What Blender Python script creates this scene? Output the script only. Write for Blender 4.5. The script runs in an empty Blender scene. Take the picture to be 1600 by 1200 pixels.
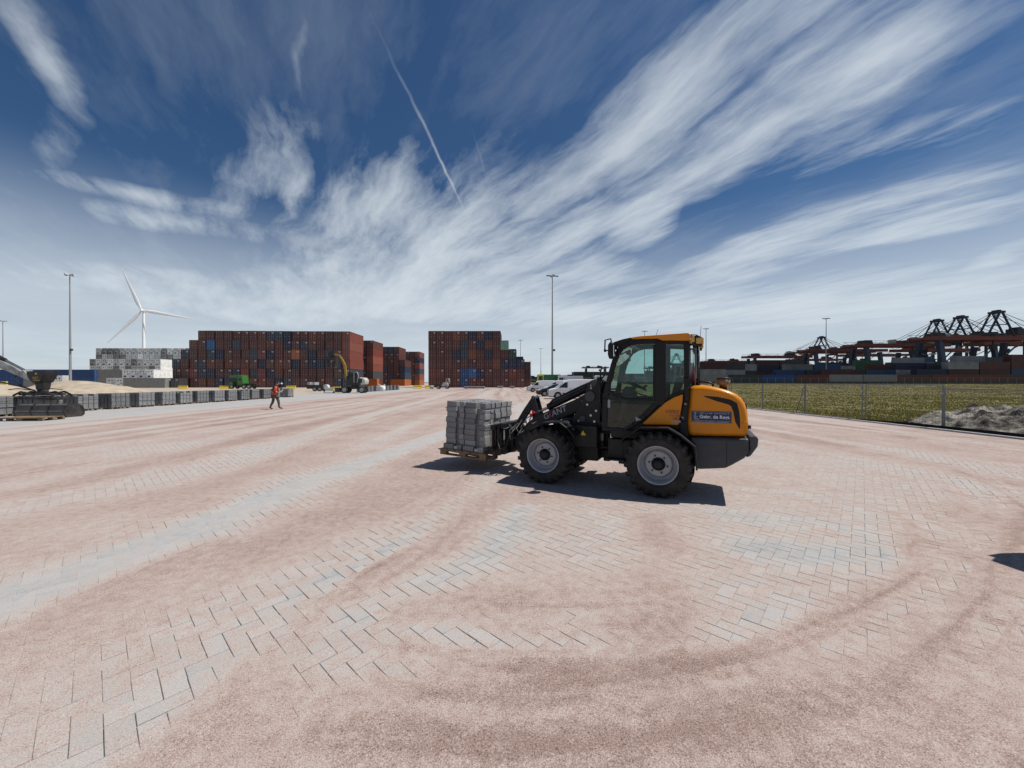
import bpy, bmesh, math, random
import numpy as np
from mathutils import Vector, Matrix, Euler

random.seed(7)
rng = np.random.default_rng(7)
sc = bpy.context.scene
col = sc.collection
PI = math.pi
RAD = math.radians

# ------------------------------------------------------------------ camera
cam_data = bpy.data.cameras.new('camera')
cam_data.sensor_width = 36.0
cam_data.lens = 13.5
cam_data.clip_start = 0.05
cam_data.clip_end = 12000
cam = bpy.data.objects.new('camera', cam_data)
col.objects.link(cam)
cam.location = (0, 0, 1.68)
cam.rotation_euler = (RAD(90 - 0.29), 0, 0)
sc.camera = cam

# ------------------------------------------------------------------ sun
TO_SUN = Vector((0.55, 0.03, 1.0)).normalized()
sun_data = bpy.data.lights.new('sun', 'SUN')
sun_data.energy = 4.9
sun_data.angle = RAD(0.53)
sun_data.color = (1.0, 0.955, 0.89)
sun = bpy.data.objects.new('sun', sun_data)
col.objects.link(sun)
sun.rotation_euler = TO_SUN.to_track_quat('Z', 'Y').to_euler()

# ------------------------------------------------------------------ exposure
sc.view_settings.view_transform = 'Standard'
sc.view_settings.look = 'None'
sc.view_settings.exposure = 0.0
sc.view_settings.gamma = 1.0
sc.view_settings.use_curve_mapping = False
sc.render.engine = 'CYCLES'
sc.cycles.use_denoising = True
sc.cycles.max_bounces = 6
sc.cycles.transparent_max_bounces = 12

# ------------------------------------------------------------------ sky with cirrus
world = bpy.data.worlds.new('World')
sc.world = world
world.use_nodes = True
SKY_STRENGTH = 0.060
CLOUDS = [(-0.05, 3.7, 0.1, 1.5, 0.9, 0.55), (0.25, 2.25, 2.15, 0.6, 0.16, 0.55), (0.416, 1.262, 2.122, 0.75, 0.19, 1.15), (0.70, 1.535, 2.169, 0.85, 0.29, 0.72), (0.861, 1.004, 0.35, 0.30, 0.2, 0.42), (0.631, 2.046, 1.363, 0.313, 0.225, 0.6), (1.55, 2.242, 2.004, 0.88, 0.429, 0.8), (2.076, 1.873, 2.133, 0.462, 0.277, 0.6), (1.278, 1.333, 2.466, 0.373, 0.18, 0.4), (1.749, 1.5, 0.012, 0.218, 0.193, 0.3), (2.468, 3.443, 2.848, 2.492, 1.205, 0.8), (-0.55, 2.725, 2.197, 1.5, 1.15, 0.85), (-0.428, 2.232, 2.259, 0.62, 0.294, 0.5), (-1.0, 1.50, 2.362, 0.55, 0.17, 0.44), (-0.997, 1.69, 2.175, 0.313, 0.073, 0.45), (-1.55, 1.66, -2.537, 0.42, 0.13, 0.44), (-1.65, 1.904, -2.684, 0.50, 0.22, 0.46), (-1.19, 0.97, 2.20, 0.34, 0.06, 0.34), (-1.581, 1.326, 2.467, 0.35, 0.10, 0.22), (-0.56, 1.03, 2.25, 0.16, 0.022, 0.16), (-0.693, 1.80, 2.3, 0.42, 0.22, 0.5), (-2.76, 2.568, -3.12, 0.665, 0.354, 0.5), (-1.858, 3.43, -3.053, 1.618, 1.025, 0.75), (2.764, 2.196, -2.024, 0.326, 0.134, 0.5), (-0.469, 1.655, 1.639, 0.369, 0.242, 0.25), (-0.95, 1.15, 2.3, 0.35, 0.06, 0.14), (0.541, 2.823, 2.97, 0.549, 0.47, 0.6), (0.434, 1.447, 1.165, 0.40, 0.20, 0.12)]
# (x, y, direction, half length, half width, strength) of cirrus patches, in units of the cloud height

def build_sky():
    nt = world.node_tree
    N, L = nt.nodes, nt.links
    N.clear()
    out = N.new('ShaderNodeOutputWorld')
    bg = N.new('ShaderNodeBackground'); bg.inputs['Strength'].default_value = SKY_STRENGTH
    L.new(bg.outputs[0], out.inputs['Surface'])
    sky = N.new('ShaderNodeTexSky'); sky.sky_type = 'NISHITA'
    sky.sun_disc = False
    sky.sun_elevation = math.asin(TO_SUN.z)
    sky.sun_rotation = math.atan2(TO_SUN.x, TO_SUN.y)
    sky.altitude = 0; sky.air_density = 1.0; sky.dust_density = 0.6; sky.ozone_density = 3.0

    def math_(op, a, b=None, c=None, clamp=False):
        n = N.new('ShaderNodeMath'); n.operation = op; n.use_clamp = clamp
        for i, v in enumerate((a, b, c)):
            if v is None: continue
            if isinstance(v, (int, float)): n.inputs[i].default_value = v
            else: L.new(v, n.inputs[i])
        return n.outputs[0]
    tc = N.new('ShaderNodeTexCoord')
    sep = N.new('ShaderNodeSeparateXYZ'); L.new(tc.outputs['Generated'], sep.inputs[0])
    up = math_('MAXIMUM', sep.outputs[2], 0.0)
    dz = math_('ADD', up, 0.08)
    comb = N.new('ShaderNodeCombineXYZ')
    L.new(math_('DIVIDE', sep.outputs[0], dz), comb.inputs[0])
    L.new(math_('DIVIDE', sep.outputs[1], dz), comb.inputs[1])
    p = comb.outputs[0]

    def vmath(op, a, b=None, s=None):
        n = N.new('ShaderNodeVectorMath'); n.operation = op
        L.new(a, n.inputs[0])
        if b is not None:
            if isinstance(b, tuple): n.inputs[1].default_value = b
            else: L.new(b, n.inputs[1])
        if s is not None: n.inputs['Scale'].default_value = s
        return n.outputs[0]

    def noise(vec, scale, detail, rough, dist=0.0, loc=(0, 0, 0), rot=0.0, sc_=(1, 1, 1), color=False):
        m = N.new('ShaderNodeMapping'); m.vector_type = 'TEXTURE'
        L.new(vec, m.inputs[0]); m.inputs['Location'].default_value = loc
        m.inputs['Rotation'].default_value = (0, 0, rot); m.inputs['Scale'].default_value = tuple(1 / k for k in sc_)
        n = N.new('ShaderNodeTexNoise'); n.noise_dimensions = '2D'
        L.new(m.outputs[0], n.inputs['Vector'])
        n.inputs['Scale'].default_value = scale; n.inputs['Detail'].default_value = detail
        n.inputs['Roughness'].default_value = rough; n.inputs['Distortion'].default_value = dist
        return n.outputs['Color'] if color else n.outputs['Fac']
    # bend the plane a little so that the wisps curl
    wob = noise(p, 0.9, 2, 0.5, color=True)
    wob2 = noise(p, 4.5, 3, 0.6, color=True, loc=(3, 1, 0))
    q = vmath('ADD', p, vmath('SCALE', vmath('SUBTRACT', wob, (0.5, 0.5, 0.5)), s=0.22))
    q = vmath('ADD', q, vmath('SCALE', vmath('SUBTRACT', wob2, (0.5, 0.5, 0.5)), s=0.05))
    total = None
    for (cx, cy, th, la, lb, st) in CLOUDS:
        m = N.new('ShaderNodeMapping'); m.vector_type = 'TEXTURE'
        L.new(q, m.inputs[0])
        m.inputs['Location'].default_value = (cx, cy, 0)
        m.inputs['Rotation'].default_value = (0, 0, th)
        m.inputs['Scale'].default_value = (la * 1.12, lb * 0.98, 1)
        g = N.new('ShaderNodeTexGradient'); g.gradient_type = 'SPHERICAL'
        L.new(m.outputs[0], g.inputs[0])
        total = math_('MULTIPLY_ADD', g.outputs['Fac'], st * 1.25, total if total is not None else 0.0)
    # fibres drawn out along the high wind
    f1 = noise(q, 2.1, 7, 0.62, 0.0, rot=RAD(124), sc_=(0.55, 1.7, 1))
    f2 = noise(q, 8.0, 5, 0.62, 0.0, rot=RAD(120), sc_=(0.35, 1.7, 1), loc=(5, 2, 0))
    soft = noise(q, 0.55, 4, 0.5, 0.0, loc=(9, 4, 0))
    fib = math_('ADD', math_('MULTIPLY', f1, 0.72), math_('MULTIPLY', f2, 0.28))
    core = math_('MINIMUM', math_('MULTIPLY', total, 2.6), 1.0)
    fray = math_('MULTIPLY', math_('MULTIPLY', math_('SUBTRACT', fib, 0.5), 2.3), core)
    patches = math_('MULTIPLY', math_('MAXIMUM', math_('ADD', math_('MULTIPLY_ADD', total, 1.0, -0.10), fray), 0.0), math_('MULTIPLY_ADD', fib, 1.0, 0.35))
    # thin veil everywhere, and the crowding of far cloud towards the horizon
    veil = N.new('ShaderNodeMapRange'); L.new(math_('MULTIPLY_ADD', soft, 0.6, math_('MULTIPLY', fib, 0.6)), veil.inputs[0])
    veil.inputs[1].default_value = 0.58; veil.inputs[2].default_value = 0.95
    veil.inputs[3].default_value = 0.0; veil.inputs[4].default_value = 0.20
    low = N.new('ShaderNodeMapRange'); low.interpolation_type = 'SMOOTHSTEP'; L.new(up, low.inputs[0])
    low.inputs[1].default_value = 0.0; low.inputs[2].default_value = 0.24
    low.inputs[3].default_value = 1.0; low.inputs[4].default_value = 0.0
    bank = N.new('ShaderNodeMapRange'); L.new(noise(q, 0.45, 5, 0.55, 0.0, loc=(1.3, 7.7, 0)), bank.inputs[0])
    bank.inputs[1].default_value = 0.36; bank.inputs[2].default_value = 0.66
    bank.inputs[3].default_value = 0.0; bank.inputs[4].default_value = 0.75
    rim = N.new('ShaderNodeMapRange'); rim.interpolation_type = 'SMOOTHSTEP'; L.new(up, rim.inputs[0])
    rim.inputs[1].default_value = 0.0; rim.inputs[2].default_value = 0.40
    rim.inputs[3].default_value = 1.1; rim.inputs[4].default_value = 0.0
    dens = math_('ADD', math_('ADD', math_('ADD', patches, rim.outputs[0]), veil.outputs[0]), math_('MULTIPLY', low.outputs[0], bank.outputs[0]))
    # old contrail
    for (a, b, w, s) in (((-0.352, 0.86), (-0.200, 2.16), 0.0095, 0.36), ((-0.14, 1.26), (-0.10, 1.71), 0.007, 0.06)):
        m = N.new('ShaderNodeMapping'); m.vector_type = 'TEXTURE'
        qq = vmath('ADD', p, vmath('SCALE', vmath('SUBTRACT', wob2, (0.5, 0.5, 0.5)), s=0.02))
        L.new(qq, m.inputs[0])
        m.inputs['Location'].default_value = ((a[0] + b[0]) / 2, (a[1] + b[1]) / 2, 0)
        m.inputs['Rotation'].default_value = (0, 0, math.atan2(b[1] - a[1], b[0] - a[0]))
        m.inputs['Scale'].default_value = (math.hypot(b[0] - a[0], b[1] - a[1]) / 2, w, 1)
        g = N.new('ShaderNodeTexGradient'); g.gradient_type = 'QUADRATIC_SPHERE'
        L.new(m.outputs[0], g.inputs[0])
        dens = math_('ADD', dens, math_('MULTIPLY', math_('MULTIPLY', g.outputs['Fac'], s * 1.6), math_('MULTIPLY_ADD', f2, 1.6, 0.1)))
    # optical depth to cover
    cover = math_('SUBTRACT', 1.0, math_('POWER', 2.718, math_('MULTIPLY', dens, -1.25)), clamp=True)
    grade = N.new('ShaderNodeMix'); grade.data_type = 'RGBA'; grade.blend_type = 'MULTIPLY'
    grade.inputs[0].default_value = 1.0
    L.new(sky.outputs[0], grade.inputs[6]); grade.inputs[7].default_value = (0.52, 0.78, 1.0, 1)
    mix = N.new('ShaderNodeMix'); mix.data_type = 'RGBA'
    L.new(cover, mix.inputs[0]); L.new(grade.outputs[2], mix.inputs[6])
    mix.inputs[7].default_value = (11.2, 12.3, 13.2, 1)
    L.new(mix.outputs[2], bg.inputs['Color'])
build_sky()
world.cycles.sampling_method = 'MANUAL'
world.cycles.sample_map_resolution = 512
# ================================================================== materials
MATS = {}

def new_mat(name):
    m = bpy.data.materials.new(name); m.use_nodes = True
    MATS[name] = m
    return m, m.node_tree.nodes, m.node_tree.links, m.node_tree.nodes['Principled BSDF']

def mat(name, color, rough=0.6, metal=0.0, var=0.12, scale=6.0, bump=0.0, bscale=60.0, coat=0.0, dirt=None, dirt_amt=0.0, dscale=3.0, spec=0.5, objvar=0.0):
    """Painted / plain surface with noise variation, optional patchy dirt and fine relief."""
    m, N, L, b = new_mat(name)
    tc = N.new('ShaderNodeTexCoord')
    n = N.new('ShaderNodeTexNoise'); n.inputs['Scale'].default_value = scale; n.inputs['Detail'].default_value = 6
    L.new(tc.outputs['Object'], n.inputs['Vector'])
    r = N.new('ShaderNodeValToRGB')
    c = Vector(color)
    r.color_ramp.elements[0].position = 0.3; r.color_ramp.elements[1].position = 0.7
    r.color_ramp.elements[0].color = (*(c * (1 - var)), 1); r.color_ramp.elements[1].color = (*(c * (1 + var)), 1)
    L.new(n.outputs['Fac'], r.inputs[0])
    last = r.outputs[0]
    if dirt:
        n2 = N.new('ShaderNodeTexNoise'); n2.inputs['Scale'].default_value = dscale; n2.inputs['Detail'].default_value = 9
        n2.inputs['Roughness'].default_value = 0.68
        L.new(tc.outputs['Object'], n2.inputs['Vector'])
        mr = N.new('ShaderNodeMapRange'); L.new(n2.outputs['Fac'], mr.inputs[0])
        mr.inputs[1].default_value = 0.42; mr.inputs[2].default_value = 0.72; mr.inputs[4].default_value = dirt_amt
        mx = N.new('ShaderNodeMix'); mx.data_type = 'RGBA'
        L.new(mr.outputs[0], mx.inputs[0]); L.new(last, mx.inputs[6]); mx.inputs[7].default_value = (*dirt, 1)
        last = mx.outputs[2]
        rr = N.new('ShaderNodeMapRange'); L.new(mr.outputs[0], rr.inputs[0])
        rr.inputs[3].default_value = rough; rr.inputs[4].default_value = min(0.95, rough + 0.35)
        L.new(rr.outputs[0], b.inputs['Roughness'])
    else:
        b.inputs['Roughness'].default_value = rough
    if objvar:
        oi = N.new('ShaderNodeObjectInfo'); ov = N.new('ShaderNodeMapRange'); L.new(oi.outputs['Random'], ov.inputs[0])
        ov.inputs[3].default_value = 1 - objvar; ov.inputs[4].default_value = 1 + objvar
        osc = N.new('ShaderNodeVectorMath'); osc.operation = 'SCALE'
        L.new(last, osc.inputs[0]); L.new(ov.outputs[0], osc.inputs['Scale']); last = osc.outputs[0]
    L.new(last, b.inputs['Base Color'])
    b.inputs['Metallic'].default_value = metal
    b.inputs['Coat Weight'].default_value = coat
    b.inputs['Specular IOR Level'].default_value = spec
    if bump:
        nb = N.new('ShaderNodeTexNoise'); nb.inputs['Scale'].default_value = bscale; nb.inputs['Detail'].default_value = 4
        L.new(tc.outputs['Object'], nb.inputs['Vector'])
        bp = N.new('ShaderNodeBump'); bp.inputs['Strength'].default_value = bump; bp.inputs['Distance'].default_value = 0.01
        L.new(nb.outputs['Fac'], bp.inputs['Height']); L.new(bp.outputs[0], b.inputs['Normal'])
    return m

def glass_mat(name, tint, gloss=0.06, rough=0.02):
    m = bpy.data.materials.new(name); m.use_nodes = True; MATS[name] = m
    N, L = m.node_tree.nodes, m.node_tree.links
    N.clear()
    out = N.new('ShaderNodeOutputMaterial')
    tr = N.new('ShaderNodeBsdfTransparent'); tr.inputs[0].default_value = (*tint, 1)
    gl = N.new('ShaderNodeBsdfGlossy'); gl.inputs['Roughness'].default_value = rough
    fr = N.new('ShaderNodeFresnel'); fr.inputs[0].default_value = 1.5
    mx = N.new('ShaderNodeMixShader')
    L.new(fr.outputs[0], mx.inputs[0]); L.new(tr.outputs[0], mx.inputs[1]); L.new(gl.outputs[0], mx.inputs[2])
    L.new(mx.outputs[0], out.inputs[0])
    return m

def paint_by_object(name, rough=0.55, rust=0.35):
    """Weathered paint whose colour is each object's own colour."""
    m, N, L, b = new_mat(name)
    oi = N.new('ShaderNodeObjectInfo'); tc = N.new('ShaderNodeTexCoord')
    off = N.new('ShaderNodeVectorMath'); off.operation = 'ADD'
    L.new(tc.outputs['Object'], off.inputs[0])
    cmb = N.new('ShaderNodeCombineXYZ')
    ml = N.new('ShaderNodeMath'); ml.operation = 'MULTIPLY'; ml.inputs[1].default_value = 90
    L.new(oi.outputs['Random'], ml.inputs[0]); L.new(ml.outputs[0], cmb.inputs[0]); L.new(cmb.outputs[0], off.inputs[1])
    mp = N.new('ShaderNodeMapping'); mp.inputs['Scale'].default_value = (1.6, 1.6, 0.45)
    L.new(off.outputs[0], mp.inputs[0])
    n = N.new('ShaderNodeTexNoise'); n.inputs['Scale'].default_value = 1.6; n.inputs['Detail'].default_value = 8; n.inputs['Roughness'].default_value = 0.65
    L.new(mp.outputs[0], n.inputs['Vector'])
    mr = N.new('ShaderNodeMapRange'); L.new(n.outputs['Fac'], mr.inputs[0])
    mr.inputs[1].default_value = 0.3; mr.inputs[2].default_value = 0.7; mr.inputs[3].default_value = 0.72; mr.inputs[4].default_value = 1.2
    mul = N.new('ShaderNodeVectorMath'); mul.operation = 'SCALE'
    L.new(oi.outputs['Color'], mul.inputs[0]); L.new(mr.outputs[0], mul.inputs['Scale'])
    n2 = N.new('ShaderNodeTexNoise'); n2.inputs['Scale'].default_value = 3.5; n2.inputs['Detail'].default_value = 9; n2.inputs['Roughness'].default_value = 0.72
    L.new(mp.outputs[0], n2.inputs['Vector'])
    m2 = N.new('ShaderNodeMapRange'); L.new(n2.outputs['Fac'], m2.inputs[0])
    m2.inputs[1].default_value = 0.57; m2.inputs[2].default_value = 0.72; m2.inputs[4].default_value = rust
    mx = N.new('ShaderNodeMix'); mx.data_type = 'RGBA'
    L.new(m2.outputs[0], mx.inputs[0]); L.new(mul.outputs[0], mx.inputs[6]); mx.inputs[7].default_value = (0.11, 0.055, 0.035, 1)
    L.new(mx.outputs[2], b.inputs['Base Color'])
    b.inputs['Roughness'].default_value = rough
    return m

mat('loader_orange', (0.66, 0.222, 0.002), 0.32, var=0.05, coat=0.12, dirt=(0.36, 0.20, 0.10), dirt_amt=0.10, dscale=4, spec=0.3)
mat('loader_black', (0.007, 0.007, 0.008), 0.42, var=0.2, dirt=(0.10, 0.08, 0.07), dirt_amt=0.06, dscale=5, spec=0.3)
mat('loader_dark', (0.009, 0.010, 0.012), 0.45, var=0.2, dirt=(0.14, 0.11, 0.09), dirt_amt=0.10, dscale=6, spec=0.3)
mat('loader_grey', (0.036, 0.041, 0.048), 0.5, var=0.12, bump=0.15, bscale=140, dirt=(0.22, 0.18, 0.16), dirt_amt=0.16, dscale=4)
mat('rubber', (0.016, 0.0155, 0.015), 0.8, var=0.25, bump=0.25, bscale=70, dirt=(0.12, 0.095, 0.085), dirt_amt=0.32, dscale=7)
mat('rim_paint', (0.36, 0.37, 0.40), 0.45, var=0.08, dirt=(0.20, 0.17, 0.15), dirt_amt=0.35, dscale=9)
mat('bare_steel', (0.45, 0.45, 0.46), 0.28, metal=0.9, var=0.1)
mat('fork_steel', (0.055, 0.036, 0.024), 0.7, var=0.3, dirt=(0.16, 0.075, 0.035), dirt_amt=0.7, dscale=9)
mat('hose_rubber', (0.012, 0.012, 0.012), 0.5, var=0.1)
mat('seat_fabric', (0.018, 0.019, 0.022), 0.85, var=0.2)
mat('console_plastic', (0.022, 0.030, 0.042), 0.5, var=0.1)
mat('cleaner_brown', (0.17, 0.115, 0.065), 0.5, var=0.25, dirt=(0.30, 0.20, 0.12), dirt_amt=0.5, dscale=14)
mat('decal_blue', (0.008, 0.022, 0.085), 0.35, var=0.05)
mat('decal_white', (0.72, 0.74, 0.78), 0.45, var=0.03)
mat('decal_grey', (0.33, 0.34, 0.36), 0.45, var=0.05)
mat('decal_red', (0.55, 0.02, 0.02), 0.45, var=0.05)
mat('decal_brown', (0.22, 0.025, 0.02), 0.45, var=0.05)
mat('decal_yellow', (0.75, 0.5, 0.03), 0.5, var=0.05)
mat('warning_red', (0.75, 0.03, 0.05), 0.5, var=0.06)
mat('lamp_lens', (0.75, 0.72, 0.62), 0.12, var=0.05)
mat('lamp_amber', (0.62, 0.36, 0.08), 0.25, var=0.1)
mat('lamp_red', (0.5, 0.02, 0.015), 0.25, var=0.1)
mat('mirror_glass', (0.75, 0.77, 0.78), 0.05, metal=1.0, var=0.01)
glass_mat('cab_glass', (0.76, 0.88, 0.86))
glass_mat('clear_glass', (0.80, 0.86, 0.86))
mat('dark_glass', (0.010, 0.013, 0.016), 0.08, var=0.1)
mat('concrete_block', (0.19, 0.193, 0.197), 0.9, var=0.16, scale=3, bump=0.35, bscale=160, dirt=(0.34, 0.325, 0.31), dirt_amt=0.35, dscale=7, objvar=0.22)
mat('concrete_light', (0.46, 0.46, 0.45), 0.9, var=0.10, scale=4, bump=0.3, bscale=160)
mat('concrete_kerb', (0.50, 0.48, 0.455), 0.9, var=0.14, scale=2, bump=0.3, bscale=90, dirt=(0.30, 0.25, 0.22), dirt_amt=0.4, dscale=2)
mat('pallet_wood', (0.20, 0.13, 0.07), 0.85, var=0.35, scale=5, dirt=(0.10, 0.07, 0.05), dirt_amt=0.6, dscale=8)
mat('strap', (0.05, 0.05, 0.05), 0.4, var=0.1)
mat('strap_wire', (0.30, 0.30, 0.31), 0.4, metal=0.6, var=0.1)
paint_by_object('container_paint')
mat('container_rubber', (0.02, 0.018, 0.017), 0.8, var=0.1)
mat('galvanised', (0.34, 0.35, 0.36), 0.5, metal=0.35, var=0.12, scale=9)
mat('fence_steel', (0.20, 0.205, 0.21), 0.5, metal=0.5, var=0.15, scale=9)
mat('mast_grey', (0.30, 0.31, 0.32), 0.55, metal=0.2, var=0.1)
mat('turbine_white', (0.88, 0.88, 0.88), 0.4, var=0.03, scale=0.2)
mat('crane_red', (0.20, 0.042, 0.026), 0.6, var=0.2, scale=0.3)
mat('crane_blue', (0.016, 0.026, 0.055), 0.6, var=0.2, scale=0.3)
mat('crane_dark', (0.032, 0.032, 0.036), 0.6, var=0.2, scale=0.3)
mat('crane_pale', (0.40, 0.40, 0.40), 0.6, var=0.1, scale=0.3)
mat('van_white', (0.66, 0.67, 0.69), 0.3, var=0.03, coat=0.4)
mat('car_dark', (0.012, 0.015, 0.026), 0.25, var=0.05, coat=0.5)
mat('car_plastic', (0.022, 0.022, 0.024), 0.6, var=0.1)
mat('excavator_yellow', (0.36, 0.22, 0.025), 0.5, var=0.12, dirt=(0.16, 0.12, 0.08), dirt_amt=0.35, dscale=2)
mat('excavator_white', (0.48, 0.46, 0.41), 0.5, var=0.08)
mat('machine_black', (0.014, 0.014, 0.015), 0.5, var=0.25, dirt=(0.17, 0.14, 0.12), dirt_amt=0.25, dscale=3)
mat('bucket_steel', (0.10, 0.092, 0.084), 0.45, var=0.3, dirt=(0.14, 0.11, 0.09), dirt_amt=0.4, dscale=2.5)
mat('arm_steel', (0.40, 0.40, 0.39), 0.35, metal=0.4, var=0.3, scale=3, dirt=(0.05, 0.045, 0.04), dirt_amt=0.7, dscale=2)
mat('truck_green', (0.028, 0.15, 0.010), 0.4, var=0.06, coat=0.3)
mat('barrier_yellow', (0.72, 0.50, 0.03), 0.7, var=0.1, dirt=(0.30, 0.22, 0.08), dirt_amt=0.3, dscale=3)
mat('bag_white', (0.74, 0.74, 0.73), 0.8, var=0.06, bump=0.3, bscale=8)
mat('hivis_orange', (0.48, 0.06, 0.025), 0.7, var=0.08)
mat('cloth_dark', (0.020, 0.019, 0.021), 0.9, var=0.2)
mat('cloth_olive', (0.075, 0.068, 0.055), 0.9, var=0.25, scale=20)
mat('skin', (0.46, 0.27, 0.19), 0.6, var=0.06)
mat('paper', (0.75, 0.75, 0.74), 0.8, var=0.02)
mat('lime_paint', (0.55, 0.68, 0.06), 0.5, var=0.05)
mat('hazard_green', (0.03, 0.16, 0.07), 0.6, var=0.1)

def sand_material(name, kind):
    """Concrete paving dusted with pale sand and red grit; the vertex value 'sand' says how much lies there."""
    m, N, L, b = new_mat(name)
    geo = N.new('ShaderNodeNewGeometry')
    at = N.new('ShaderNodeAttribute'); at.attribute_name = 'sand'

    def noise(scale, detail, rough, sc_=(1, 1, 1), rot=0, loc=(0, 0, 0)):
        mp = N.new('ShaderNodeMapping'); L.new(geo.outputs['Position'], mp.inputs[0])
        mp.inputs['Scale'].default_value = sc_; mp.inputs['Rotation'].default_value = (0, 0, rot); mp.inputs['Location'].default_value = loc
        n = N.new('ShaderNodeTexNoise'); L.new(mp.outputs[0], n.inputs['Vector'])
        n.inputs['Scale'].default_value = scale; n.inputs['Detail'].default_value = detail; n.inputs['Roughness'].default_value = rough
        return n.outputs['Fac']

    def M(op, a, bb, c=None, clamp=False):
        n = N.new('ShaderNodeMath'); n.operation = op; n.use_clamp = clamp
        for i, v in enumerate((a, bb, c)):
            if v is None: continue
            if isinstance(v, (int, float)): n.inputs[i].default_value = v
            else: L.new(v, n.inputs[i])
        return n.outputs[0]
    drift = noise(1.3, 6, 0.6)
    fine = noise(11, 6, 0.65)
    grit = noise(150, 3, 0.7)
    grit2 = noise(60, 4, 0.7, loc=(7, 3, 0))
    s = M('ADD', at.outputs['Fac'], M('MULTIPLY', M('SUBTRACT', drift, 0.5), 0.42))
    s = M('ADD', s, M('MULTIPLY', M('SUBTRACT', fine, 0.5), 0.80))
    s = M('ADD', s, M('MULTIPLY', M('SUBTRACT', grit2, 0.5), 0.65))
    s = M('ADD', s, M('MULTIPLY', M('SUBTRACT', grit, 0.5), 0.75), clamp=True)
    ramp = N.new('ShaderNodeValToRGB'); L.new(s, ramp.inputs[0])
    e = ramp.color_ramp.elements
    stops = [(0.04, (0.330, 0.335, 0.338)), (0.24, (0.405, 0.386, 0.366)), (0.43, (0.425, 0.360, 0.324)), (0.64, (0.368, 0.284, 0.249)), (0.9, (0.262, 0.188, 0.160))]
    e[0].position, e[0].color = stops[0][0], (*stops[0][1], 1)
    e[1].position, e[1].color = stops[-1][0], (*stops[-1][1], 1)
    for pos, c in stops[1:-1]:
        x = e.new(pos); x.color = (*c, 1)
    # single grains, pale and dark
    gr = N.new('ShaderNodeMapRange'); L.new(noise(170, 3, 0.7, loc=(2, 8, 1)), gr.inputs[0])
    gr.inputs[1].default_value = 0.36; gr.inputs[2].default_value = 0.64; gr.inputs[3].default_value = 0.55; gr.inputs[4].default_value = 1.42
    gamt = N.new('ShaderNodeMix'); gamt.data_type = 'FLOAT'
    L.new(M('MULTIPLY', s, 1.4, clamp=True), gamt.inputs[0]); gamt.inputs[2].default_value = 1.0; L.new(gr.outputs[0], gamt.inputs[3])
    sc1 = N.new('ShaderNodeVectorMath'); sc1.operation = 'SCALE'
    L.new(ramp.outputs[0], sc1.inputs[0]); L.new(gamt.outputs[0], sc1.inputs['Scale'])
    # coarse dark and pale crumbs of split stone lying loose, thickest where the grit is thick
    cr = noise(85, 2, 0.6, loc=(4, 1, 6))
    dk = N.new('ShaderNodeMapRange'); L.new(cr, dk.inputs[0]); dk.inputs[1].default_value = 0.60; dk.inputs[2].default_value = 0.68; dk.inputs[3].default_value = 0.0; dk.inputs[4].default_value = 1.0
    pl = N.new('ShaderNodeMapRange'); L.new(cr, pl.inputs[0]); pl.inputs[1].default_value = 0.39; pl.inputs[2].default_value = 0.31; pl.inputs[3].default_value = 0.0; pl.inputs[4].default_value = 1.0
    amt = M('MULTIPLY_ADD', s, 0.62, 0.12, clamp=True)
    fac = M('ADD', M('SUBTRACT', 1.0, M('MULTIPLY', M('MULTIPLY', dk.outputs[0], amt), 0.85)), M('MULTIPLY', M('MULTIPLY', pl.outputs[0], amt), 0.55))
    sc3 = N.new('ShaderNodeVectorMath'); sc3.operation = 'SCALE'
    L.new(sc1.outputs[0], sc3.inputs[0]); L.new(fac, sc3.inputs['Scale'])
    last = sc3.outputs[0]
    if kind == 'block':       # each stone has its own grey
        ai = N.new('ShaderNodeAttribute'); ai.attribute_name = 'tone'
        t = N.new('ShaderNodeMapRange'); L.new(ai.outputs['Fac'], t.inputs[0]); t.inputs[3].default_value = 0.90; t.inputs[4].default_value = 1.07
        bare = N.new('ShaderNodeMix'); bare.data_type = 'FLOAT'
        L.new(M('MULTIPLY', s, 1.5, clamp=True), bare.inputs[0]); L.new(t.outputs[0], bare.inputs[2]); bare.inputs[3].default_value = 1.0
        sc2 = N.new('ShaderNodeVectorMath'); sc2.operation = 'SCALE'
        L.new(last, sc2.inputs[0]); L.new(bare.outputs[0], sc2.inputs['Scale'])
        last = sc2.outputs[0]
    L.new(last, b.inputs['Base Color'])
    b.inputs['Roughness'].default_value = 0.95
    b.inputs['Specular IOR Level'].default_value = 0.15
    bp = N.new('ShaderNodeBump'); bp.inputs['Strength'].default_value = 0.55; bp.inputs['Distance'].default_value = 0.004
    L.new(M('ADD', grit, M('MULTIPLY', grit2, 1.2)), bp.inputs['Height']); L.new(bp.outputs[0], b.inputs['Normal'])
    return m
sand_material('sanded_ground', 'ground')
sand_material('sanded_block', 'block')

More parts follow.
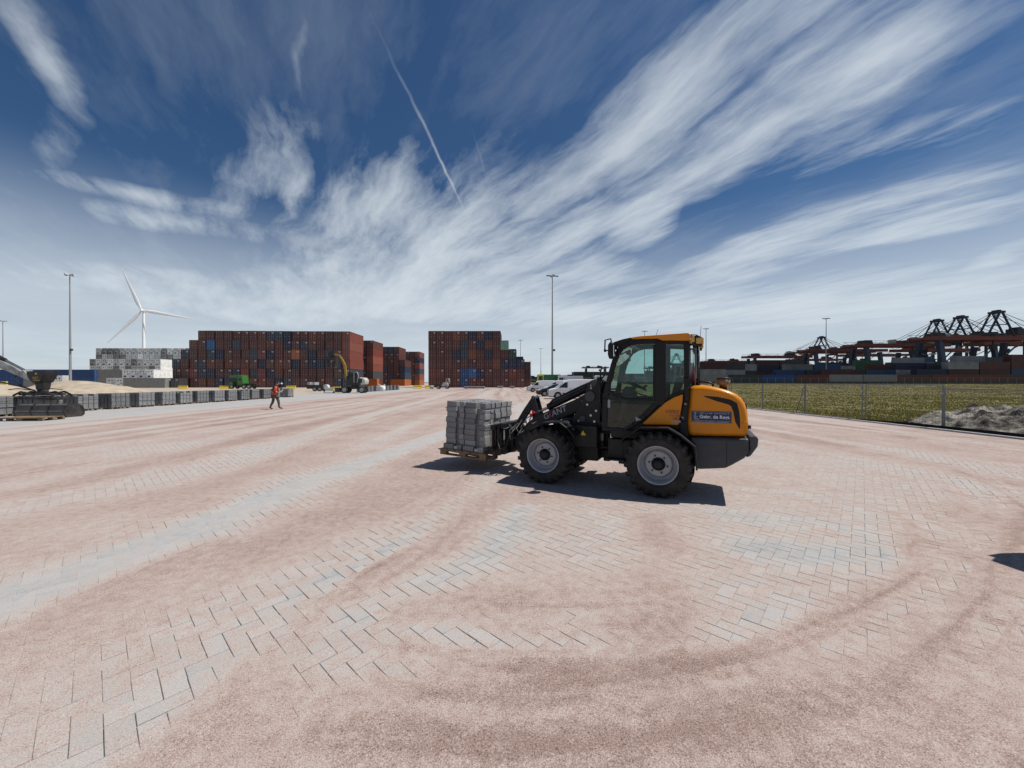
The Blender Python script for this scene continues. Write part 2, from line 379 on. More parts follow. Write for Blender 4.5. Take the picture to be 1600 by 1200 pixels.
def mottled(name, cols, scale, rough=0.95, bump=0.6, bscale=30, bdist=0.02, fine=40.0):
    """Earth-like surface: two noises drive a colour ramp."""
    m, N, L, b = new_mat(name)
    geo = N.new('ShaderNodeNewGeometry')
    n = N.new('ShaderNodeTexNoise'); n.inputs['Scale'].default_value = scale; n.inputs['Detail'].default_value = 9; n.inputs['Roughness'].default_value = 0.65
    L.new(geo.outputs['Position'], n.inputs['Vector'])
    n2 = N.new('ShaderNodeTexNoise'); n2.inputs['Scale'].default_value = fine; n2.inputs['Detail'].default_value = 5; n2.inputs['Roughness'].default_value = 0.7
    L.new(geo.outputs['Position'], n2.inputs['Vector'])
    ad = N.new('ShaderNodeMath'); ad.operation = 'MULTIPLY_ADD'; ad.inputs[1].default_value = 0.45
    L.new(n2.outputs['Fac'], ad.inputs[0])
    sb = N.new('ShaderNodeMath'); sb.operation = 'SUBTRACT'; sb.inputs[1].default_value = 0.225
    L.new(n.outputs['Fac'], sb.inputs[0]); L.new(sb.outputs[0], ad.inputs[2])
    r = N.new('ShaderNodeValToRGB'); L.new(ad.outputs[0], r.inputs[0])
    e = r.color_ramp.elements
    e[0].position, e[0].color = 0.3, (*cols[0], 1)
    e[1].position, e[1].color = 0.7, (*cols[-1], 1)
    for i, c in enumerate(cols[1:-1]):
        x = e.new(0.3 + 0.4 * (i + 1) / (len(cols) - 1)); x.color = (*c, 1)
    L.new(r.outputs[0], b.inputs['Base Color'])
    b.inputs['Roughness'].default_value = rough; b.inputs['Specular IOR Level'].default_value = 0.15
    nb = N.new('ShaderNodeTexNoise'); nb.inputs['Scale'].default_value = bscale; nb.inputs['Detail'].default_value = 6
    L.new(geo.outputs['Position'], nb.inputs['Vector'])
    bp = N.new('ShaderNodeBump'); bp.inputs['Strength'].default_value = bump; bp.inputs['Distance'].default_value = bdist
    L.new(nb.outputs['Fac'], bp.inputs['Height']); L.new(bp.outputs[0], b.inputs['Normal'])
    return m
mottled('heap_sand', [(0.30, 0.245, 0.18), (0.40, 0.335, 0.255), (0.48, 0.41, 0.32)], 0.9)
mottled('sandy_soil', [(0.33, 0.28, 0.22), (0.42, 0.36, 0.29), (0.36, 0.33, 0.29)], 0.25)
mottled('field_soil', [(0.112, 0.104, 0.030), (0.140, 0.124, 0.046), (0.175, 0.146, 0.074)], 0.12)
mottled('dug_earth', [(0.022, 0.018, 0.015), (0.038, 0.032, 0.026), (0.13, 0.118, 0.10), (0.30, 0.275, 0.235), (0.37, 0.34, 0.29)], 1.7, fine=11, bdist=0.05, bscale=9)
mottled('edge_shade_dark', [(0.012, 0.012, 0.012), (0.02, 0.019, 0.018), (0.03, 0.028, 0.026)], 3)  # near-black for the shaded edge behind the kerb
mottled('yard_paving', [(0.16, 0.155, 0.15), (0.20, 0.195, 0.19)], 0.1)

def grass_material():
    m, N, L, b = new_mat('grass_blades')
    at = N.new('ShaderNodeAttribute'); at.attribute_name = 'tone'
    r = N.new('ShaderNodeValToRGB'); L.new(at.outputs['Fac'], r.inputs[0])
    e = r.color_ramp.elements
    e[0].color = (0.25, 0.225, 0.048, 1); e[1].color = (0.40, 0.33, 0.18, 1)
    x = e.new(0.35); x.color = (0.325, 0.28, 0.075, 1)
    x = e.new(0.65); x.color = (0.35, 0.30, 0.115, 1)
    L.new(r.outputs[0], b.inputs['Base Color']); b.inputs['Roughness'].default_value = 0.8
    b.inputs['Specular IOR Level'].default_value = 0.2
grass_material()

# ================================================================== mesh helpers
class MB:
    """Collects polygons; build() links them as one mesh object."""
    def __init__(self):
        self.v, self.f, self.m, self.s = [], [], [], []
        self.mi = 0; self.sm = False; self.T = None
    def add(self, verts, faces):
        o = len(self.v)
        if self.T is not None:
            verts = [self.T @ Vector(p) for p in verts]
        self.v.extend([tuple(p) for p in verts])
        for fc in faces:
            self.f.append(tuple(o + i for i in fc)); self.m.append(self.mi); self.s.append(self.sm)
        return self
    def box(self, x0, x1, y0, y1, z0, z1):
        v = [(x0, y0, z0), (x1, y0, z0), (x1, y1, z0), (x0, y1, z0), (x0, y0, z1), (x1, y0, z1), (x1, y1, z1), (x0, y1, z1)]
        return self.add(v, [(0, 3, 2, 1), (4, 5, 6, 7), (0, 1, 5, 4), (1, 2, 6, 5), (2, 3, 7, 6), (3, 0, 4, 7)])
    def prism(self, prof, a, b, axis='y'):
        """profile in the two other axes (x,z for y; y,z for x; x,y for z), extruded from a to b."""
        n = len(prof)
        def P(p, t):
            if axis == 'y': return (p[0], t, p[1])
            if axis == 'x': return (t, p[0], p[1])
            return (p[0], p[1], t)
        area = sum(prof[i][0] * prof[(i + 1) % n][1] - prof[(i + 1) % n][0] * prof[i][1] for i in range(n))
        pr = list(prof) if area > 0 else list(prof)[::-1]
        v = [P(p, a) for p in pr] + [P(p, b) for p in pr]
        flip = (axis == 'y') != (a > b)
        A = tuple(range(n)); B = tuple(range(2 * n - 1, n - 1, -1))
        sides = [(i, i + n, (i + 1) % n + n, (i + 1) % n) for i in range(n)]
        faces = [A, B] + sides
        if not flip: faces = [fc[::-1] for fc in faces]
        return self.add(v, faces)
    def strip(self, pts, w, a, b, axis='y'):
        """a bent bar: polyline of width w (number or list) extruded from a to b."""
        n = len(pts); W = w if isinstance(w, (list, tuple)) else [w] * n
        Lf, Rt = [], []
        for i, p in enumerate(pts):
            p0 = Vector(pts[max(0, i - 1)]); p1 = Vector(pts[min(n - 1, i + 1)])
            d = (p1 - p0).normalized(); nn = Vector((-d.y, d.x))
            Lf.append(tuple(Vector(p) + nn * W[i] / 2)); Rt.append(tuple(Vector(p) - nn * W[i] / 2))
        for i in range(n - 1):
            self.prism([Lf[i], Lf[i + 1], Rt[i + 1], Rt[i]], a, b, axis)
        return self
    def cyl(self, p0, p1, r0, r1=None, seg=16, caps=True):
        p0, p1 = Vector(p0), Vector(p1); r1 = r0 if r1 is None else r1
        d = (p1 - p0); q = d.to_track_quat('Z', 'Y')
        v = []
        for (p, r) in ((p0, r0), (p1, r1)):
            for i in range(seg):
                a = 2 * PI * i / seg
                v.append(p + q @ Vector((r * math.cos(a), r * math.sin(a), 0)))
        fs = [(i, (i + 1) % seg, (i + 1) % seg + seg, i + seg) for i in range(seg)]
        sm = self.sm; self.sm = True
        self.add(v, fs)
        self.sm = sm
        if caps:
            self.add(v, [tuple(range(seg))[::-1], tuple(range(seg, 2 * seg))])
        return self
    def tube(self, pts, r, seg=8):
        pts = [Vector(p) for p in pts]; n = len(pts)
        R = r if isinstance(r, (list, tuple)) else [r] * n
        v, fs = [], []
        ref = None
        for i, p in enumerate(pts):
            d = (pts[min(n - 1, i + 1)] - pts[max(0, i - 1)]).normalized()
            if ref is None:
                ref = d.orthogonal().normalized()
            else:
                ref = (ref - d * ref.dot(d)).normalized()
            bi = d.cross(ref)
            for k in range(seg):
                a = 2 * PI * k / seg
                v.append(p + (ref * math.cos(a) + bi * math.sin(a)) * R[i])
        for i in range(n - 1):
            for k in range(seg):
                fs.append((i * seg + k, i * seg + (k + 1) % seg, (i + 1) * seg + (k + 1) % seg, (i + 1) * seg + k))
        fs.append(tuple(range(seg))[::-1]); fs.append(tuple(range((n - 1) * seg, n * seg)))
        sm = self.sm; self.sm = True
        self.add(v, fs); self.sm = sm
        return self
    def lathe(self, prof, seg=40, axis='y', center=(0, 0, 0), closed=False):
        """profile (t along the axis, r) turned about the axis."""
        v, fs = [], []
        n = len(prof); c = Vector(center)
        for i in range(seg):
            a = 2 * PI * i / seg; ca, sa = math.cos(a), math.sin(a)
            for (t, r) in prof:
                if axis == 'y': p = Vector((r * ca, t, r * sa))
                elif axis == 'x': p = Vector((t, r * ca, r * sa))
                else: p = Vector((r * ca, r * sa, t))
                v.append(c + p)
        m = n if closed else n - 1
        for i in range(seg):
            j = (i + 1) % seg
            for k in range(m):
                k2 = (k + 1) % n
                fs.append((i * n + k, j * n + k, j * n + k2, i * n + k2))
        sm = self.sm; self.sm = True
        self.add(v, fs); self.sm = sm
        return self
    def mesh(self, name, mats):
        me = bpy.data.meshes.new(name)
        me.from_pydata(self.v, [], self.f)
        for mm in (mats if isinstance(mats, (list, tuple)) else [mats]):
            me.materials.append(MATS[mm])
        me.polygons.foreach_set('material_index', self.m)
        me.polygons.foreach_set('use_smooth', self.s)
        bm = bmesh.new(); bm.from_mesh(me); bmesh.ops.recalc_face_normals(bm, faces=bm.faces); bm.to_mesh(me); bm.free()
        me.update()
        return me
    def build(self, name, mats, parent=None, loc=(0, 0, 0), rot=(0, 0, 0), bevel=0.0, seg=2, angle=35):
        o = bpy.data.objects.new(name, self.mesh(name, mats))
        col.objects.link(o); o.location = loc; o.rotation_euler = rot
        if parent is not None: o.parent = parent
        if bevel:
            bv = o.modifiers.new('bevel', 'BEVEL'); bv.width = bevel; bv.segments = seg
            bv.limit_method = 'ANGLE'; bv.angle_limit = RAD(angle)
            bv.harden_normals = False
        return o

def tag(o, label=None, cat=None, group=None, kind=None):
    if label: o['label'] = label
    if cat: o['category'] = cat
    if group: o['group'] = group
    if kind: o['kind'] = kind
    return o

def thing(name, label, cat, loc=(0, 0, 0), rz=0.0, group=None):
    o = bpy.data.objects.new(name, None)
    col.objects.link(o); o.location = loc; o.rotation_euler = (0, 0, rz)
    o.empty_display_size = 0.2
    return tag(o, label, cat, group)

def inst(name, me, parent=None, loc=(0, 0, 0), rot=(0, 0, 0), scale=(1, 1, 1)):
    o = bpy.data.objects.new(name, me); col.objects.link(o)
    o.location = loc; o.rotation_euler = rot; o.scale = scale
    if parent is not None: o.parent = parent
    return o

def children_of(o):
    return [c for c in bpy.data.objects if c.parent == o]

def copy_tree(o, kids, parent=None):
    c = o.copy(); col.objects.link(c); c.parent = parent
    for ch in kids.get(o.name, []):
        copy_tree(ch, kids, c)
    return c

def kid_map():
    k = {}
    for o in bpy.data.objects:
        if o.parent is not None: k.setdefault(o.parent.name, []).append(o)
    return k

def text_part(name, body, size, material, parent, matrix, shear=0.0, depth=0.0015, align='LEFT', bold=0.0):
    cu = bpy.data.curves.new(name, 'FONT'); cu.body = body; cu.size = size; cu.shear = shear
    cu.extrude = depth; cu.align_x = align; cu.offset = bold; cu.resolution_u = 3
    t = bpy.data.objects.new(name, cu); col.objects.link(t)
    dg = bpy.context.evaluated_depsgraph_get()
    me = bpy.data.meshes.new_from_object(t.evaluated_get(dg))
    bpy.data.objects.remove(t); bpy.data.curves.remove(cu)
    me.materials.clear(); me.materials.append(MATS[material])
    o = bpy.data.objects.new(name, me); col.objects.link(o)
    o.parent = parent; o.matrix_local = matrix
    return o

ORD = ['first', 'second', 'third', 'fourth', 'fifth', 'sixth', 'seventh', 'eighth', 'ninth', 'tenth', 'eleventh', 'twelfth', 'thirteenth', 'fourteenth', 'fifteenth', 'sixteenth', 'seventeenth', 'eighteenth', 'nineteenth', 'twentieth', 'twenty-first', 'twenty-second', 'twenty-third']

def vnoise(x, y, seed=0):
    """smooth value noise, numpy"""
    r = np.random.default_rng(seed).random((64, 64))
    xi = np.floor(x).astype(int); yi = np.floor(y).astype(int)
    fx = x - xi; fy = y - yi
    fx = fx * fx * (3 - 2 * fx); fy = fy * fy * (3 - 2 * fy)
    a = r[xi % 64, yi % 64]; b = r[(xi + 1) % 64, yi % 64]; c = r[xi % 64, (yi + 1) % 64]; d = r[(xi + 1) % 64, (yi + 1) % 64]
    return (a * (1 - fx) + b * fx) * (1 - fy) + (c * (1 - fx) + d * fx) * fy

def fnoise(x, y, seed=0, octs=4):
    s = 0; a = 0.5; t = 0
    for k in range(octs):
        s = s + a * vnoise(x * 2 ** k + 17.3 * k, y * 2 ** k + 5.1 * k, seed + k); t += a; a *= 0.5
    return s / t
# ================================================================== the ground
# tyre tracks and drifts on the paving: (points on the ground in metres, half width, sand value there, weight)
TRACKS = [
 ([(2.6, 3.9), (4.6, 4.6), (6.5, 6.0), (8.5, 8.0)], 1.5, .45, .75),
 ([(-2.9, 2.2), (-2.5, 3.2), (-2.0, 4.2)], .75, .56, .7),
 ([(-.4, 4.4), (.9, 4.6)], .8, .42, .6),
 ([(-3.86, 2.9), (-3.78, 3.24), (-3.72, 3.72), (-3.62, 4.62), (-3.4, 6.38), (-2.92, 8.77), (-2.23, 12.14), (-1.16, 17.38), (1.0, 30)], 0.34, 0.08, 0.95),
 ([(-1.9, 1.7), (-1.89, 1.98), (-1.82, 2.33), (-1.66, 2.69), (-1.31, 3.27), (-1.04, 3.91), (-0.81, 4.85), (-0.57, 6.18), (-0.46, 7.88), (-0.54, 10.84)], 0.15, 0.1, 0.9),
 ([(-2.05, 1.7), (-2.1, 2.1), (-2.0, 2.5), (-1.9, 2.9), (-1.6, 3.5), (-1.3, 4.2), (-1.05, 5.0), (-0.8, 6.3)], 0.26, 0.40, 0.64),
 ([(-1.45, 1.8), (-1.4, 2.1), (-1.3, 2.45), (-1.1, 2.85), (-0.95, 3.3), (-0.72, 3.9), (-0.5, 4.8)], 0.22, 0.8, 0.58),
 ([(-0.89, 2.67), (0.0, 2.48), (0.82, 2.47), (1.52, 2.6), (2.35, 2.94), (3.38, 3.56), (4.25, 4.33), (4.47, 4.97), (4.15, 5.66), (3.5, 6.0)], 0.19, 0.26, 0.72),
 ([(-1.05, 2.63), (-0.61, 3.07), (-0.24, 3.56), (0.0, 4.33), (0.17, 5.22)], 0.17, 0.1, 0.9),
 ([(0.92, 2.5), (1.16, 3.03), (1.42, 3.69), (1.7, 4.73)], 0.24, 0.8, 0.58),
 ([(-0.33, 1.96), (0.68, 2.04), (1.99, 2.38), (3.43, 3.03), (4.85, 3.83), (6.96, 5.22)], 0.37, 0.8, 0.61),
 ([(2.43, 3.83), (3.13, 3.83)], 0.28, 0.1, 0.9),
 ([(2.75, 4.85), (3.08, 4.62)], 0.3, 0.14, 0.8),
 ([(3.6, 4.6), (3.9, 4.2), (3.7, 3.7)], 0.18, 0.16, 0.75),
 ([(-6.62, 4.97), (-6.5, 6.0), (-6.09, 7.3), (-6.32, 10.84), (-6.95, 17.38), (-7.68, 28.8), (-9.33, 56.0)], 0.5, 0.24, 0.64),
 ([(-8.25, 6.18), (-8.54, 8.54), (-8.96, 13.44), (-9.38, 23.44), (-11.2, 48.0)], 0.44, 0.34, 0.51),
 ([(-4.35, 5.22), (-4.8, 7.58), (-5.06, 10.84), (-5.07, 19.02), (-5.84, 43.83)], 0.42, 0.78, 0.5),
 ([(-7.4, 4.9), (-7.3, 7.0), (-7.6, 11.0), (-8.0, 18.0), (-9.0, 40)], 0.37, 0.8, 0.47),
 ([(8.99, 14.2), (9.33, 9.33), (9.08, 6.81)], 0.28, 0.22, 0.59),
 ([(7.05, 10.84), (7.3, 7.3), (6.96, 5.22)], 0.31, 0.25, 0.55),
 ([(11.01, 17.38), (12.6, 12.6), (12.44, 9.33)], 0.25, 0.25, 0.59),
 ([(10.2, 17), (10.9, 12.6), (10.8, 8.0)], 0.51, 0.75, 0.43),
 ([(8.1, 13), (8.3, 9), (8.1, 5.6)], 0.37, 0.78, 0.43),
 ([(-0.15, 2.18), (-0.89, 2.23), (-1.51, 2.44)], 0.2, 0.32, 0.59),
 ([(-0.74, 2.78), (-0.19, 2.86), (0.48, 2.9), (0.74, 2.78)], 0.17, 0.8, 0.61),
 ([(4.35, 7.05), (4.9, 5.22), (4.5, 3.83), (3.53, 3.03), (2.58, 2.5), (1.63, 2.18)], 0.2, 0.42, 0.51),
 ([(0.28, 3.33), (1.19, 3.56), (1.72, 3.33)], 0.25, 0.4, 0.51),
 ([(0.1, 4.2), (0.8, 4.1), (1.0, 4.6)], 0.25, 0.28, 0.51),
 ([(-3.33, 3.33), (-2.87, 3.83), (-2.21, 4.73), (-1.55, 5.83)], 0.44, 0.74, 0.58),
 ([(-2.57, 1.93), (-2.3, 2.23), (-2.06, 2.63), (-1.92, 3.03)], 0.28, 0.42, 0.59),
 ([(0.71, 1.7), (1.58, 1.89), (2.6, 2.23), (3.51, 2.63)], 0.34, 0.62, 0.43),
 ([(-0.9, 1.5), (0.0, 1.75), (0.6, 1.7)], 0.59, 0.74, 0.5),
 ([(5.3, 2.5), (5.2, 4.5), (6.2, 8.0)], 0.38, 0.46, 0.51),
 ([(-0.2, 7.5), (-0.3, 12), (0.6, 22), (2.0, 40)], 0.44, 0.3, 0.59),
 ([(-1.9, 7.5), (-1.6, 12), (-0.6, 20), (1.0, 36)], 0.42, 0.76, 0.43),
 ([(2.0, 8.5), (1.6, 14), (2.4, 30)], 0.5, 0.4, 0.42),
 ([(-1.2, 5.2), (-0.9, 7), (-0.8, 9.5)], 0.7, 0.7, 0.55),
 ([(-2.6, 3.9), (-2.0, 5.2), (-1.5, 7)], 0.55, 0.7, 0.6),
 ([(0.0, 1.7), (1.2, 1.75), (2.2, 1.8)], 0.45, 0.74, 0.7),
 ([(3.2, 2.2), (4.4, 2.9), (5.6, 3.8), (7, 5)], 0.5, 0.66, 0.6),
 ([(-0.3, 3.05), (0.4, 3.15), (0.8, 3.05)], 0.3, 0.66, 0.5),
 ([(-5.6, 4.2), (-5.3, 5.5), (-4.6, 8)], 0.7, 0.66, 0.6),
 ([(1.9, 5.1), (3.0, 5.6), (3.6, 5.2)], 0.3, 0.34, 0.5),
 ([(5.4, 5.4), (5.6, 7.5), (6.2, 10)], 0.35, 0.38, 0.5),
]

def smooth_path(pts, n=8):
    P = [np.array(p, float) for p in pts]
    if len(P) < 3: return np.array(P)
    P = [2 * P[0] - P[1]] + P + [2 * P[-1] - P[-2]]
    out = []
    for i in range(1, len(P) - 2):
        for t in np.linspace(0, 1, n, endpoint=False):
            a, b, c, d = P[i - 1], P[i], P[i + 1], P[i + 2]
            out.append(0.5 * (2 * b + (c - a) * t + (2 * a - 5 * b + 4 * c - d) * t * t + (3 * b - a - 3 * c + d) * t ** 3))
    out.append(P[-2])
    return np.array(out)
TRACK_PATHS = [(smooth_path(p), w, v, k) for (p, w, v, k) in TRACKS]

STREAKS = [(smooth_path(p), w, a) for p, w, a in (
 ([(-1.6, 2.9), (-0.89, 2.55), (0.0, 2.36), (0.82, 2.36), (1.6, 2.5), (2.5, 2.86), (3.6, 3.5), (4.6, 4.3), (4.9, 5.0), (4.6, 5.8), (3.6, 6.3)], 0.72, 0.66),
 ([(-1.5, 1.9), (-0.33, 1.86), (0.68, 1.92), (1.99, 2.22), (3.43, 2.9), (4.95, 3.8), (7.0, 5.3), (9, 8)], 0.70, 0.62),
 ([(-4.0, 2.4), (-3.9, 3.24), (-3.8, 3.72), (-3.7, 4.62), (-3.45, 6.38), (-2.95, 8.77), (-2.23, 12.14), (-1.16, 17.38), (1.0, 30)], 0.75, 0.60),
 ([(-2.1, 1.6), (-2.0, 2.2), (-1.8, 2.7), (-1.4, 3.3), (-1.1, 4.0), (-0.85, 4.9), (-0.6, 6.2), (-0.5, 8), (-0.4, 12), (0.5, 22)], 0.65, 0.60),
 ([(-7.0, 4.4), (-6.6, 6.0), (-6.2, 7.6), (-6.4, 10.84), (-6.95, 17.38), (-7.68, 28.8), (-9.33, 56.0)], 1.0, 0.65),
 ([(-9.2, 5.5), (-8.9, 8.54), (-9.2, 13.44), (-9.6, 23.44), (-11.2, 48.0)], 1.1, 0.55),
 ([(-12.5, 8), (-12.5, 14), (-13, 25), (-14.5, 50)], 1.4, 0.5),
 ([(8.6, 4.5), (9.2, 8), (9.2, 12), (8.8, 18)], 1.2, 0.6), ([(11.8, 7.5), (12.3, 11), (11.6, 16), (10.5, 26)], 1.2, 0.6), ([(6.6, 4.2), (7.2, 7.3), (7.0, 11), (6, 20)], 1.0, 0.5))]

def sand_at(X, Y):
    X = np.asarray(X, float); Y = np.asarray(Y, float)
    wx = X + 0.5 * (fnoise(X * 0.7, Y * 0.7, 31) - 0.5) + 0.16 * (fnoise(X * 4, Y * 4, 33) - 0.5); wy = Y + 0.5 * (fnoise(X * 0.7, Y * 0.7, 41) - 0.5) + 0.16 * (fnoise(X * 4, Y * 4, 43) - 0.5)
    s = 0.555 + 0.34 * (fnoise(X * 0.35, Y * 0.30, 3) - 0.5) + 0.26 * (fnoise(X * 1.3, Y * 1.3, 9) - 0.5)
    # long lanes where lorries and loaders keep driving
    lane = fnoise((X + 0.012 * Y) * 1.5, Y * 0.035, 21, 3) - 0.5
    s = s + lane * 0.85 * np.clip((Y - 5) / 8, 0, 1)
    for path, w, v, k in TRACK_PATHS:
        lo = path.min(0) - 4 * w; hi = path.max(0) + 4 * w
        m = (X > lo[0]) & (X < hi[0]) & (Y > lo[1]) & (Y < hi[1])
        if not m.any(): continue
        px, py = wx[m], wy[m]
        best = np.full(px.shape, 1e9)
        for a, b in zip(path[:-1], path[1:]):
            d = b - a; l2 = max(d @ d, 1e-9)
            t = np.clip(((px - a[0]) * d[0] + (py - a[1]) * d[1]) / l2, 0, 1)
            best = np.minimum(best, np.hypot(px - a[0] - t * d[0], py - a[1] - t * d[1]))
        g = k * np.exp(-(best / (w * 1.1)) ** 2.6)
        s[m] = s[m] * (1 - g) + v * g
    # fine parallel streaks where tyres have swept the sand along the tracks
    for path, w, amp in STREAKS:
        lo = path.min(0) - 2.5 * w; hi = path.max(0) + 2.5 * w
        m = (X > lo[0]) & (X < hi[0]) & (Y > lo[1]) & (Y < hi[1])
        if not m.any(): continue
        px = X[m] + 0.12 * (fnoise(X[m] * 1.5, Y[m] * 1.5, 35) - 0.5); py = Y[m] + 0.12 * (fnoise(X[m] * 1.5, Y[m] * 1.5, 45) - 0.5)
        best = np.full(px.shape, 1e9); lat = np.zeros_like(px); arc = np.zeros_like(px); acc = 0.0
        for a, b in zip(path[:-1], path[1:]):
            d = b - a; l = max(math.hypot(*d), 1e-6)
            tt = np.clip(((px - a[0]) * d[0] + (py - a[1]) * d[1]) / (l * l), 0, 1)
            dx = px - a[0] - tt * d[0]; dy = py - a[1] - tt * d[1]; q = np.hypot(dx, dy)
            k = q < best
            best = np.where(k, q, best); lat = np.where(k, q * np.sign(d[0] * dy - d[1] * dx), lat); arc = np.where(k, acc + tt * l, arc); acc += l
        ln = 0.36 * vnoise(lat * 8 + 30, arc * 0.25 + 3, 71) + 0.40 * vnoise(lat * 19 + 30, arc * 0.4 + 9, 72) + 0.24 * vnoise(lat * 36 + 30, arc * 0.6 + 5, 73) - 0.5
        amp = amp * np.clip(arc / 1.2, 0, 1) * np.clip((acc - arc) / 1.2, 0, 1)
        s[m] = s[m] + amp * ln * np.exp(-(best / w) ** 2)
    fm = film_at(X, Y) * 0.85
    s = s * (1 - fm) + (0.20 + 0.25 * (fnoise(X * 3, Y * 3, 57) - 0.5)) * fm
    # clean grey paving along the row of block packs
    edge = -18.6 - 0.03 * np.clip(Y - 14, 0, 200) + 0.5 * (fnoise(X * 0.4, Y * 0.25, 55) - 0.5)
    g = np.clip((edge - X) / 1.1 + 0.5, 0, 1) * np.clip((120 - Y) / 30, 0, 1)
    s = s * (1 - g) + (0.10 + 0.16 * (fnoise(X * 0.9, Y * 0.4, 77) - 0.3)) * g
    return np.clip(s, 0.02, 0.98)

def zone(X, Y):
    return np.clip((13.0 - Y) / 0.3, 0, 1) * np.clip((1.45 * Y + 1.6 - np.abs(X)) / 0.3, 0, 1) * np.clip((Y - 0.9) / 0.3, 0, 1) * np.clip((14.6 - X) / 0.2, 0, 1)

def grid_object(name, xs, ys, zf, material, attr=None, kind='structure', smooth=True, parent=None):
    xs = np.asarray(xs); ys = np.asarray(ys)
    X, Y = np.meshgrid(xs, ys)
    Z = zf(X, Y)
    nx, ny = len(xs), len(ys)
    co = np.stack([X, Y, Z], -1).reshape(-1, 3)
    idx = np.arange(nx * ny).reshape(ny, nx)
    q = np.stack([idx[:-1, :-1], idx[:-1, 1:], idx[1:, 1:], idx[1:, :-1]], -1).reshape(-1, 4)
    me = bpy.data.meshes.new(name)
    me.vertices.add(len(co)); me.vertices.foreach_set('co', co.ravel())
    me.loops.add(q.size); me.loops.foreach_set('vertex_index', q.ravel().astype(np.int32))
    me.polygons.add(len(q)); me.polygons.foreach_set('loop_start', (np.arange(len(q)) * 4).astype(np.int32))
    me.update(calc_edges=True)
    me.polygons.foreach_set('use_smooth', np.full(len(q), smooth))
    me.materials.append(MATS[material])
    if attr is not None:
        a = me.attributes.new('sand', 'FLOAT', 'POINT'); a.data.foreach_set('value', attr(X, Y).ravel().astype(np.float32))
    o = bpy.data.objects.new(name, me); col.objects.link(o)
    if kind: o['kind'] = kind
    if parent: o.parent = parent
    return o

FILM = smooth_path([(-4.3, 2.2), (-4.0, 2.8), (-3.85, 3.24), (-3.75, 3.72), (-3.65, 4.62), (-3.4, 6.38), (-2.95, 8.77), (-2.23, 12.14), (-1.16, 17.38), (1.0, 30)])

def film_at(X, Y):
    """the continuous pale strip of fine dust that fills the joints"""
    best = np.full(np.shape(X), 1e9)
    for a, b in zip(FILM[:-1], FILM[1:]):
        d = b - a; l2 = max(d @ d, 1e-9)
        t = np.clip(((X - a[0]) * d[0] + (Y - a[1]) * d[1]) / l2, 0, 1)
        best = np.minimum(best, np.hypot(X - a[0] - t * d[0], Y - a[1] - t * d[1]))
    return np.exp(-(best / 0.36) ** 4)

def pave_z(X, Y):
    s = sand_at(X, Y); t = np.clip((s - 0.24) / 0.46, 0, 1); t = t * t * (3 - 2 * t)
    z = -0.0085 + 0.0103 * t + 0.0034 * (fnoise(X * 5, Y * 5, 91, 4) - 0.5)
    return np.maximum(z, np.where(film_at(X, Y) > 0.05, -0.0075 + 0.0076 * film_at(X, Y), -1.0)) * zone(X, Y)

def geom(a, b, s0, r):
    out = [a]; s = s0
    while out[-1] < b:
        out.append(out[-1] + s); s *= r
    out[-1] = b
    return out

base_xs = [-6000, -3000, -1500, -800, -400, -200, -100, -40, 0, 40, 100, 200, 400, 800, 1500, 3000, 6000]
tag(grid_object('ground', base_xs, [-6000, -2000, -600, -200, -60, 0, 60, 200, 400, 800, 1500, 3000, 6000], lambda X, Y: X * 0 - 0.75, 'yard_paving'), None, None)
pxs = list(np.arange(-27, -12, 0.22)) + list(np.arange(-12, -8, 0.08)) + list(np.arange(-8, 8, 0.042)) + list(np.arange(8, 12, 0.08)) + list(np.arange(12, 14.81, 0.14)) + [14.86]
pys = [-14, -8, -4, -2, -1, 0, 0.5] + list(np.arange(0.8, 6.5, 0.042)) + list(np.arange(6.5, 13.6, 0.08)) + geom(13.65, 240, 0.10, 1.03)
pavement = grid_object('pavement', pxs, pys, pave_z, 'sanded_ground', attr=sand_at)
grid_object('sandy_ground', [-600, -300, -200, -150, -110, -80, -60, -50, -40, -35, -30, -27.02], [-14, 0, 10, 20, 30, 40, 50, 70, 100, 140, 200, 300, 600],
            lambda X, Y: X * 0 - 0.006, 'sandy_soil')
grid_object('yard_ground', [-27, -10, 5, 15, 60, 200, 600], [240.01, 300, 500, 900], lambda X, Y: X * 0 - 0.004, 'yard_paving')

